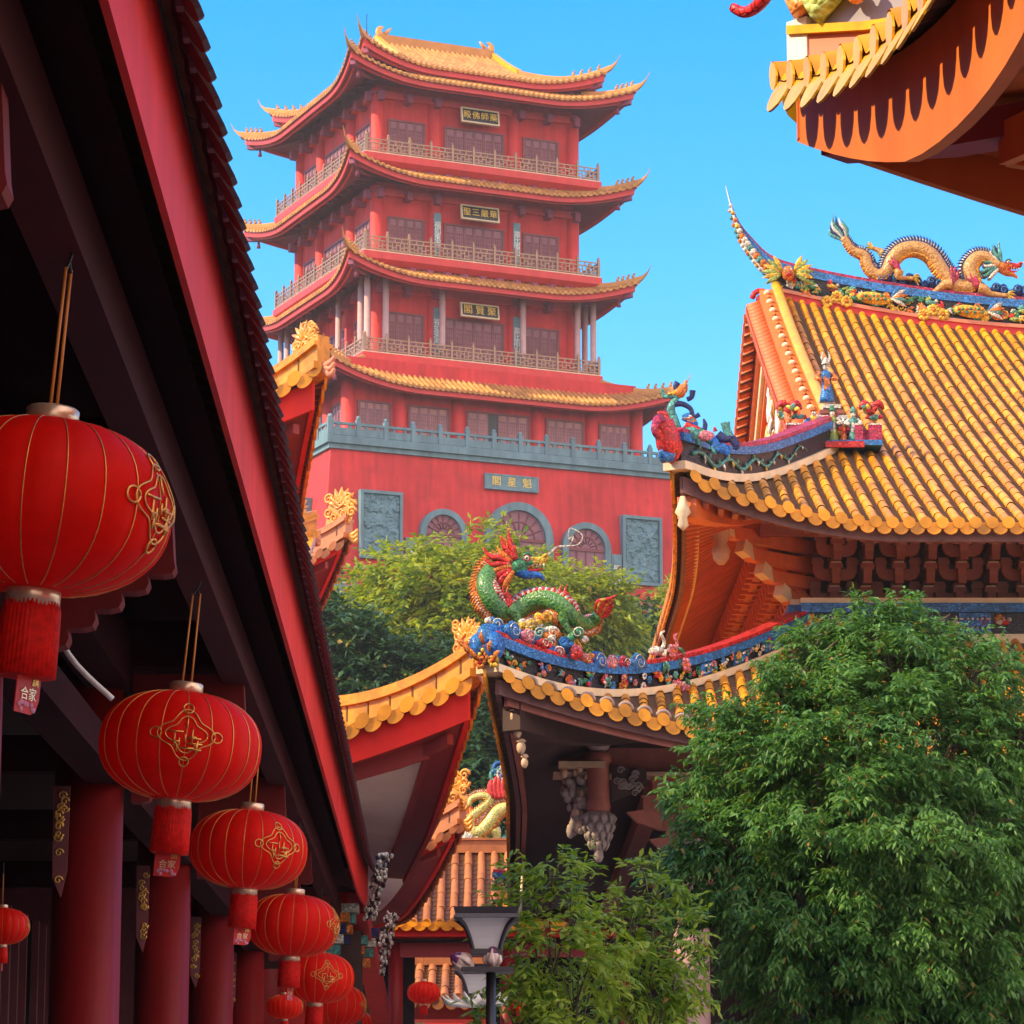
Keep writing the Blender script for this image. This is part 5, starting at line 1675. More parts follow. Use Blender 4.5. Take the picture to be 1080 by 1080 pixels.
def figurine(c, h, robe, robe2, hat, Y0=0.0, horned=False):
    mb = MB(); c = V(c)
    mb.lathe([(0.18 * h, 0), (0.17 * h, 0.1 * h), (0.12 * h, 0.35 * h), (0.10 * h, 0.48 * h), (0.14 * h, 0.62 * h), (0.13 * h, 0.72 * h), (0.05 * h, 0.78 * h)], 10, c, PI[robe], mod=lambda a, z: 1 + 0.12 * cos(5 * a))
    mb.ell(c + UP * 0.86 * h, (0.075 * h, 0.075 * h, 0.095 * h), PI['white'], 8, 6)
    for sgn in (-1, 1):
        s0 = c + V((sgn * 0.12 * h, 0, 0.7 * h))
        mb.tube(cr([s0, s0 + V((sgn * 0.12 * h, -0.05 * h, -0.12 * h)), s0 + V((sgn * 0.02 * h, -0.16 * h, -0.16 * h))], 3), lerp_list([0.06 * h, 0.065 * h, 0.05 * h], 7), 6, PI[robe2])
        if horned:
            mb.tube(cr([c + V((sgn * 0.04 * h, 0, 0.98 * h)), c + V((sgn * 0.10 * h, 0, 1.1 * h)), c + V((sgn * 0.05 * h, 0, 1.28 * h))], 3), lerp_list([0.03 * h, 0.03 * h, 0.006 * h], 7), 5, PI['white'])
    mb.lathe([(0.09 * h, 0.92 * h), (0.11 * h, 0.95 * h), (0.07 * h, 1.0 * h), (0.05 * h, 1.08 * h), (0.01 * h, 1.12 * h)], 8, c, PI[hat])
    mb.obox(c + V((0, -0.1 * h, 0.45 * h)), (0.07 * h, 0, 0), (0, 0.02 * h, 0), (0, 0, 0.16 * h), PI[robe2])
    return mb.build('figurine', PAL, st)


for (x, y, h, r1, r2, ht) in ((300, 850, 0.46, 'yellow', 'sky', 'orange'), (450, 850, 0.46, 'lime', 'white', 'green'), (620, 850, 0.44, 'teal', 'white', 'teal'), (540, 855, 0.3, 'orange', 'red', 'white'), (230, 850, 0.34, 'orange', 'yellow', 'red')):
    c = Z(x, y, 42.15); figurine((c.x, 42.15, zb + 0.05), h, r1, r2, ht)
c = Z(400, 480, 42.4); figurine((c.x, 42.42, c.z - 0.02), 0.56, 'sky', 'orange', 'white', horned=True)
for x in (100, 770):
    mb = MB(); c = Z(x, 720, 42.2)
    mb.tube([c, c + V((0.0, 0, 0.25))], 0.03, 6, PI['orange'])
    rq = random.Random(x)
    for i in range(16):
        leaf_orn(mb, c + V((rq.uniform(-0.12, 0.12), rq.uniform(-0.08, 0.08), 0.12 + rq.uniform(0, 0.18))), (rq.uniform(-1, 1), rq.uniform(-1, 0), rq.uniform(-0.3, 1)), (0, -1, 0), 0.13, 0.035, PI[rq.choice(('lime', 'yellow', 'red', 'teal'))])
    for sgn in (-1, 1):
        mb.tube(cr([c + V((0, 0, 0.3)), c + V((sgn * 0.1, 0, 0.36)), c + V((sgn * 0.16, 0, 0.28))], 4), lerp_list([0.03, 0.06, 0.02], 9), 6, PI['red'])
    mb.build('porcelain_shrub', PAL, st)
# ================================================================== the dark side hall on the left with its row of lanterns
AR = radians(1.455)
AMX = Matrix.Rotation(AR, 4, 'Z')
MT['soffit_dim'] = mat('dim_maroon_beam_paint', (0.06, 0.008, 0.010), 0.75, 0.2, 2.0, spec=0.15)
side_hall = thing('side_hall', 'dark side hall with long red eave board and toothed tile edge, lanterns hanging inside', 'temple hall', (0, 0, 0), AR)


def abm():
    return MB(AMX)


AROOF_C = AMX @ Matrix.Translation(V((-7.82, 17.3, 0)))


def arm():
    return MB(AROOF_C)


# heights: fascia foot 4.6, fascia head 5.08
SR = Roof(7.0, 24.5, 5.02, lambda b: 0.42 * b + 0.05 * b * b, L=5.0, F=0.12, Fo=0.04, k=1.0, gb=6.6, gable=False, p=2.0)
for sd in 'RFBL':
    mb = arm()
    SR.tiles(mb, sd, 0.28, 0.075, 0.5, 5, None, bcap=6.5)
    sl = mb.build('roof_slope', [MT['eave_dark'], MT['pan_dark']], side_hall)
    mb = arm(); SR.eave_ends(mb, sd, 0.28, 0.072, 0, drop=0.18, tilt=0.6, thick=0.02); mb.build('eave_tiles', MT['eave_dark'], sl)
    mb = arm()
    mb.sweep(SR.line(sd, 0.035, 60, 0.0), [(-0.02, 0.09), (0.02, 0.09), (0.02, -0.03), (-0.02, -0.03)], 0)
    mb.build('tile_bedding', MT['eave_dark'], side_hall)
    mb = arm()
    pth = SR.line(sd, 0.03, 60, -0.075)
    mb.sweep(pth, [(-0.012, 0.04), (0.012, 0.04), (0.012, -0.47), (-0.012, -0.47)], 0)
    mb.build('fascia_board', MT['red_gloss'], side_hall)
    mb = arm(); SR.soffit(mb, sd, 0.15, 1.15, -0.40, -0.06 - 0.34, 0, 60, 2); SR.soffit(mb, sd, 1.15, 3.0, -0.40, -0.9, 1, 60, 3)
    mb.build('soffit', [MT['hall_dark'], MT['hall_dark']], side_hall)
mb = arm(); mb.sweep([(0, -17.5, 10.2), (0, 17.5, 10.2)], sp(0.2, -0.2, 0.6)); mb.build('main_ridge', MT['tile_brown'], side_hall)
# hall body: back wall, end walls, floor slab, ceiling
mb = abm()
mb.box(-9.2, -9.0, -6, 40.2, 0.3, 7.2); mb.box(-9.0, -3.4, 40.0, 40.2, 0.3, 6.5); mb.box(-9.0, -1.9, -6.2, -6.0, 0.3, 6.5)
mb.build('back_wall', MT['frame_wood'], side_hall)
mb = abm(); mb.box(-9.2, -1.3, -6.4, 40.6, 0, 0.3); mb.build('plinth', MT['stone'], side_hall)
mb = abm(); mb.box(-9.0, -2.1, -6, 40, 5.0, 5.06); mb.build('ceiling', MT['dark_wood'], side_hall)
# long beams
mb = abm(); mb.box(-2.08, -1.82, -6, 40.1, 4.30, 4.66); mb.box(-2.06, -1.84, -6, 40.1, 3.72, 3.92)
mb.build('long_beam', MT['hall_dark'], side_hall)
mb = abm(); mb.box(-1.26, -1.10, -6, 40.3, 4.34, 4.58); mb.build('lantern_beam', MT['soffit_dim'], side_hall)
CY = [2.6 + 5.62 * i for i in range(7)]
CY = [-3.2, 2.5, 8.2, 13.9, 19.5, 25.1, 30.8, 36.5]
for y in CY:
    mb = abm()
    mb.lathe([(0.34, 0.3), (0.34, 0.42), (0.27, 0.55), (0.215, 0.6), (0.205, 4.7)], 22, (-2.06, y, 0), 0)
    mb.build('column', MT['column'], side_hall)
    # cross beam out to the eave, scalloped corbel beneath, gold carved end plate
    mb = abm(); mb.box(-9.0, -1.263, y - 0.11, y + 0.11, 4.44, 4.72); mb.build('cross_beam', MT['hall_dark'], side_hall)
    mb = abm()
    pl = [(0.18, 0), (0.84, 0), (0.86, -0.30)]
    for k in range(6):
        x0 = 0.86 - 0.68 * k / 6; x1 = 0.86 - 0.68 * (k + 1) / 6
        z0 = -0.30 - 0.48 * (k / 6) ** 1.1; z1 = -0.30 - 0.48 * ((k + 1) / 6) ** 1.1
        for t in (0.25, 0.5, 0.75, 1.0):
            pl.append((x0 + (x1 - x0) * t + 0.05 * sin(pi * t), z0 + (z1 - z0) * t - 0.03 * sin(pi * t)))
    mb.prism(pl, (-1.98, y - 0.07, 4.4), (1, 0, 0), UP, (0, 0.14, 0), 0)
    mb.build('scalloped_corbel', MT['corbel'], side_hall)
    mb = abm()
    mb.prism([(-0.05, 0), (0.05, 0), (0.045, -0.5), (0.01, -0.66), (-0.04, -0.55)], (-2.06 - 0.14, y - 0.24, 3.7), (1, 0, 0), UP, (0, 0.03, 0), 0)
    rg = random.Random(int(y * 10) + 99)
    for i in range(14):
        spiral(mb, V((-2.2 + rg.uniform(-0.025, 0.025), y - 0.245, 3.66 - 0.55 * rg.random())), V((1, 0, 0)), UP, 0.028, 1.3, 0.007, 1, 12, rg.choice((-1, 1)), 4)
    mb.build('carved_end_plate', [MT['frame_wood'], MT['gold']], side_hall)
    if abs(y - 13.9) > 0.1:
        continue
    mb = abm()
    mb.tube(cr([(-1.75, y + 0.35, 4.05), (-1.62, y + 0.4, 3.75), (-1.42, y + 0.42, 3.55)], 5), 0.014, 5, 0)
    mb.build('beam_wire', MT['white'], side_hall)
# doors between the columns along the inner wall
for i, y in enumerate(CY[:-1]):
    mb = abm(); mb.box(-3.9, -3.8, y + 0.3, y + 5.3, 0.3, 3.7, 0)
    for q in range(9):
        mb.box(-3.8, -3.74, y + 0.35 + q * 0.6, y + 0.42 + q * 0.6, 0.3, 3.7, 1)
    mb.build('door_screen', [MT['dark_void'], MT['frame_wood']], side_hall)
# coloured bracket blocks and mosaic fringe at the far end of the eave
for (px_, py_, Y, mts) in ((362, 975, 40.5, 0), (372, 1008, 42.0, 1), (352, 985, 40.0, 2), (384, 1000, 42.6, 3)):
    o = at(px_, py_, Y)
    mb = MB()
    for k in range(4):
        w = 0.19 - 0.035 * k
        mb.box(o.x - w, o.x + w, o.y - w, o.y + w, o.z + 0.14 - 0.13 * k, o.z + 0.25 - 0.13 * k, (k + mts) % 4)
    mb.build('painted_bracket', [PAL[PI['white']], PAL[PI['teal']], PAL[PI['orange']], PAL[PI['navy']]], side_hall)
for (px_, py_, Y) in ((398, 935, 41.2), (406, 995, 44.0)):
    mb = MB(); o = at(px_, py_, Y); rg = random.Random(px_)
    for i in range(170):
        t = rg.uniform(-1, 1)
        c = o + V((0.10 * t + rg.uniform(-0.09, 0.09), rg.uniform(-0.1, 0.1), 0.42 * t))
        mb.ell(c, (rg.uniform(0.012, 0.03), 0.03, rg.uniform(0.015, 0.04)), rg.choice((0, 0, 1)), 6, 4)
    mb.build('mosaic_fringe', [PAL[PI['white']], PAL[PI['ink']]], side_hall)
mb = MB()
o0 = at(384, 955, 41.4); o1 = at(402, 1080, 46)
mb.sweep([o0 + V((-0.1, 0, -0.1)), o1], [(-0.12, 0), (0.12, 0), (0.12, 0.25), (-0.12, 0.25)], 0)
mb.box(o0.x - 0.55, o0.x - 0.05, o0.y + 0.3, o0.y + 0.8, 0, o0.z - 0.3, 1)
mb.build('end_brace', [MT['red_trim'], MT['dark_wood']], side_hall)
# unseen upper storey, added to throw the courtyard into shade
upr = thing('added_shade_hall', 'unseen upper storey with brown tiled roof, added to shade the courtyard', 'temple hall', tuple(AMX @ V((-9.0, 29.0, 0))), AR)
UMX = AMX @ Matrix.Translation(V((-9.0, 29.0, 0)))
mb = MB(UMX); mb.frustum(3.2, 3.2, 6.5, 9.8, 0, 10, 10); mb.build('upper_wall', MT['red_wall'], upr)
U2 = Roof(4.6, 11.6, 9.6, lambda b: 0.6 * b + 0.05 * b * b, L=4, F=0.6, Fo=0.3, gb=4.4, p=2.0)
for sd in 'FRLB':
    mb = MB(UMX); U2.tiles(mb, sd, 0.4, 0.11, 0.8, 4); mb.build('roof_slope', [MT['tile_brown'], MT['pan_dark']], upr)
    mb = MB(UMX); U2.fascia(mb, sd, 0.1, 0.3, 0.06, -0.04); U2.soffit(mb, sd, 0.12, 1.5, -0.3, -0.4); mb.build('fascia_board', MT['red_trim'], upr)

# ================================================================== red silk lanterns
silk = mat('red_lantern_silk', (0.97, 0.012, 0.004), 0.5, 0.12, 5.0, spec=0.15, bump=0.12, bscale=120, trans=0.45)
fringe_m = mat('red_fringe_silk', (0.90, 0.016, 0.010), 0.55, 0.25, 40.0, spec=0.2, trans=0.3)
gold_foil = mat('gold_foil', (0.80, 0.40, 0.10), 0.3, 0.2, 30, metal=0.75)
cap_m = mat('pale_gold_cap', (0.80, 0.55, 0.38), 0.3, 0.15, 20, metal=0.6)
cord_m = mat('orange_cord', (0.70, 0.25, 0.04), 0.5, 0.1, 20)
tag_m = mat('red_paper_tag', (0.72, 0.02, 0.02), 0.5, 0.1, 10, trans=0.2)
pinkf = mat('pink_print', (0.62, 0.22, 0.32), 0.5, 0.4, 30)
RL = 0.40; HL = 0.262
PW = 2.35


def lan_r(z):
    """radius at height z relative to the body centre"""
    t = min(1.0, abs(z) / HL)
    return 0.075 + (RL - 0.075) * (1 - t ** PW) ** (1 / 2.0)


def make_lantern(label):
    t = thing('red_lantern', label, 'lantern', (0, 0, 0), 0, 'red silk lanterns')
    mb = MB()
    prof = [(lan_r(HL * sin(pi / 2 * (i / 11))) if abs(i) < 11 else 0.075, HL * sin(pi / 2 * (i / 11))) for i in range(-11, 12)]
    NR = 20
    mb.lathe(prof, NR * 5, (0, 0, 0), 0, mod=lambda a, z: 1 - 0.022 * (1 - abs(sin(a * NR / 2))) ** 2 * 1.0 + 0.0)
    bo = mb.build('silk_body', silk, t)
    mb = MB()
    for k in range(NR):
        a = 2 * pi * k / NR
        pth = []
        for i in range(-10, 11):
            z = HL * sin(pi / 2 * (i / 11)); r_ = lan_r(z) * 0.985 + 0.001
            pth.append((r_ * cos(a), r_ * sin(a), z))
        mb.tube(pth, 0.0022, 5)
    mb.build('gold_rib', gold_foil, bo)
    mb = MB()
    mb.lathe([(0.082, HL - 0.012), (0.082, HL + 0.045), (0.074, HL + 0.052), (0.06, HL + 0.045)], 24, (0, 0, 0), 0)
    mb.build('top_cap', cap_m, t)
    mb = MB()
    mb.lathe([(0.085, -HL - 0.05), (0.085, -HL + 0.012), (0.07, -HL + 0.02)], 24, (0, 0, 0), 0)
    mb.build('bottom_ring', cap_m, t)
    mb = MB()
    nb = 40
    mb.lathe([(0.083, -HL - 0.035), (0.088, -HL - 0.06), (0.091, -HL - 0.15), (0.093, -HL - 0.265), (0.075, -HL - 0.268)], nb * 3, (0, 0, 0), 0, mod=lambda a, z: 1 + 0.03 * cos(a * nb) + 0.015 * cos(a * 7))
    mb.build('fringe_skirt', fringe_m, t)
    # paper tag
    mb = MB(Matrix.Rotation(radians(-8), 4, 'Z'))
    pl = [(-0.062, 0), (0.062, 0), (0.062, -0.09), (0.05, -0.125), (0.025, -0.14), (-0.062, -0.14)]
    mb.prism(pl, (0, -0.02, -HL - 0.24), (1, 0, 0), UP, (0, 0.004, 0), 0)
    rg = random.Random(4)
    for i in range(9):
        x = rg.uniform(-0.05, 0.045); z = -HL - 0.24 - rg.uniform(0.105, 0.13)
        mb.ell((x, -0.021, z), (0.011, 0.003, 0.009), 1, 7, 4)
    tg = mb.build('paper_tag', [tag_m, pinkf], t)
    R8 = Matrix.Rotation(radians(-8), 4, 'Z')
    text('合家', 0.042, R8 @ Matrix.Translation(V((0.0, -0.022, -HL - 0.24 - 0.082))) @ Matrix.Rotation(pi / 2, 4, 'X'), cap_m, 'tag_lettering', tg, 0.001)
    text('旗', 0.036, R8 @ Matrix.Translation(V((0.032, -0.022, -HL - 0.24 - 0.038))) @ Matrix.Rotation(pi / 2, 4, 'X'), gold_foil, 'tag_lettering', tg, 0.001)
    # cords
    for sgn in (-1, 1):
        mb = MB(); mb.tube([(sgn * 0.022, 0, HL + 0.03), (sgn * 0.018, 0, HL + 0.50)], 0.0055, 6); mb.build('cord', cord_m, t)
    mb = MB(); mb.tube(cr([(-0.018, 0, HL + 0.49), (0, 0, HL + 0.52), (0.018, 0, HL + 0.49)], 4), 0.006, 6)
    mb.tube(cr([(0, 0, HL + 0.52), (0.012, 0, HL + 0.56), (-0.005, 0, HL + 0.60), (0, 0, HL + 0.66)], 4), 0.005, 6); mb.build('hook', MT['black'], t)
    # gold embroidered emblem on the silk (diamond fret with side knots)
    mb = MB()

    def onb(u, v, d=0.003):
        z = v; r_ = lan_r(z) * 1.0 + d
        a = u / RL
        return V((r_ * sin(a), -r_ * cos(a), z))
    for k in (1.0, 0.72):
        pp = [onb(0.12 * k * cos(q) * (1 + 0.18 * cos(4 * q)), 0.105 * k * sin(q) * (1 + 0.18 * cos(4 * q)) + 0.015) for q in [2 * pi * i / 48 for i in range(49)]]
        mb.tube(pp, 0.0034, 5, 0)
    for (du, dv, r_) in ((0.15, 0.015, 0.028), (-0.15, 0.015, 0.028), (0, 0.145, 0.028), (0, -0.115, 0.024)):
        pp = [onb(du + r_ * cos(q), dv + r_ * 0.9 * sin(q)) for q in [2 * pi * i / 14 for i in range(15)]]
        mb.tube(pp, 0.004, 5, 0)
    rg = random.Random(9)
    for i in range(17):
        u0 = rg.uniform(-0.07, 0.07); v0 = rg.uniform(-0.055, 0.085)
        l = rg.uniform(0.015, 0.04)
        mb.tube([onb(u0 - (l if i % 2 else 0), v0 - (0 if i % 2 else l)), onb(u0 + (l if i % 2 else 0), v0 + (0 if i % 2 else l))], 0.0045, 5, 0)
    mb.build('gold_emblem', gold_foil, bo)
    return t


lan_specs = [((45, 535), 274, 72, 'nearest huge red silk lantern with gold ribs and a paper tag, cut by the frame'),
             ((190, 787), 172, 10, 'second red lantern in the row with dark gold emblem facing the viewer'),
             ((262, 896), 125, 36, 'third lantern of the row, gold diamond emblem on its right side'),
             ((309, 976), 98, 75, 'fourth lantern of the row, no emblem showing, partly covering the one behind'),
             ((334, 1031), 80, 20, 'fifth lantern of the row with small gold emblem, low in the corner'),
             ((353, 1060), 67, 80, 'sixth lantern of the row, pinkish and half hidden behind the fifth'),
             ((366, 1083), 58, 15, 'last and smallest lantern of the row, mostly below the picture edge')]
proto = make_lantern(lan_specs[0][3])
for i, ((px_, py_), wpx, rot, lab) in enumerate(lan_specs):
    o = proto if i == 0 else copy_tree(proto)
    D = FPX * 2 * RL / wpx
    a = (px_ - 540) / FPX; b = (540 - py_) / FPX
    d = V((a, _c - b * _s, _s + b * _c)) * D
    o.location = d + V((0, 0, CAMZ)); o['label'] = lab
    tilt = radians((4.5, 5.0, 4.0, 3.5, 3.0, 2.5, 2)[i])
    o.rotation_euler = (0, tilt, radians(rot))
    o.rotation_mode = 'XYZ'
    o.matrix_world = Matrix.Translation(o.location) @ Matrix.Rotation(tilt, 4, 'Y') @ Matrix.Rotation(radians(rot), 4, 'Z')
for (px_, py_, Y, s_, lab) in ((2, 977, 17.0, 0.36, 'dim red lantern hanging inside the dark hall at the left edge'),
                               (447, 1047, 72.0, 0.92, 'small red lantern hanging under the far gallery eave'),
                               (300, 1062, 30.0, 0.42, 'little dark lantern glimpsed below the fourth lantern of the row'),
                               (547, 1064, 70.0, 0.55, 'tiny red lantern behind the green saplings')):
    o = copy_tree(proto); o['label'] = lab
    o.location = at(px_, py_, Y); o.rotation_euler = (0, 0, radians(100)); o.scale = (s_, s_, s_)
# the tags hang facing the courtyard: keep those of the two nearest lanterns turned to the path
# ================================================================== pavilions beyond the side hall
glare_tile = MT['tile']


def ridge_orn(c, ux, s, parent, mt):
    """openwork scroll ornament at the end of a hip ridge"""
    mb = MB(); rg = random.Random(int(abs(c.x) * 100) + int(c.y))
    mb.prism([(-0.5 * s, 0), (0.32 * s, 0), (0.45 * s, 0.35 * s), (0.35 * s, 0.8 * s), (0.1 * s, 0.95 * s), (-0.2 * s, 0.9 * s), (-0.42 * s, 0.55 * s)], c + V((0, 0.06 * s, 0)), ux, UP, (0, -0.12 * s, 0), 0)
    for i in range(15):
        p = c + V(ux) * rg.uniform(-0.42, 0.4) * s + UP * rg.uniform(0.1, 0.95) * s + V((0, -0.08 * s, 0))
        spiral(mb, p, V(ux), UP, 0.16 * s, 1.5, 0.04 * s, 0, 16, rg.choice((-1, 1)), 5)
    for k in range(7):
        an = 0.3 + k * 0.4
        leaf_orn(mb, c + UP * 0.5 * s, V(ux) * cos(an) + UP * sin(an), V((0, -1, 0)), 0.6 * s, 0.08 * s, 0)
    mb.build('ridge_scroll', mt, parent)


def pavilion(label, loc, rz, W, D, z0, s, rise, gb, F, L, upper=None, tile='tile', tile_s=0.3, orn=0.5, wall_in=2.6, fh=0.42, batten=True):
    root = thing('pavilion', label, 'pavilion', (loc[0], loc[1], 0), rz)
    M = WM[root.name]
    tiers = [(W, D, z0, gb)]
    if upper:
        tiers.append(upper)
    for (w, d, z, gb_) in tiers:
        R = Roof(w, d, z, rise, L=L, F=F, Fo=0.34, k=1.0, gb=gb_, p=2.0)
        zw = z
        for sd in 'FRLB':
            mb = MB(M); R.tiles(mb, sd, tile_s, tile_s * 0.3, 0.36, 6, None, pan_step=0.15)
            sl = mb.build('roof_slope', [MT[tile], MT['pan']], root)
            mb = MB(M); R.eave_ends(mb, sd, tile_s, tile_s * 0.33, 0, drop=tile_s * 0.62, thick=0.04); mb.build('eave_tiles', MT[tile], sl)
            mb = MB(M); R.fascia(mb, sd, 0.12, fh, 0.07, -0.08, 0, 40); mb.build('fascia_board', MT['red_gloss'], root)
            if batten:
                mb = MB(M); R.fascia(mb, sd, 0.55, 0.30, 0.07, -0.42, 0, 40); mb.build('inner_batten', MT['soffit_red'], root)
            mb = MB(M); R.soffit(mb, sd, 0.16, 0.55, -0.06 - fh * 0.9, -0.08 - fh, 1, 40, 2); R.soffit(mb, sd, 0.58, wall_in + 0.1, -0.20 - fh, -0.53 - fh, 0, 40, 4)
            mb.build('soffit', [MT['soffit_white'], MT['soffit_red']], root)
        for cn in ('FR', 'FL', 'BL', 'BR'):
            p = R.hip(cn, 0.0, gb_, 18, 0.02); dd = (p[0] - p[3]); dd.z = 0; dd.normalize()
            mb = MB(M)
            mb.sweep(p, sp(0.20, -0.05, 0.06), 0); mb.sweep(p, sp(0.13, 0.06, 0.30), 0); mb.sweep(p, sp(0.19, 0.30, 0.36), 0); mb.sweep(p, sp(0.12, 0.36, 0.46), 0)
            for i in range(1, 18, 2):
                c = p[i] + UP * 0.18; t = (p[i + 1] - p[i - 1]).normalized() if i < 18 else dd
                n_ = dd.cross(UP)
                for sg in (-1, 1):
                    mb.obox(c + n_ * (0.135 * sg), t * 0.012, n_ * 0.008, UP * 0.11, 1)
            hr = mb.build('hip_ridge', [MT['tile_hip'] if tile == 'tile' else MT[tile], MT['pan_dark']], root)
            c = M @ (p[1] + UP * 0.34); ddw = (M.to_3x3() @ dd)
            ridge_orn(c, ddw, orn, hr, MT['tile_amber'])
            mb = MB(M)
            for q in range(3):
                mb.tube(cr([p[0] + UP * 0.0, p[0] + dd * 0.14 + UP * (0.03 - 0.09 * q), p[0] + dd * 0.22 + UP * (0.12 - 0.09 * q)], 4), lerp_list([0.065, 0.055, 0.02], 9), 6, 0)
            mb.build('corner_scroll', MT['terracotta'] if tile == 'tile' else MT['tile_amber'], hr)
            mb = MB(M); q = R.hip(cn, 0.3, wall_in, 8, -0.14 - fh)
            mb.sweep(q, [(-0.06, -0.12), (0.06, -0.12), (0.06, 0.02), (-0.06, 0.02)], 0); mb.build('hip_rafter', MT['soffit_red'], root)
        zt = z + rise(gb_)
        mb = MB(M); mb.frustum(w - wall_in, w - wall_in, (0.3 if (w, d) == (W, D) else zw - 1.6), z - 0.55, 0, d - wall_in, d - wall_in)
        mb.build('pavilion_wall', MT['red_wall'], root)
        if upper and (w, d) == (W, D):
            mb = MB(M); mb.frustum(w - gb_ - 0.1, w - gb_ - 0.1, z, upper[2], 0, d - gb_ - 0.1, d - gb_ - 0.1); mb.build('upper_wall', MT['red_wall'], root)
        else:
            if d > w:
                pa = [(0, -(d - gb_), zt - 0.1), (0, d - gb_, zt - 0.1)]
            else:
                pa = [(-(w - gb_) - 0.2, 0, zt - 0.1), (w - gb_ + 0.2, 0, zt - 0.1)]
            mb = MB(M); mb.sweep(pa, sp(0.2, 0, 0.5)); mb.build('main_ridge', MT[tile], root)
        # columns round the wall
        for (x, y) in ((w - wall_in + 0.2, -d + wall_in - 0.2), (-(w - wall_in + 0.2), -d + wall_in - 0.2), (w - wall_in + 0.2, d - wall_in + 0.2)):
            if (w, d) == (W, D):
                mb = MB(M); mb.lathe([(0.25, 0.3), (0.22, z - 0.6)], 14, (x, y, 0)); mb.build('column', MT['column'], root)
    return root


# first pavilion: lower corner seen at (508,705), upper corner at (345,385)
rzB = radians(4.2)
cB = at(506, 712, 43.0); cU = at(341, 388, 45.2)


def centre(corner, rz, W, D, Fo=0.34):
    """plan centre of a pavilion whose front-right eave corner is at `corner`"""
    v = Matrix.Rotation(rz, 3, 'Z') @ V((W + Fo, -D - Fo, 0))
    return V((corner.x - v.x, corner.y - v.y, 0))


WB, DB, LB, FB_ = 6.0, 8.6, 5.0, 1.3
ctr = centre(cB, rzB, WB, DB)
RB = Matrix.Rotation(-rzB, 3, 'Z')
lu = RB @ (V((cU.x, cU.y, 0)) - ctr)
WU, DU = abs(lu.x) - 0.34, abs(lu.y) - 0.34
pavilion('red pavilion with yellow tiled upturned corner and pale soffit beyond the side hall', ctr, rzB, WB, DB, cB.z - FB_, 0.3, lambda b: 0.22 * b + 0.05 * b * b, 2.3, FB_, LB, upper=(WU, DU, cU.z - FB_, min(WU, DU) - 0.1), tile='tile', tile_s=0.27, orn=0.52)
# second, further pavilion: brown tiles
rzD = radians(13.0)
cD = at(488, 868, 63.0); cC = at(368, 566, 65.5)
WD_, DD_ = 5.2, 5.2
ctr = centre(cD, rzD, WD_, DD_)
lu = Matrix.Rotation(-rzD, 3, 'Z') @ (V((cC.x, cC.y, 0)) - ctr)
WU, DU = abs(lu.x) - 0.34, abs(lu.y) - 0.34
pavilion('further brown-tiled pavilion whose two upturned corners show beyond the nearer red one', ctr, rzD, WD_, DD_, cD.z - 1.5, 0.3, lambda b: 0.55 * b + 0.06 * b * b, 2.2, 1.5, 4.0, upper=(WU, DU, cC.z - 1.5, min(WU, DU) - 0.1), tile='tile_brown', tile_s=0.24, orn=0.75, wall_in=1.7, fh=0.12, batten=False)

# ================================================================== far gallery
gal = thing('far_gallery', 'low gallery with brown-gold tiled roof and red eave board, behind the lamps', 'gallery', (0.5, 74.0, 0))
GM = Matrix.Translation(V((0.5, 74.0, 0)))
zg = at(480, 975, 73.0).z
zr0 = at(480, 900, 74.6).z
GR = Roof(5.4, 1.9, zg, lambda b: (zr0 - zg) * (0.9 * b / 1.9 + 0.1 * (b / 1.9) ** 2), L=1.0, F=0.0, Fo=0.0, gb=1.88, p=2.0)
for sd in 'FB':
    mb = MB(GM); GR.bmax = lambda side, a: 1.9
    GR.tiles(mb, sd, 0.3, 0.085, 0.4, 6, pan_step=0.12); sl = mb.build('roof_slope', [MT['tile_brown'], MT['pan']], gal)
    mb = MB(GM); GR.eave_ends(mb, sd, 0.3, 0.085, 0, drop=0.17); mb.build('eave_tiles', MT['tile'], sl)
    mb = MB(GM); GR.fascia(mb, sd, 0.12, 0.36, 0.06, -0.06); mb.build('fascia_board', MT['red_gloss'], gal)
mb = MB(GM); mb.sweep([(-5.2, 0, zr0 - 0.05), (5.2, 0, zr0 - 0.05)], sp(0.14, 0, 0.28)); mb.sweep([(-5.25, 0, zr0 + 0.235), (5.25, 0, zr0 + 0.235)], sp(0.18, 0, 0.05)); mb.build('main_ridge', MT['tile_brown'], gal)
mb = MB(GM)
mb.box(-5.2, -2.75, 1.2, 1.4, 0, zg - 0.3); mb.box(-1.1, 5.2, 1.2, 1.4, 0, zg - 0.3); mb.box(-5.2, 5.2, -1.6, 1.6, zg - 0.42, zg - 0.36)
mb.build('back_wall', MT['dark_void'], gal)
for x in (-4.9, -3.1, -0.6, 2.0, 4.9):
    mb = MB(GM); mb.lathe([(0.18, 0), (0.16, zg - 0.4)], 12, (x, -1.3, 0)); mb.build('column', MT['column'], gal)
mb = MB(GM); mb.box(-5.2, 5.2, -1.42, -1.2, zg - 0.75, zg - 0.43); mb.build('eave_beam', MT['soffit_red'], gal)
gate = thing('gate_roof', 'small tiled gate roof seen through the dark opening of the far gallery', 'gate', (-1.6, 79.0, 0))
QM = Matrix.Translation(V((-1.6, 79.0, 0)))
z1 = at(465, 1052, 77.4).z; z2 = at(465, 1018, 79.0).z
QR = Roof(3.2, 1.6, z1, lambda b: (z2 - z1) * b / 1.6, L=1.0, F=0, Fo=0, gb=1.58)
QR.bmax = lambda side, a: 1.6
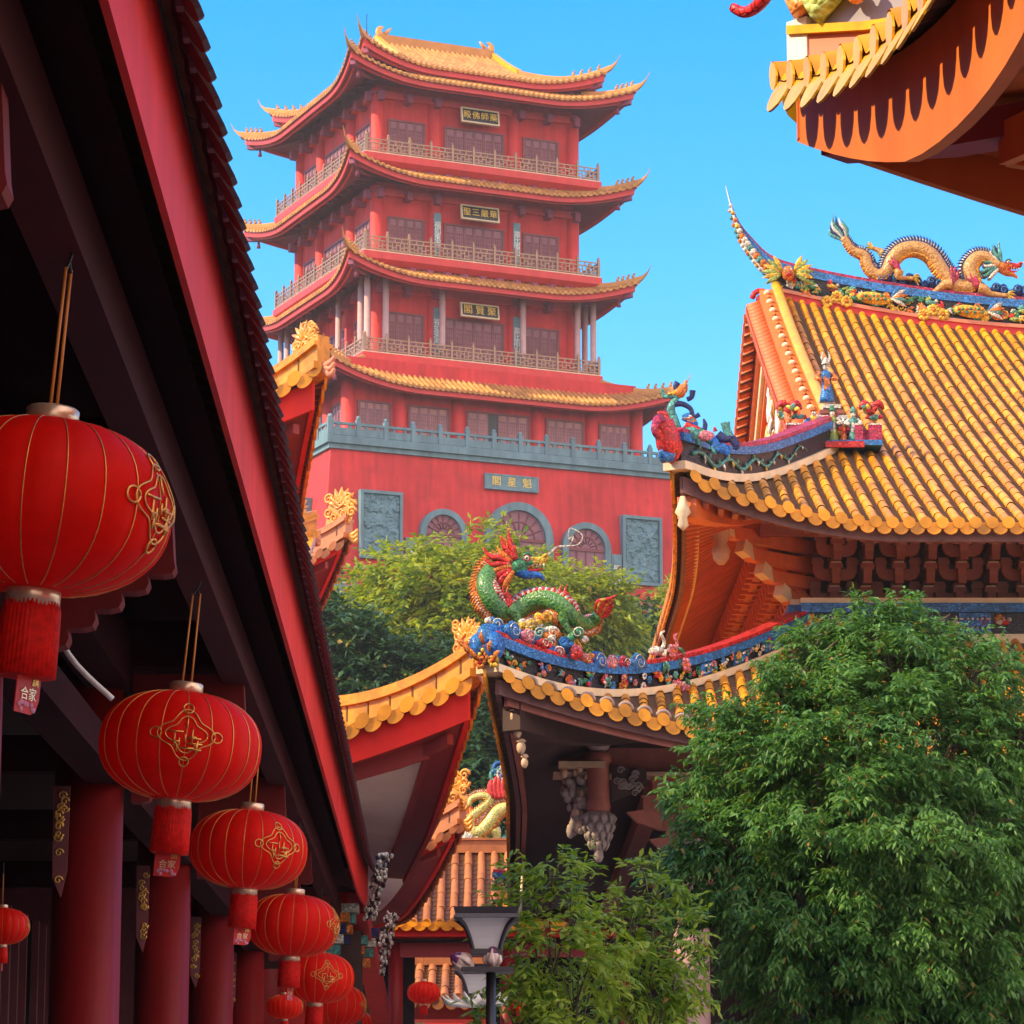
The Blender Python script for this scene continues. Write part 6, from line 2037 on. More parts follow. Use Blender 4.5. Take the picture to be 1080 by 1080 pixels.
for sd in 'FB':
    mb = MB(QM); QR.tiles(mb, sd, 0.32, 0.1, 0.4, 5, pan_step=0.14); sl = mb.build('roof_slope', [MT['tile_brown'], MT['pan']], gate)
    mb = MB(QM); QR.eave_ends(mb, sd, 0.32, 0.1, 0); mb.build('eave_tiles', MT['tile_brown'], sl)
mb = MB(QM); mb.box(-3, 3, -1.2, 1.2, z1 - 0.5, z1 - 0.05); mb.build('gate_lintel', MT['red_trim'], gate)
mb = MB(QM); mb.box(-3, -2.2, -0.6, 0.6, 0, z1 - 0.5); mb.box(2.2, 3, -0.6, 0.6, 0, z1 - 0.5); mb.build('gate_pier', MT['red_trim'], gate)
mb = MB(QM); mb.sweep([(-3.2, 0, z2), (3.2, 0, z2)], sp(0.15, 0, 0.4)); mb.build('main_ridge', MT['tile_brown'], gate)

# small dragon on a ridge beyond the gallery
Yd = 82.0
d3 = thing('far_dragon', 'small lime and orange dragon in the gap above the far gallery roof', 'dragon statue', at(512, 890, Yd))
Z = lambda l: [at(400 + x / 6.75, 780 + y / 6.75, Yd) for (x, y) in l]
pp = Z([(780, 780), (700, 740), (645, 660), (660, 560), (700, 480), (760, 410), (820, 420)])
m3 = Yd * 1.02 / 3400 / 6.75
body = Z([(640, 470), (660, 420), (740, 400), (790, 430), (740, 480), (650, 560), (650, 640), (710, 660), (780, 600), (850, 510), (930, 490), (985, 520)])
dragon(d3, body, [v * m3 for v in (14, 22, 26, 28, 28, 34, 42, 46, 48, 48, 44, 40)], V((0.95, 0, 0.3)), 0.28, DM['lime'], [(*Z([(820, 640), (840, 700), (845, 760)]), 0.12)], fin_sign=-1, mane='red', fin='orange', snout='orange', jaw='red', horn='sky', tail_cols=('red', 'orange', 'yellow'), spike=1.2)
mb = MB()
for (x, y, c) in ((640, 690, 'white'), (690, 720, 'white'), (760, 750, 'yellow'), (700, 760, 'yellow'), (840, 760, 'sky'), (600, 720, 'white'), (900, 740, 'teal')):
    o = Z([(x, y)])[0]; mb.ell(o, (0.24, 0.15, 0.2), PI[c], 9, 6)
for (x, y, c) in ((850, 210, 'blue'), (880, 250, 'white'), (900, 280, 'sky'), (830, 260, 'teal'), (900, 220, 'yellow')):
    o = Z([(x, y)])[0]
    spiral(mb, o, V((1, 0, 0)), UP, 0.2, 1.5, 0.05, PI[c], 16)
o = Z([(860, 420)])[0]
for k in range(5):
    mb.tube(cr([o + V((0.1 * k - 0.2, 0, 0)), o + V((0.1 * k - 0.25, 0, 0.35)), o + V((0.1 * k - 0.15, 0, 0.75 - 0.1 * abs(k - 2)))], 4), lerp_list([0.1, 0.08, 0.01], 9), 6, PI['red'])
mb.build('cloud_base', PAL, d3)
fr = thing('far_hall', 'far hall with plain tiled ridge that carries the small lime dragon', 'temple hall', (1.6, 84.0, 0))
zf = at(512, 893, Yd).z
FM = Matrix.Translation(V((1.6, 84.0, 0)))
FR_ = Roof(4.2, 2.0, zf - 1.3, lambda b: 0.62 * b, L=1, F=0, Fo=0, gb=1.98)
FR_.bmax = lambda side, a: 2.0
for sd in 'FB':
    mb = MB(FM); FR_.tiles(mb, sd, 0.32, 0.1, 0.5, 4); mb.build('roof_slope', [MT['tile_brown'], MT['pan']], fr)
mb = MB(FM); mb.box(-3.8, 3.8, -1.5, 1.5, 0, zf - 1.25); mb.build('hall_wall', MT['red_wall'], fr)
mb = MB(FM); mb.box(-4.0, 4.0, -2.2, -1.5, zf - 0.2, zf - 0.05); mb.box(-4, 4, -1.5, 0.3, zf - 0.3, zf - 0.1); mb.build('main_ridge', MT['tile_brown'], fr)

# ================================================================== upturned eave corner overhead on the right
rh = thing('overhead_eave', 'sunlit orange eave corner of a near hall overhead, edged with yellow tongue tiles', 'temple hall', (1.6, 6.0, 0))
cR = at(816, 80, 12.3)
WR, DR = 5.0, 6.2
cx_, cy_ = cR.x + WR + 0.32, cR.y - DR - 0.32
RM = Matrix.Translation(V((cx_, cy_, 0)))
RR = Roof(WR, DR, cR.z - 0.74, lambda b: 0.30 * b + 0.03 * b * b, L=3.6, F=0.74, Fo=0.32, gb=4.0, p=2.0)
RT = 0.25
for sd in 'LBRF':
    mb = MB(RM); RR.tiles(mb, sd, RT, 0.06, 0.3, 6, None, bcap=3.8); sl = mb.build('roof_slope', [MT['tile'], MT['pan']], rh)
    mb = MB(RM)
    RR.eave_ends(mb, sd, RT, 0.05, 0, drop=0.155, thick=0.009, tilt=0.5)
    mb.build('eave_tiles', MT['yellow_trim'], sl)
    mb = MB(RM)
    ln = RR.line(sd, 0.06, 48, -0.03); A_ = RR.half(sd) - 0.06
    od = {'F': V((0, -1, 0)), 'B': V((0, 1, 0)), 'R': V((1, 0, 0)), 'L': V((-1, 0, 0))}[sd]
    vs = []; fs = []
    for i, q in enumerate(ln):
        e_ = A_ * (1 - abs(2 * i / 48 - 1))
        h_ = 0.24 + 0.16 * min(1, e_ / 1.6)
        vs += [q, q - UP * h_, q - od * 0.05 - UP * h_, q - od * 0.05]
    for i in range(48):
        for j in range(4):
            fs.append((i * 4 + j, i * 4 + (j + 1) % 4, i * 4 + 4 + (j + 1) % 4, i * 4 + 4 + j))
    fs += [(0, 1, 2, 3), (192, 195, 194, 193)]
    mb.add(vs, fs, 0); mb.build('fascia_board', MT['orange_wall'], rh)
    mb = MB(RM); RR.fascia(mb, sd, 0.62, 0.16, 0.05, -0.26, 0, 40); mb.build('inner_batten', MT['orange_wall'], rh)
    mb = MB(RM); RR.soffit(mb, sd, 0.12, 3.3, -0.16, -0.40, 0, 40, 4); mb.build('soffit', MT['orange_wall'], rh)
mb = MB(RM); mb.frustum(WR - 3.2, WR - 3.2, 0.3, cR.z - 1.0, 0, DR - 3.2, DR - 3.2); mb.build('hall_wall', MT['red_wall'], rh)
for cn in ('BL', 'BR', 'FL', 'FR'):
    p = RR.hip(cn, 0.10, 3.9, 18, 0.02); dd = (p[0] - p[4]); dd.z = 0; dd.normalize(); n_ = dd.cross(UP)
    mb = MB(RM)
    mb.sweep(p, sp(0.12, 0.0, 0.12), 0); mb.sweep(p, sp(0.145, 0.12, 0.155), 1); mb.sweep(p, sp(0.10, 0.155, 0.45), 2); mb.sweep(p, sp(0.13, 0.45, 0.51), 1)
    e = p[0]
    mb.obox(e + UP * 0.09 - dd * 0.04, dd * 0.05, n_ * 0.13, UP * 0.085, 3)
    hr = mb.build('hip_ridge', [MT['terracotta'], MT['yellow_trim'], MT['purple_grey'], MT['white']], rh)
    if cn != 'BL':
        continue
    mb = MB(RM)
    for sg in (-1, 1):
        for i in range(1, 16, 1):
            c = p[i].lerp(p[i + 1], 0.3) + n_ * (0.125 * sg) + UP * 0.062
            t = (p[i + 1] - p[i]).normalized()
            rosette(mb, c, t, UP, n_ * sg, 0.042, PI['orange'], PI['ink'], 5)
            spiral(mb, c + n_ * (0.012 * sg), t, UP, 0.045, 1.3, 0.008, PI['ink'], 12, 1, 4)
    mb.build('medallion_reliefs', PAL, hr)
    mb = MB(RM)
    s1 = n_ if (RM.to_3x3() @ n_).x < 0 else -n_
    for sg in (1, -1):
        nn = s1 * sg * 0.145
        f = lambda l: [p[0] + (p[10] - p[0]) * (a_ * 0.55 + 0.04) + UP * (b_ * 0.72) + nn for (a_, b_) in l]
        mb.tube(cr(f([(-0.02, 0.26), (-0.04, 0.5), (0.0, 0.8), (-0.06, 1.1)]), 5), lerp_list([0.06, 0.09, 0.10, 0.07], 16), 8, PI['orange'], flat=0.7, ref=n_)
        mb.tube(cr(f([(0.00, 0.27), (0.05, 0.32), (0.12, 0.42), (0.20, 0.48), (0.26, 0.60)]), 5), lerp_list([0.09, 0.07, 0.06, 0.05, 0.03], 21), 8, PI['lime'], flat=0.7, ref=n_)
        mb.tube(cr(f([(0.03, 0.8), (0.06, 0.55), (0.14, 0.5), (0.20, 0.62), (0.16, 0.72)]), 5), lerp_list([0.06, 0.06, 0.05, 0.05, 0.03], 21), 8, PI['yellow'], flat=0.7, ref=n_)
        mb.tube(cr(f([(0.22, 0.5), (0.26, 0.38), (0.33, 0.33), (0.42, 0.36), (0.5, 0.52), (0.52, 0.7)]), 5), lerp_list([0.03, 0.06, 0.06, 0.06, 0.06, 0.05], 26), 8, PI['lime'], flat=0.7, ref=n_)
        mb.tube(cr(f([(0.30, 0.33), (0.40, 0.28), (0.50, 0.33), (0.58, 0.50), (0.60, 0.75)]), 5), lerp_list([0.03, 0.04, 0.05, 0.05, 0.04], 21), 8, PI['pink'], flat=0.7, ref=n_)
        for q in range(24):
            a_ = 0.02 + 0.022 * q; b_ = 0.33 + 0.12 * sin(q * 0.9)
            mb.ell(f([(a_, b_)])[0] + s1 * sg * 0.03, (0.035, 0.035, 0.03), PI[('lime', 'yellow', 'orange')[q % 3]], 6, 4)
    # red whisker curl beyond the corner
    q0 = p[0] + UP * 0.50
    mb.tube(cr([q0, q0 + dd * 0.16 + UP * 0.02, q0 + dd * 0.22 - UP * 0.12, q0 + dd * 0.32 - UP * 0.17, q0 + dd * 0.40 - UP * 0.13], 5), lerp_list([0.04, 0.035, 0.03, 0.025, 0.02], 21), 7, PI['red'])
    mb.build('dragon_scroll', [scale_mat('scroll_scales_' + k, PALC[k], tuple(min(1, v * 1.5 + 0.08) for v in PALC[k]), 38) if k in ('orange', 'lime', 'yellow', 'pink') else PAL[PI[k]] for k in PN], hr)
    mb = MB(RM); q = RR.hip(cn, 0.16, 3.2, 10, -0.25)
    mb.sweep(q, [(-0.08, -0.09), (0.08, -0.09), (0.08, 0.03), (-0.08, 0.03)], 0); mb.build('hip_rafter', MT['soffit_red'], rh)

# ================================================================== street lamps
lamp_glass = mat('frosted_lamp_glass', (0.85, 0.83, 0.86), 0.35, 0.05, 3, trans=0.15)
lamp_metal = mat('dark_violet_lamp_metal', (0.035, 0.028, 0.038), 0.4, 0.2, 5, spec=0.6)
bud_pale = mat('cream_lotus_glass', (0.72, 0.55, 0.50), 0.35, 0.1, 6)
bud_purple = mat('purple_lotus_tip', (0.16, 0.03, 0.14), 0.4, 0.1, 6)


def lamp_head(mb, c, s, g):
    """flared square lantern head: slab roof, tapering frosted panes, curved corner ribs"""
    mb.frustum if False else None
    z = c.z
    for (h0, h1, z0, z1, mi) in ((0.19 * s, 0.20 * s, z + 0.05 * s, z + 0.085 * s, 0), (0.20 * s, 0.185 * s, z + 0.02 * s, z + 0.05 * s, 0)):
        vs = [(c.x + a * h0, c.y + b * h0, z0) for (a, b) in ((-1, -1), (1, -1), (1, 1), (-1, 1))] + [(c.x + a * h1, c.y + b * h1, z1) for (a, b) in ((-1, -1), (1, -1), (1, 1), (-1, 1))]
        mb.add(vs, [(0, 3, 2, 1), (4, 5, 6, 7), (0, 1, 5, 4), (1, 2, 6, 5), (2, 3, 7, 6), (3, 0, 4, 7)], mi)
    for (a, b) in ((-1, -1), (1, -1), (1, 1), (-1, 1)):
        pts = [V((c.x + a * h, c.y + b * h, z + dz)) for (h, dz) in ((0.19 * s, 0.03 * s), (0.135 * s, -0.02 * s), (0.10 * s, -0.10 * s), (0.082 * s, -0.17 * s))]
        mb.tube(cr(pts, 4), 0.014 * s, 6, 0)
    prof = [(0.155 * s, 0.02 * s), (0.122 * s, -0.03 * s), (0.094 * s, -0.10 * s), (0.078 * s, -0.165 * s)]
    vs = []; fs = []
    for (h, dz) in prof:
        vs += [(c.x + a * h, c.y + b * h, z + dz) for (a, b) in ((-1, -1), (1, -1), (1, 1), (-1, 1))]
    for i in range(3):
        for j in range(4):
            fs.append((i * 4 + j, i * 4 + (j + 1) % 4, i * 4 + 4 + (j + 1) % 4, i * 4 + 4 + j))
    g.add(vs, fs, 0)
    mb.box(c.x - 0.095 * s, c.x + 0.095 * s, c.y - 0.095 * s, c.y + 0.095 * s, z - 0.20 * s, z - 0.165 * s, 0)


def lotus_bud(c, ax, s):
    mb = MB(); ax = V(ax).normalized(); u = ax.orthogonal().normalized(); v = ax.cross(u)
    pts = []; rs = []
    for i in range(10):
        t = i / 9; pts.append(V(c) + ax * (t * s)); rs.append(s * 0.36 * (sin(pi * (t * 0.92 + 0.06)) ** 0.7))
    mb.tube(pts[:7], rs[:7], 12, 0); mb.tube([pts[6], pts[7], pts[8], pts[9]], [rs[6] * 1.01, rs[7], rs[8], 0.004], 12, 1)
    for k in range(5):
        a = 2 * pi * k / 5
        d = u * cos(a) + v * sin(a)
        mb.tube(cr([V(c), V(c) + d * (0.37 * s) + ax * (0.35 * s), V(c) + d * (0.22 * s) + ax * (0.85 * s)], 4), lerp_list([0.05 * s, 0.17 * s, 0.02 * s], 9), 6, 0, flat=0.3, ref=d)
    return mb


lp = thing('street_lamp', 'dark lamp post with flared frosted lantern head and two purple-tipped lotus bud lights', 'street lamp', (at(518, 1030, 20.0).x, 20.0, 0))
c = at(513, 973, 20.0)
mb = MB(); g = MB(); lamp_head(mb, c, 1.0, g)
mb.box(c.x + 0.0, c.x + 0.05, 20.1, 20.15, c.z - 0.32, c.z - 0.19)
mb.build('lamp_head', lamp_metal, lp); g.build('lamp_glass', lamp_glass, lp)
pl = at(516, 1024, 20.0)
mb = MB(); mb.box(pl.x - 0.17, pl.x + 0.15, 19.85, 20.15, pl.z - 0.012, pl.z + 0.018); mb.lathe([(0.03, 0), (0.03, pl.z - 0.01)], 4, (pl.x + 0.01, 20.0, 0)); mb.lathe([(0.075, 0), (0.075, 0.35), (0.045, 0.42)], 8, (pl.x + 0.01, 20.0, 0)); mb.build('post', lamp_metal, lp)
b1 = at(499, 1021, 19.95); b2 = at(519, 1022, 19.95)
lotus_bud(b1, (-0.85, -0.1, 0.45), 0.16).build('lotus_bud_light', [bud_pale, bud_purple], lp)
lotus_bud(b2, (0.05, -0.1, 1), 0.15).build('lotus_bud_light', [bud_pale, bud_purple], lp)
lp2 = thing('street_lamp', 'further lamp post behind the first, with smaller flared head above a white lotus bloom', 'street lamp', (at(505, 1050, 27).x, 27.0, 0))
c = at(503, 1028, 27.0)
mb = MB(); g = MB(); lamp_head(mb, c, 0.95, g)
mb.lathe([(0.03, 0), (0.03, c.z - 0.17)], 6, (c.x, 27.0, 0)); mb.build('lamp_head', lamp_metal, lp2); g.build('lamp_glass', lamp_glass, lp2)
mb = MB(); o = at(503, 1062, 26.9)
for k in range(11):
    a = -0.2 + (pi + 0.4) * k / 10
    d = V((cos(a), -0.5 + 0.15 * (k % 3), 0.12 + 0.12 * sin(a)))
    mb.tube(cr([o, o + d * 0.12, o + d * 0.24, o + d * 0.30 + V((0, 0, 0.05))], 3), lerp_list([0.02, 0.05, 0.045, 0.004], 10), 6, 0, flat=0.4, ref=(0, 0, 1))
mb.build('lotus_bloom', MT['white'], lp2)
# ================================================================== ground, hill, trees
def hill_z(x, y):
    r = max(0.0, min(1.0, (y - 88.0) / 44.0))
    s_ = r * r * (3 - 2 * r)
    fx = 1.0 / (1.0 + (max(0, abs(x + 4) - 40) / 60.0) ** 2)
    n_ = noise.noise(V((x * 0.03, y * 0.03, 0.3))) * 1.6
    back = 1.0 - max(0.0, min(1.0, (y - 175) / 120.0)) * 0.7
    return (17.0 * s_ * fx + n_ * s_) * back


mb = MB()
nx, ny = 90, 90
vs = []; fs = []
for j in range(ny + 1):
    for i in range(nx + 1):
        x = -160 + 320 * i / nx; y = 86 + 234 * j / ny
        z = hill_z(x, y)
        if j in (0, ny) or i in (0, nx):
            z = -0.5
        vs.append((x, y, z))
for j in range(ny):
    for i in range(nx):
        q = j * (nx + 1) + i
        fs.append((q, q + 1, q + nx + 2, q + nx + 1))
mb.add(vs, fs, 0, True)
hill_m = mat('hill_undergrowth', (0.035, 0.065, 0.022), 0.9, 0.5, 0.5, bump=0.8, bscale=2.0)
o = mb.build('hill', hill_m); o['kind'] = 'structure'
mb = MB(); mb.add([(-950, -950, -0.02), (950, -950, -0.02), (950, 950, -0.02), (-950, 950, -0.02)], [(0, 1, 2, 3)], 0)
gm = mat('distant_ground', (0.09, 0.10, 0.07), 0.9, 0.3, 0.05)
o = mb.build('ground', gm); o['kind'] = 'structure'
mb = MB(); mb.add([(-30, -20, 0.0), (40, -20, 0.0), (40, 86, 0.0), (-30, 86, 0.0)], [(0, 1, 2, 3)], 0)
pave = mat('stone_paving', (0.46, 0.42, 0.38), 0.75, 0.2, 1.5, bump=0.3, bscale=15)
o = mb.build('courtyard_paving', pave); o['kind'] = 'structure'


def foliage_mesh(name, twig_p, twig_d, m, tw_len, leaf_l, leaf_w, droop, rng, mt, parent, sag=0.25, up=0.0):
    """pinnate twigs: m leaflets along each twig, all in one mesh"""
    T = len(twig_p)
    d = twig_d / np.linalg.norm(twig_d, axis=1, keepdims=True)
    zax = np.array([0, 0, 1.0])
    sd = np.cross(d, zax); sd /= (np.linalg.norm(sd, axis=1, keepdims=True) + 1e-6)
    tl = tw_len * rng.uniform(0.6, 1.25, T)
    j = np.arange(m); t = (j + 1) / m
    pos = twig_p[:, None, :] + d[:, None, :] * (tl[:, None] * t[None, :])[:, :, None] - zax * ((sag * tl)[:, None] * t[None, :] ** 2)[:, :, None]
    sgn = np.where(j % 2 == 0, 1.0, -1.0); sgn[-1] = 0.0
    ld = d[:, None, :] * 0.55 + sd[:, None, :] * (sgn * 0.85)[None, :, None] - zax * droop + up * zax
    ld = ld + rng.normal(0, 0.28, ld.shape)
    ld /= np.linalg.norm(ld, axis=2, keepdims=True)
    ls = np.cross(ld, zax + rng.normal(0, 0.45, ld.shape)); ls /= (np.linalg.norm(ls, axis=2, keepdims=True) + 1e-6)
    L = leaf_l * rng.uniform(0.65, 1.25, (T, m, 1)); W = leaf_w * rng.uniform(0.7, 1.25, (T, m, 1))
    b0 = pos
    m1 = pos + ld * L * 0.45 + ls * W * 0.5
    m2 = pos + ld * L * 0.45 - ls * W * 0.5
    mid = pos + ld * L * 0.48 + np.cross(ls, ld) * W * 0.18
    tip = pos + ld * L - zax * (L * 0.14)
    V5 = np.stack([b0, m1, tip, m2, mid], axis=2).reshape(-1, 3)
    n = T * m
    base = (np.arange(n) * 5)[:, None]
    tri = np.concatenate([base + np.array([[0, 1, 4]]), base + np.array([[1, 2, 4]]), base + np.array([[2, 3, 4]]), base + np.array([[3, 0, 4]])], axis=1).reshape(-1, 3)
    me = bpy.data.meshes.new(name)
    if parent is not None and parent.name in WM:
        inv = WM[parent.name].inverted()
        tr = np.array(inv.translation); R3 = np.array(inv.to_3x3())
        V5 = V5 @ R3.T + tr
    me.vertices.add(len(V5)); me.vertices.foreach_set('co', V5.astype(np.float32).ravel())
    me.loops.add(tri.size); me.loops.foreach_set('vertex_index', tri.astype(np.int32).ravel())
    me.polygons.add(len(tri)); me.polygons.foreach_set('loop_start', (np.arange(len(tri)) * 3).astype(np.int32))
    me.polygons.foreach_set('loop_total', np.full(len(tri), 3, np.int32))
    me.materials.append(mt)
    me.update(calc_edges=True); me.validate()
    o = bpy.data.objects.new(name, me); COL.objects.link(o)
    if parent is not None:
        o.parent = parent
    return o


def make_tree(name, label, cat, loc, top, lobes, ntw, m, tw_len, leaf_l, leaf_w, mt, seed, droop=0.45, trunk_r=0.12, group=None, sag=0.3, up=0.0, inner=0.25, trunk_lean=(0, 0), tuft=14, tuft_r=0.08):
    """lobes: world (centre, radii). twigs are spread over the lobes, mostly near their skin"""
    root = thing(name, label, cat, loc, 0, group)
    rng = np.random.default_rng(seed)
    vol = np.array([r[0] * r[1] * r[2] for (_, r) in lobes]) ** 0.75
    cnt = (ntw * vol / vol.sum()).astype(int) + 1
    P = []; Dn = []
    allc = np.array([list(c) for (c, r) in lobes]).mean(axis=0)
    for (c, r), k in zip(lobes, cnt):
        nt = max(3, k // tuft)
        qt = rng.normal(0, 1, (nt, 3)); qt /= np.linalg.norm(qt, axis=1, keepdims=True)
        rt = np.where(rng.random(nt) < inner, rng.uniform(0.3, 0.75, nt), rng.uniform(0.75, 1.18, nt))
        ct = np.array(list(c)) + qt * rt[:, None] * np.array(r)
        ix = rng.integers(0, nt, k)
        q = qt[ix]
        p = ct[ix] + rng.normal(0, 1, (k, 3)) * (tuft_r * np.array([1, 1, 0.7]))
        P.append(p)
        o = p - allc; o /= (np.linalg.norm(o, axis=1, keepdims=True) + 1e-6)
        Dn.append(q * 0.7 + o * 0.5 + rng.normal(0, 0.35, (k, 3)))
    P = np.concatenate(P); Dn = np.concatenate(Dn)
    foliage_mesh('crown', P, Dn, m, tw_len, leaf_l, leaf_w, droop, rng, mt, root, sag, up)
    mb = MB(); base = V(loc)
    fork = V((loc[0] + trunk_lean[0], loc[1] + trunk_lean[1], loc[2] + (top - loc[2]) * 0.42))
    path = cr([base, base.lerp(fork, 0.5) + V((trunk_r * 0.5, 0, 0)), fork], 5)
    mb.tube(path, lerp_list([trunk_r * 1.5, trunk_r * 1.05, trunk_r * 0.8], len(path)), 10, 0)
    rg = random.Random(seed)
    for (c, r) in lobes:
        c = V(c); st = path[-1].lerp(path[len(path) // 2], rg.random() * 0.5)
        midp = st.lerp(c, 0.5) + V((rg.uniform(-0.2, 0.2), rg.uniform(-0.2, 0.2), rg.uniform(-0.1, 0.3))) * (r[0])
        q = cr([st, midp, c], 4)
        mb.tube(q, lerp_list([trunk_r * 0.5, trunk_r * 0.3, trunk_r * 0.1], len(q)), 6, 0)
        for k in range(4):
            e = c + V((rg.uniform(-1, 1) * r[0], rg.uniform(-1, 1) * r[1], rg.uniform(-0.6, 1) * r[2])) * 0.85
            mb.tube([c.lerp(st, 0.15), c.lerp(e, 0.5) + V((0, 0, 0.1 * r[2])), e], [trunk_r * 0.16, trunk_r * 0.1, trunk_r * 0.04], 5, 0)
    mb.build('trunk', MT['trunk'], root)
    return root


# ---- the big courtyard tree at the lower right
lf_big = leaf_mat('courtyard_tree_leaf', (0.036, 0.14, 0.032), (0.15, 0.31, 0.07), 0.34)
rg = random.Random(17)
YT = 28.0
cc = at(905, 850, YT)
lobes = []


def L_(px_, py_, rpx, dy=0.0, fz=0.85):
    p = at(px_, py_, YT + dy); r = rpx * YT * 1.02 / FPX
    lobes.append((tuple(p), (r, r * 0.95, r * fz)))


for (x, y, r, dy) in ((905, 705, 64, 0), (862, 700, 42, -0.3), (955, 705, 55, -0.2), (1005, 730, 56, -0.1), (915, 664, 30, -0.1), (980, 668, 30, 0.0), (872, 672, 20, 0), (945, 660, 24, 0),
                      (825, 735, 40, -0.1), (780, 795, 42, -0.2), (742, 850, 36, 0.0), (748, 920, 40, -0.1), (825, 800, 60, -0.5), (900, 790, 78, -0.7), (985, 790, 70, -0.6),
                      (1050, 790, 60, -0.2), (850, 880, 72, -0.8), (940, 880, 78, -0.9), (1030, 880, 72, -0.7), (790, 980, 54, -0.2), (775, 900, 52, -0.5), (860, 975, 70, -0.7), (950, 985, 66, -0.8),
                      (1040, 985, 70, -0.6), (840, 1060, 60, -0.3), (930, 1080, 74, -0.3), (1040, 1080, 74, -0.3), (1100, 900, 80, 0), (1090, 770, 50, 0), (1090, 1010, 74, 0), (722, 835, 18, 0.1), (1045, 715, 34, 0.1), (760, 760, 24, 0)):
    L_(x, y, r, dy)
make_tree('broadleaf_tree', 'large dense green tree with drooping pinnate leaves in front of the great hall', 'tree', (cc.x + 0.25, YT, 0.0), 6.4, lobes, 17500, 9, 0.17, 0.075, 0.026, lf_big, 5, droop=0.55, trunk_r=0.16, inner=0.22, tuft=14, tuft_r=0.075)

# ---- pale green saplings beside the lamp
lf_sap = leaf_mat('sapling_leaf', (0.12, 0.24, 0.03), (0.34, 0.44, 0.05), 0.42)
for (name_lab, px0, Y, spec, n, seed) in (
        ('slender pale green sapling just right of the lamp post', 578, 22.0, ((580, 915, 26, 0), (560, 950, 28, 0), (605, 945, 30, 0.1), (585, 985, 40, -0.1), (560, 1020, 36, 0), (610, 1030, 42, 0), (580, 1075, 48, 0), (640, 985, 26, 0.2), (540, 1060, 26, 0)), 560, 3),
        ('loose leafy sapling leaning in front of the hall column, left of the big tree', 680, 23.0, ((690, 930, 26, 0), (665, 965, 30, 0), (700, 985, 34, 0), (650, 1030, 36, 0), (690, 1050, 40, 0), (620, 1075, 34, 0), (712, 1030, 24, 0.1)), 520, 9)):
    lobes = []
    for (x, y, r, dy) in spec:
        p = at(x, y, Y + dy); q = r * Y * 1.02 / FPX; lobes.append((tuple(p), (q, q, q * 0.9)))
    b0 = at(px0, 1080, Y)
    make_tree('sapling', name_lab, 'sapling', (b0.x, Y, 0), 3.6, lobes, n, 7, 0.15, 0.08, 0.030, lf_sap, seed, droop=0.2, trunk_r=0.035, inner=0.4, sag=0.2, tuft=8, tuft_r=0.06)

# ---- trees on the hillside below the pagoda
lf_hill = leaf_mat('hill_tree_leaf', (0.10, 0.20, 0.02), (0.42, 0.44, 0.03), 0.45)
lf_dark = leaf_mat('dark_hill_leaf', (0.02, 0.065, 0.028), (0.05, 0.12, 0.04), 0.25)


def hill_tree(label, specs, Y, n, seed, mt, leaf=0.30):
    lobes = []
    for (x, y, r, dy) in specs:
        p = at(x, y, Y + dy); q = r * Y * 1.02 / FPX; lobes.append((tuple(p), (q, q, q * 0.85)))
    xs_ = sum(l[0][0] for l in lobes) / len(lobes)
    zt_ = max(l[0][2] + l[1][2] for l in lobes)
    z0 = hill_z(xs_, Y) - 0.3
    return make_tree('hillside_tree', label, 'tree', (xs_, Y, z0), zt_, lobes, n, 7, 0.62, leaf, leaf * 0.42, mt, seed, droop=0.25, trunk_r=0.22, inner=0.2, tuft=9, tuft_r=0.28, group='trees on the hillside')


hill_tree('sunlit yellow-green tree crown below the left arch of the pagoda', ((480, 603, 36, 0), (430, 608, 32, 0), (385, 632, 30, 0.5), (450, 645, 48, -1), (512, 590, 26, 0.5), (530, 612, 30, 0), (500, 640, 42, -1), (395, 670, 40, -0.5), (365, 650, 22, 0), (522, 578, 15, 0.3), (430, 690, 46, -1), (490, 690, 44, -1)), 104.0, 3800, 31, lf_hill)
hill_tree('green tree crown behind the corner dragon, in front of the right arch', ((600, 630, 30, 0), (572, 615, 26, 0), (625, 640, 30, 0), (590, 655, 40, -0.5), (640, 665, 26, 0), (555, 645, 30, 0)), 109.0, 1900, 32, lf_hill)
hill_tree('dark shaded tree low on the left of the hill, beside the pavilion ridge', ((370, 690, 40, 0), (345, 660, 26, 0), (400, 720, 46, 0), (440, 735, 44, -0.5), (360, 730, 36, 0), (480, 720, 36, 0)), 97.0, 2000, 33, lf_dark)
hill_tree('dark tree filling the gap between the pavilion corner and the great hall eave', ((505, 780, 40, 0), (480, 820, 44, 0), (525, 820, 40, 0), (515, 750, 30, 0), (470, 870, 46, 0), (525, 870, 44, 0)), 93.0, 1700, 34, lf_dark)
hill_tree('grey-green tree beside the podium steps, right of the corner dragon', ((655, 660, 26, 0), (632, 690, 30, 0), (665, 700, 26, 0), (690, 690, 20, 0)), 118.0, 900, 35, lf_dark)
hill_tree('small olive tree peeping past the lit soffit of the hall', ((716, 625, 10, 0), (708, 645, 14, 0), (700, 668, 14, 0)), 121.0, 260, 36, lf_hill)
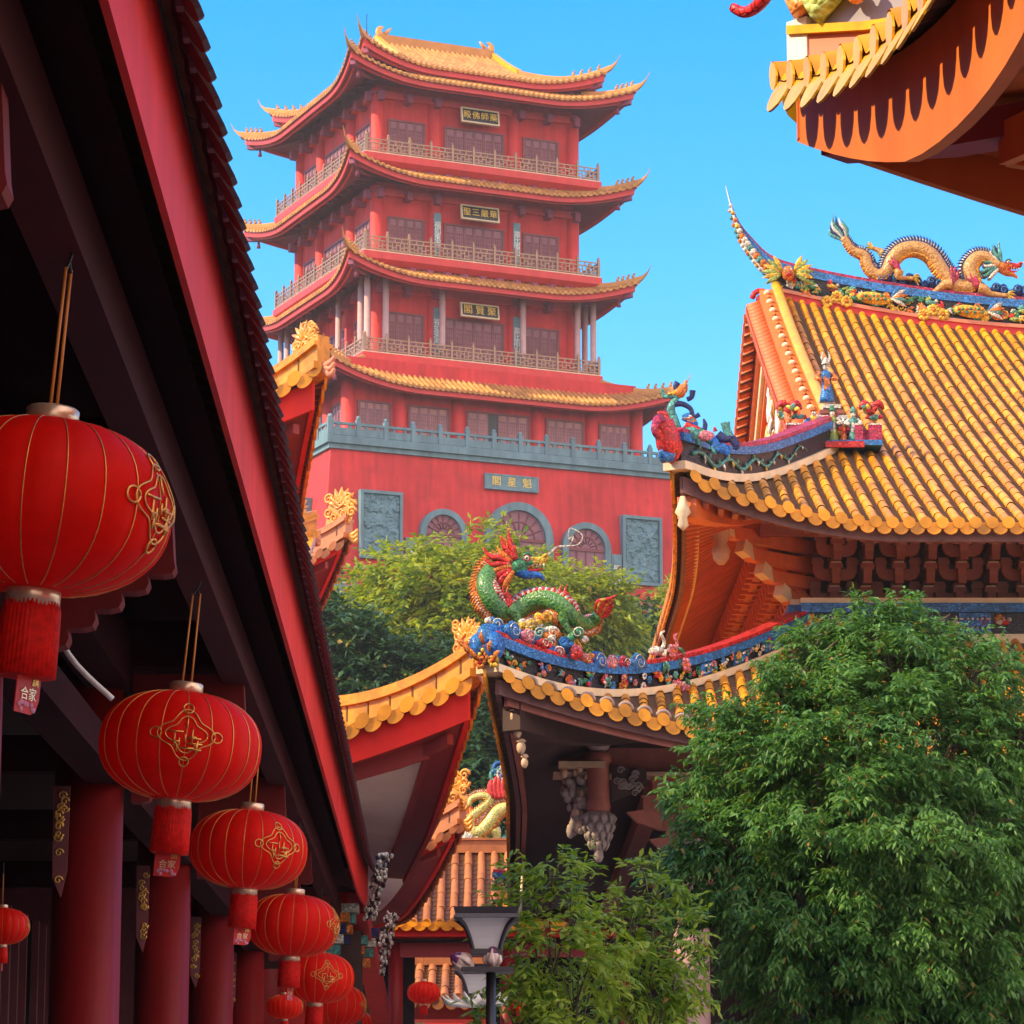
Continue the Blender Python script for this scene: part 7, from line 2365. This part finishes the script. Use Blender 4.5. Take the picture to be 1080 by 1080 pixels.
# the wood that covers the rest of the slope: one mass, hidden from the courtyard by the halls
rng = np.random.default_rng(77)
P = []; Dn = []
for i in range(34):
    x = rng.uniform(9, 45) if i % 2 else rng.uniform(-48, -18); y_ = rng.uniform(102, 130)
    z0 = hill_z(x, y_)
    q = rng.normal(0, 1, (150, 3)); q /= np.linalg.norm(q, axis=1, keepdims=True)
    P.append(np.array([x, y_, z0 + 2.2]) + q * rng.uniform(0.7, 1.1, (150, 1)) * np.array([2.4, 2.4, 2.0])); Dn.append(q + rng.normal(0, 0.3, q.shape))
wd = foliage_mesh('woodland', np.concatenate(P), np.concatenate(Dn), 6, 0.8, 0.45, 0.2, 0.3, rng, lf_dark, None)
wd['kind'] = 'stuff'
# ================================================================== camera, light, world
cam = bpy.data.cameras.new('camera'); co = bpy.data.objects.new('camera', cam); COL.objects.link(co)
co.location = (0, 0, CAMZ); co.rotation_euler = (pi / 2 + PITCH, 0, 0)
cam.sensor_width = 36; cam.sensor_fit = 'HORIZONTAL'; cam.lens = 36 * FPX / 1080
cam.clip_start = 0.05; cam.clip_end = 6000
scene.camera = co
EL = radians(38); AZ = V((-1, -0.3, 0)).normalized()
SD = V((AZ.x * cos(EL), AZ.y * cos(EL), sin(EL)))
su = bpy.data.lights.new('sun', 'SUN'); so = bpy.data.objects.new('sun', su); COL.objects.link(so)
su.energy = 2.6; su.angle = radians(0.5); su.color = (1.0, 0.79, 0.42)
so.rotation_euler = SD.to_track_quat('Z', 'Y').to_euler()
so.location = (-40, 0, 60)
w = bpy.data.worlds.new('World'); scene.world = w; w.use_nodes = True
N = w.node_tree.nodes; L = w.node_tree.links
bg = N['Background']; bg.inputs['Strength'].default_value = 0.15
sk = N.new('ShaderNodeTexSky'); sk.sky_type = 'NISHITA'; sk.sun_disc = False
sk.sun_elevation = EL; sk.sun_rotation = atan2(AZ.x, AZ.y)
sk.air_density = 1.0; sk.dust_density = 0.3; sk.ozone_density = 2.0; sk.altitude = 100
hs = N.new('ShaderNodeHueSaturation'); hs.inputs['Saturation'].default_value = 1.55; hs.inputs['Hue'].default_value = 0.502; hs.inputs['Value'].default_value = 0.92
L.new(sk.outputs['Color'], hs.inputs['Color'])
# added bright cloud, out of view to south and east, fills the shaded fronts
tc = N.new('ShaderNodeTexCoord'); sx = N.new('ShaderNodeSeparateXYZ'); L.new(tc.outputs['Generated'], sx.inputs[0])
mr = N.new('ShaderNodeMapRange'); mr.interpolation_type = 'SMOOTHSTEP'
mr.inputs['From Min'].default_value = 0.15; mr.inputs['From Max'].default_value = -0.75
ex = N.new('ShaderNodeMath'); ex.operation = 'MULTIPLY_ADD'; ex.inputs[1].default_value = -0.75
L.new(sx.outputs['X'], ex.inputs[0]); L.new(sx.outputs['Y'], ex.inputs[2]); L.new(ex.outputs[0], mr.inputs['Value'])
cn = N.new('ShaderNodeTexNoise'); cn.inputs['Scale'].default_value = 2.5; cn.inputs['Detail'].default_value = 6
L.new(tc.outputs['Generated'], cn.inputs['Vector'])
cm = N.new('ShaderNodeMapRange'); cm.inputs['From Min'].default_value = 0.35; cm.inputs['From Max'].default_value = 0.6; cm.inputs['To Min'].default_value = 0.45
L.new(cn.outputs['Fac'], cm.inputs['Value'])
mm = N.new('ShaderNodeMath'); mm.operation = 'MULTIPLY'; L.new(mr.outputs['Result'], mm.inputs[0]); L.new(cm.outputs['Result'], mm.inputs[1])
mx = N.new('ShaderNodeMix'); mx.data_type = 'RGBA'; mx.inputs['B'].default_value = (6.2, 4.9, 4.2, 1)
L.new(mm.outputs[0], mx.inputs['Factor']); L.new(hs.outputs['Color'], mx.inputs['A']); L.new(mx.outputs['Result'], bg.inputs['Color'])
# thin air haze round the whole place
hz = MB(); hz.box(-960, 960, -960, 960, -1.2, 75.0)
hm = bpy.data.materials.new('air_haze'); hm.use_nodes = True
for nd in list(hm.node_tree.nodes):
    if nd.type == 'BSDF_PRINCIPLED':
        hm.node_tree.nodes.remove(nd)
pv = hm.node_tree.nodes.new('ShaderNodeVolumePrincipled'); pv.inputs['Density'].default_value = 0.0004; pv.inputs['Color'].default_value = (0.92, 0.90, 0.95, 1); pv.inputs['Anisotropy'].default_value = 0.0
hm.node_tree.links.new(pv.outputs['Volume'], hm.node_tree.nodes['Material Output'].inputs['Volume'])
hz = hz.build('haze', hm); hz['kind'] = 'stuff'
scene.view_settings.view_transform = 'Standard'; scene.view_settings.look = 'None'
scene.view_settings.exposure = 1.42; scene.view_settings.gamma = 1.0
scene.cycles.max_bounces = 6; scene.cycles.diffuse_bounces = 3; scene.cycles.glossy_bounces = 3; scene.cycles.transmission_bounces = 4; scene.cycles.transparent_max_bounces = 6
scene.cycles.caustics_reflective = False; scene.cycles.caustics_refractive = False
scene.cycles.use_denoising = True
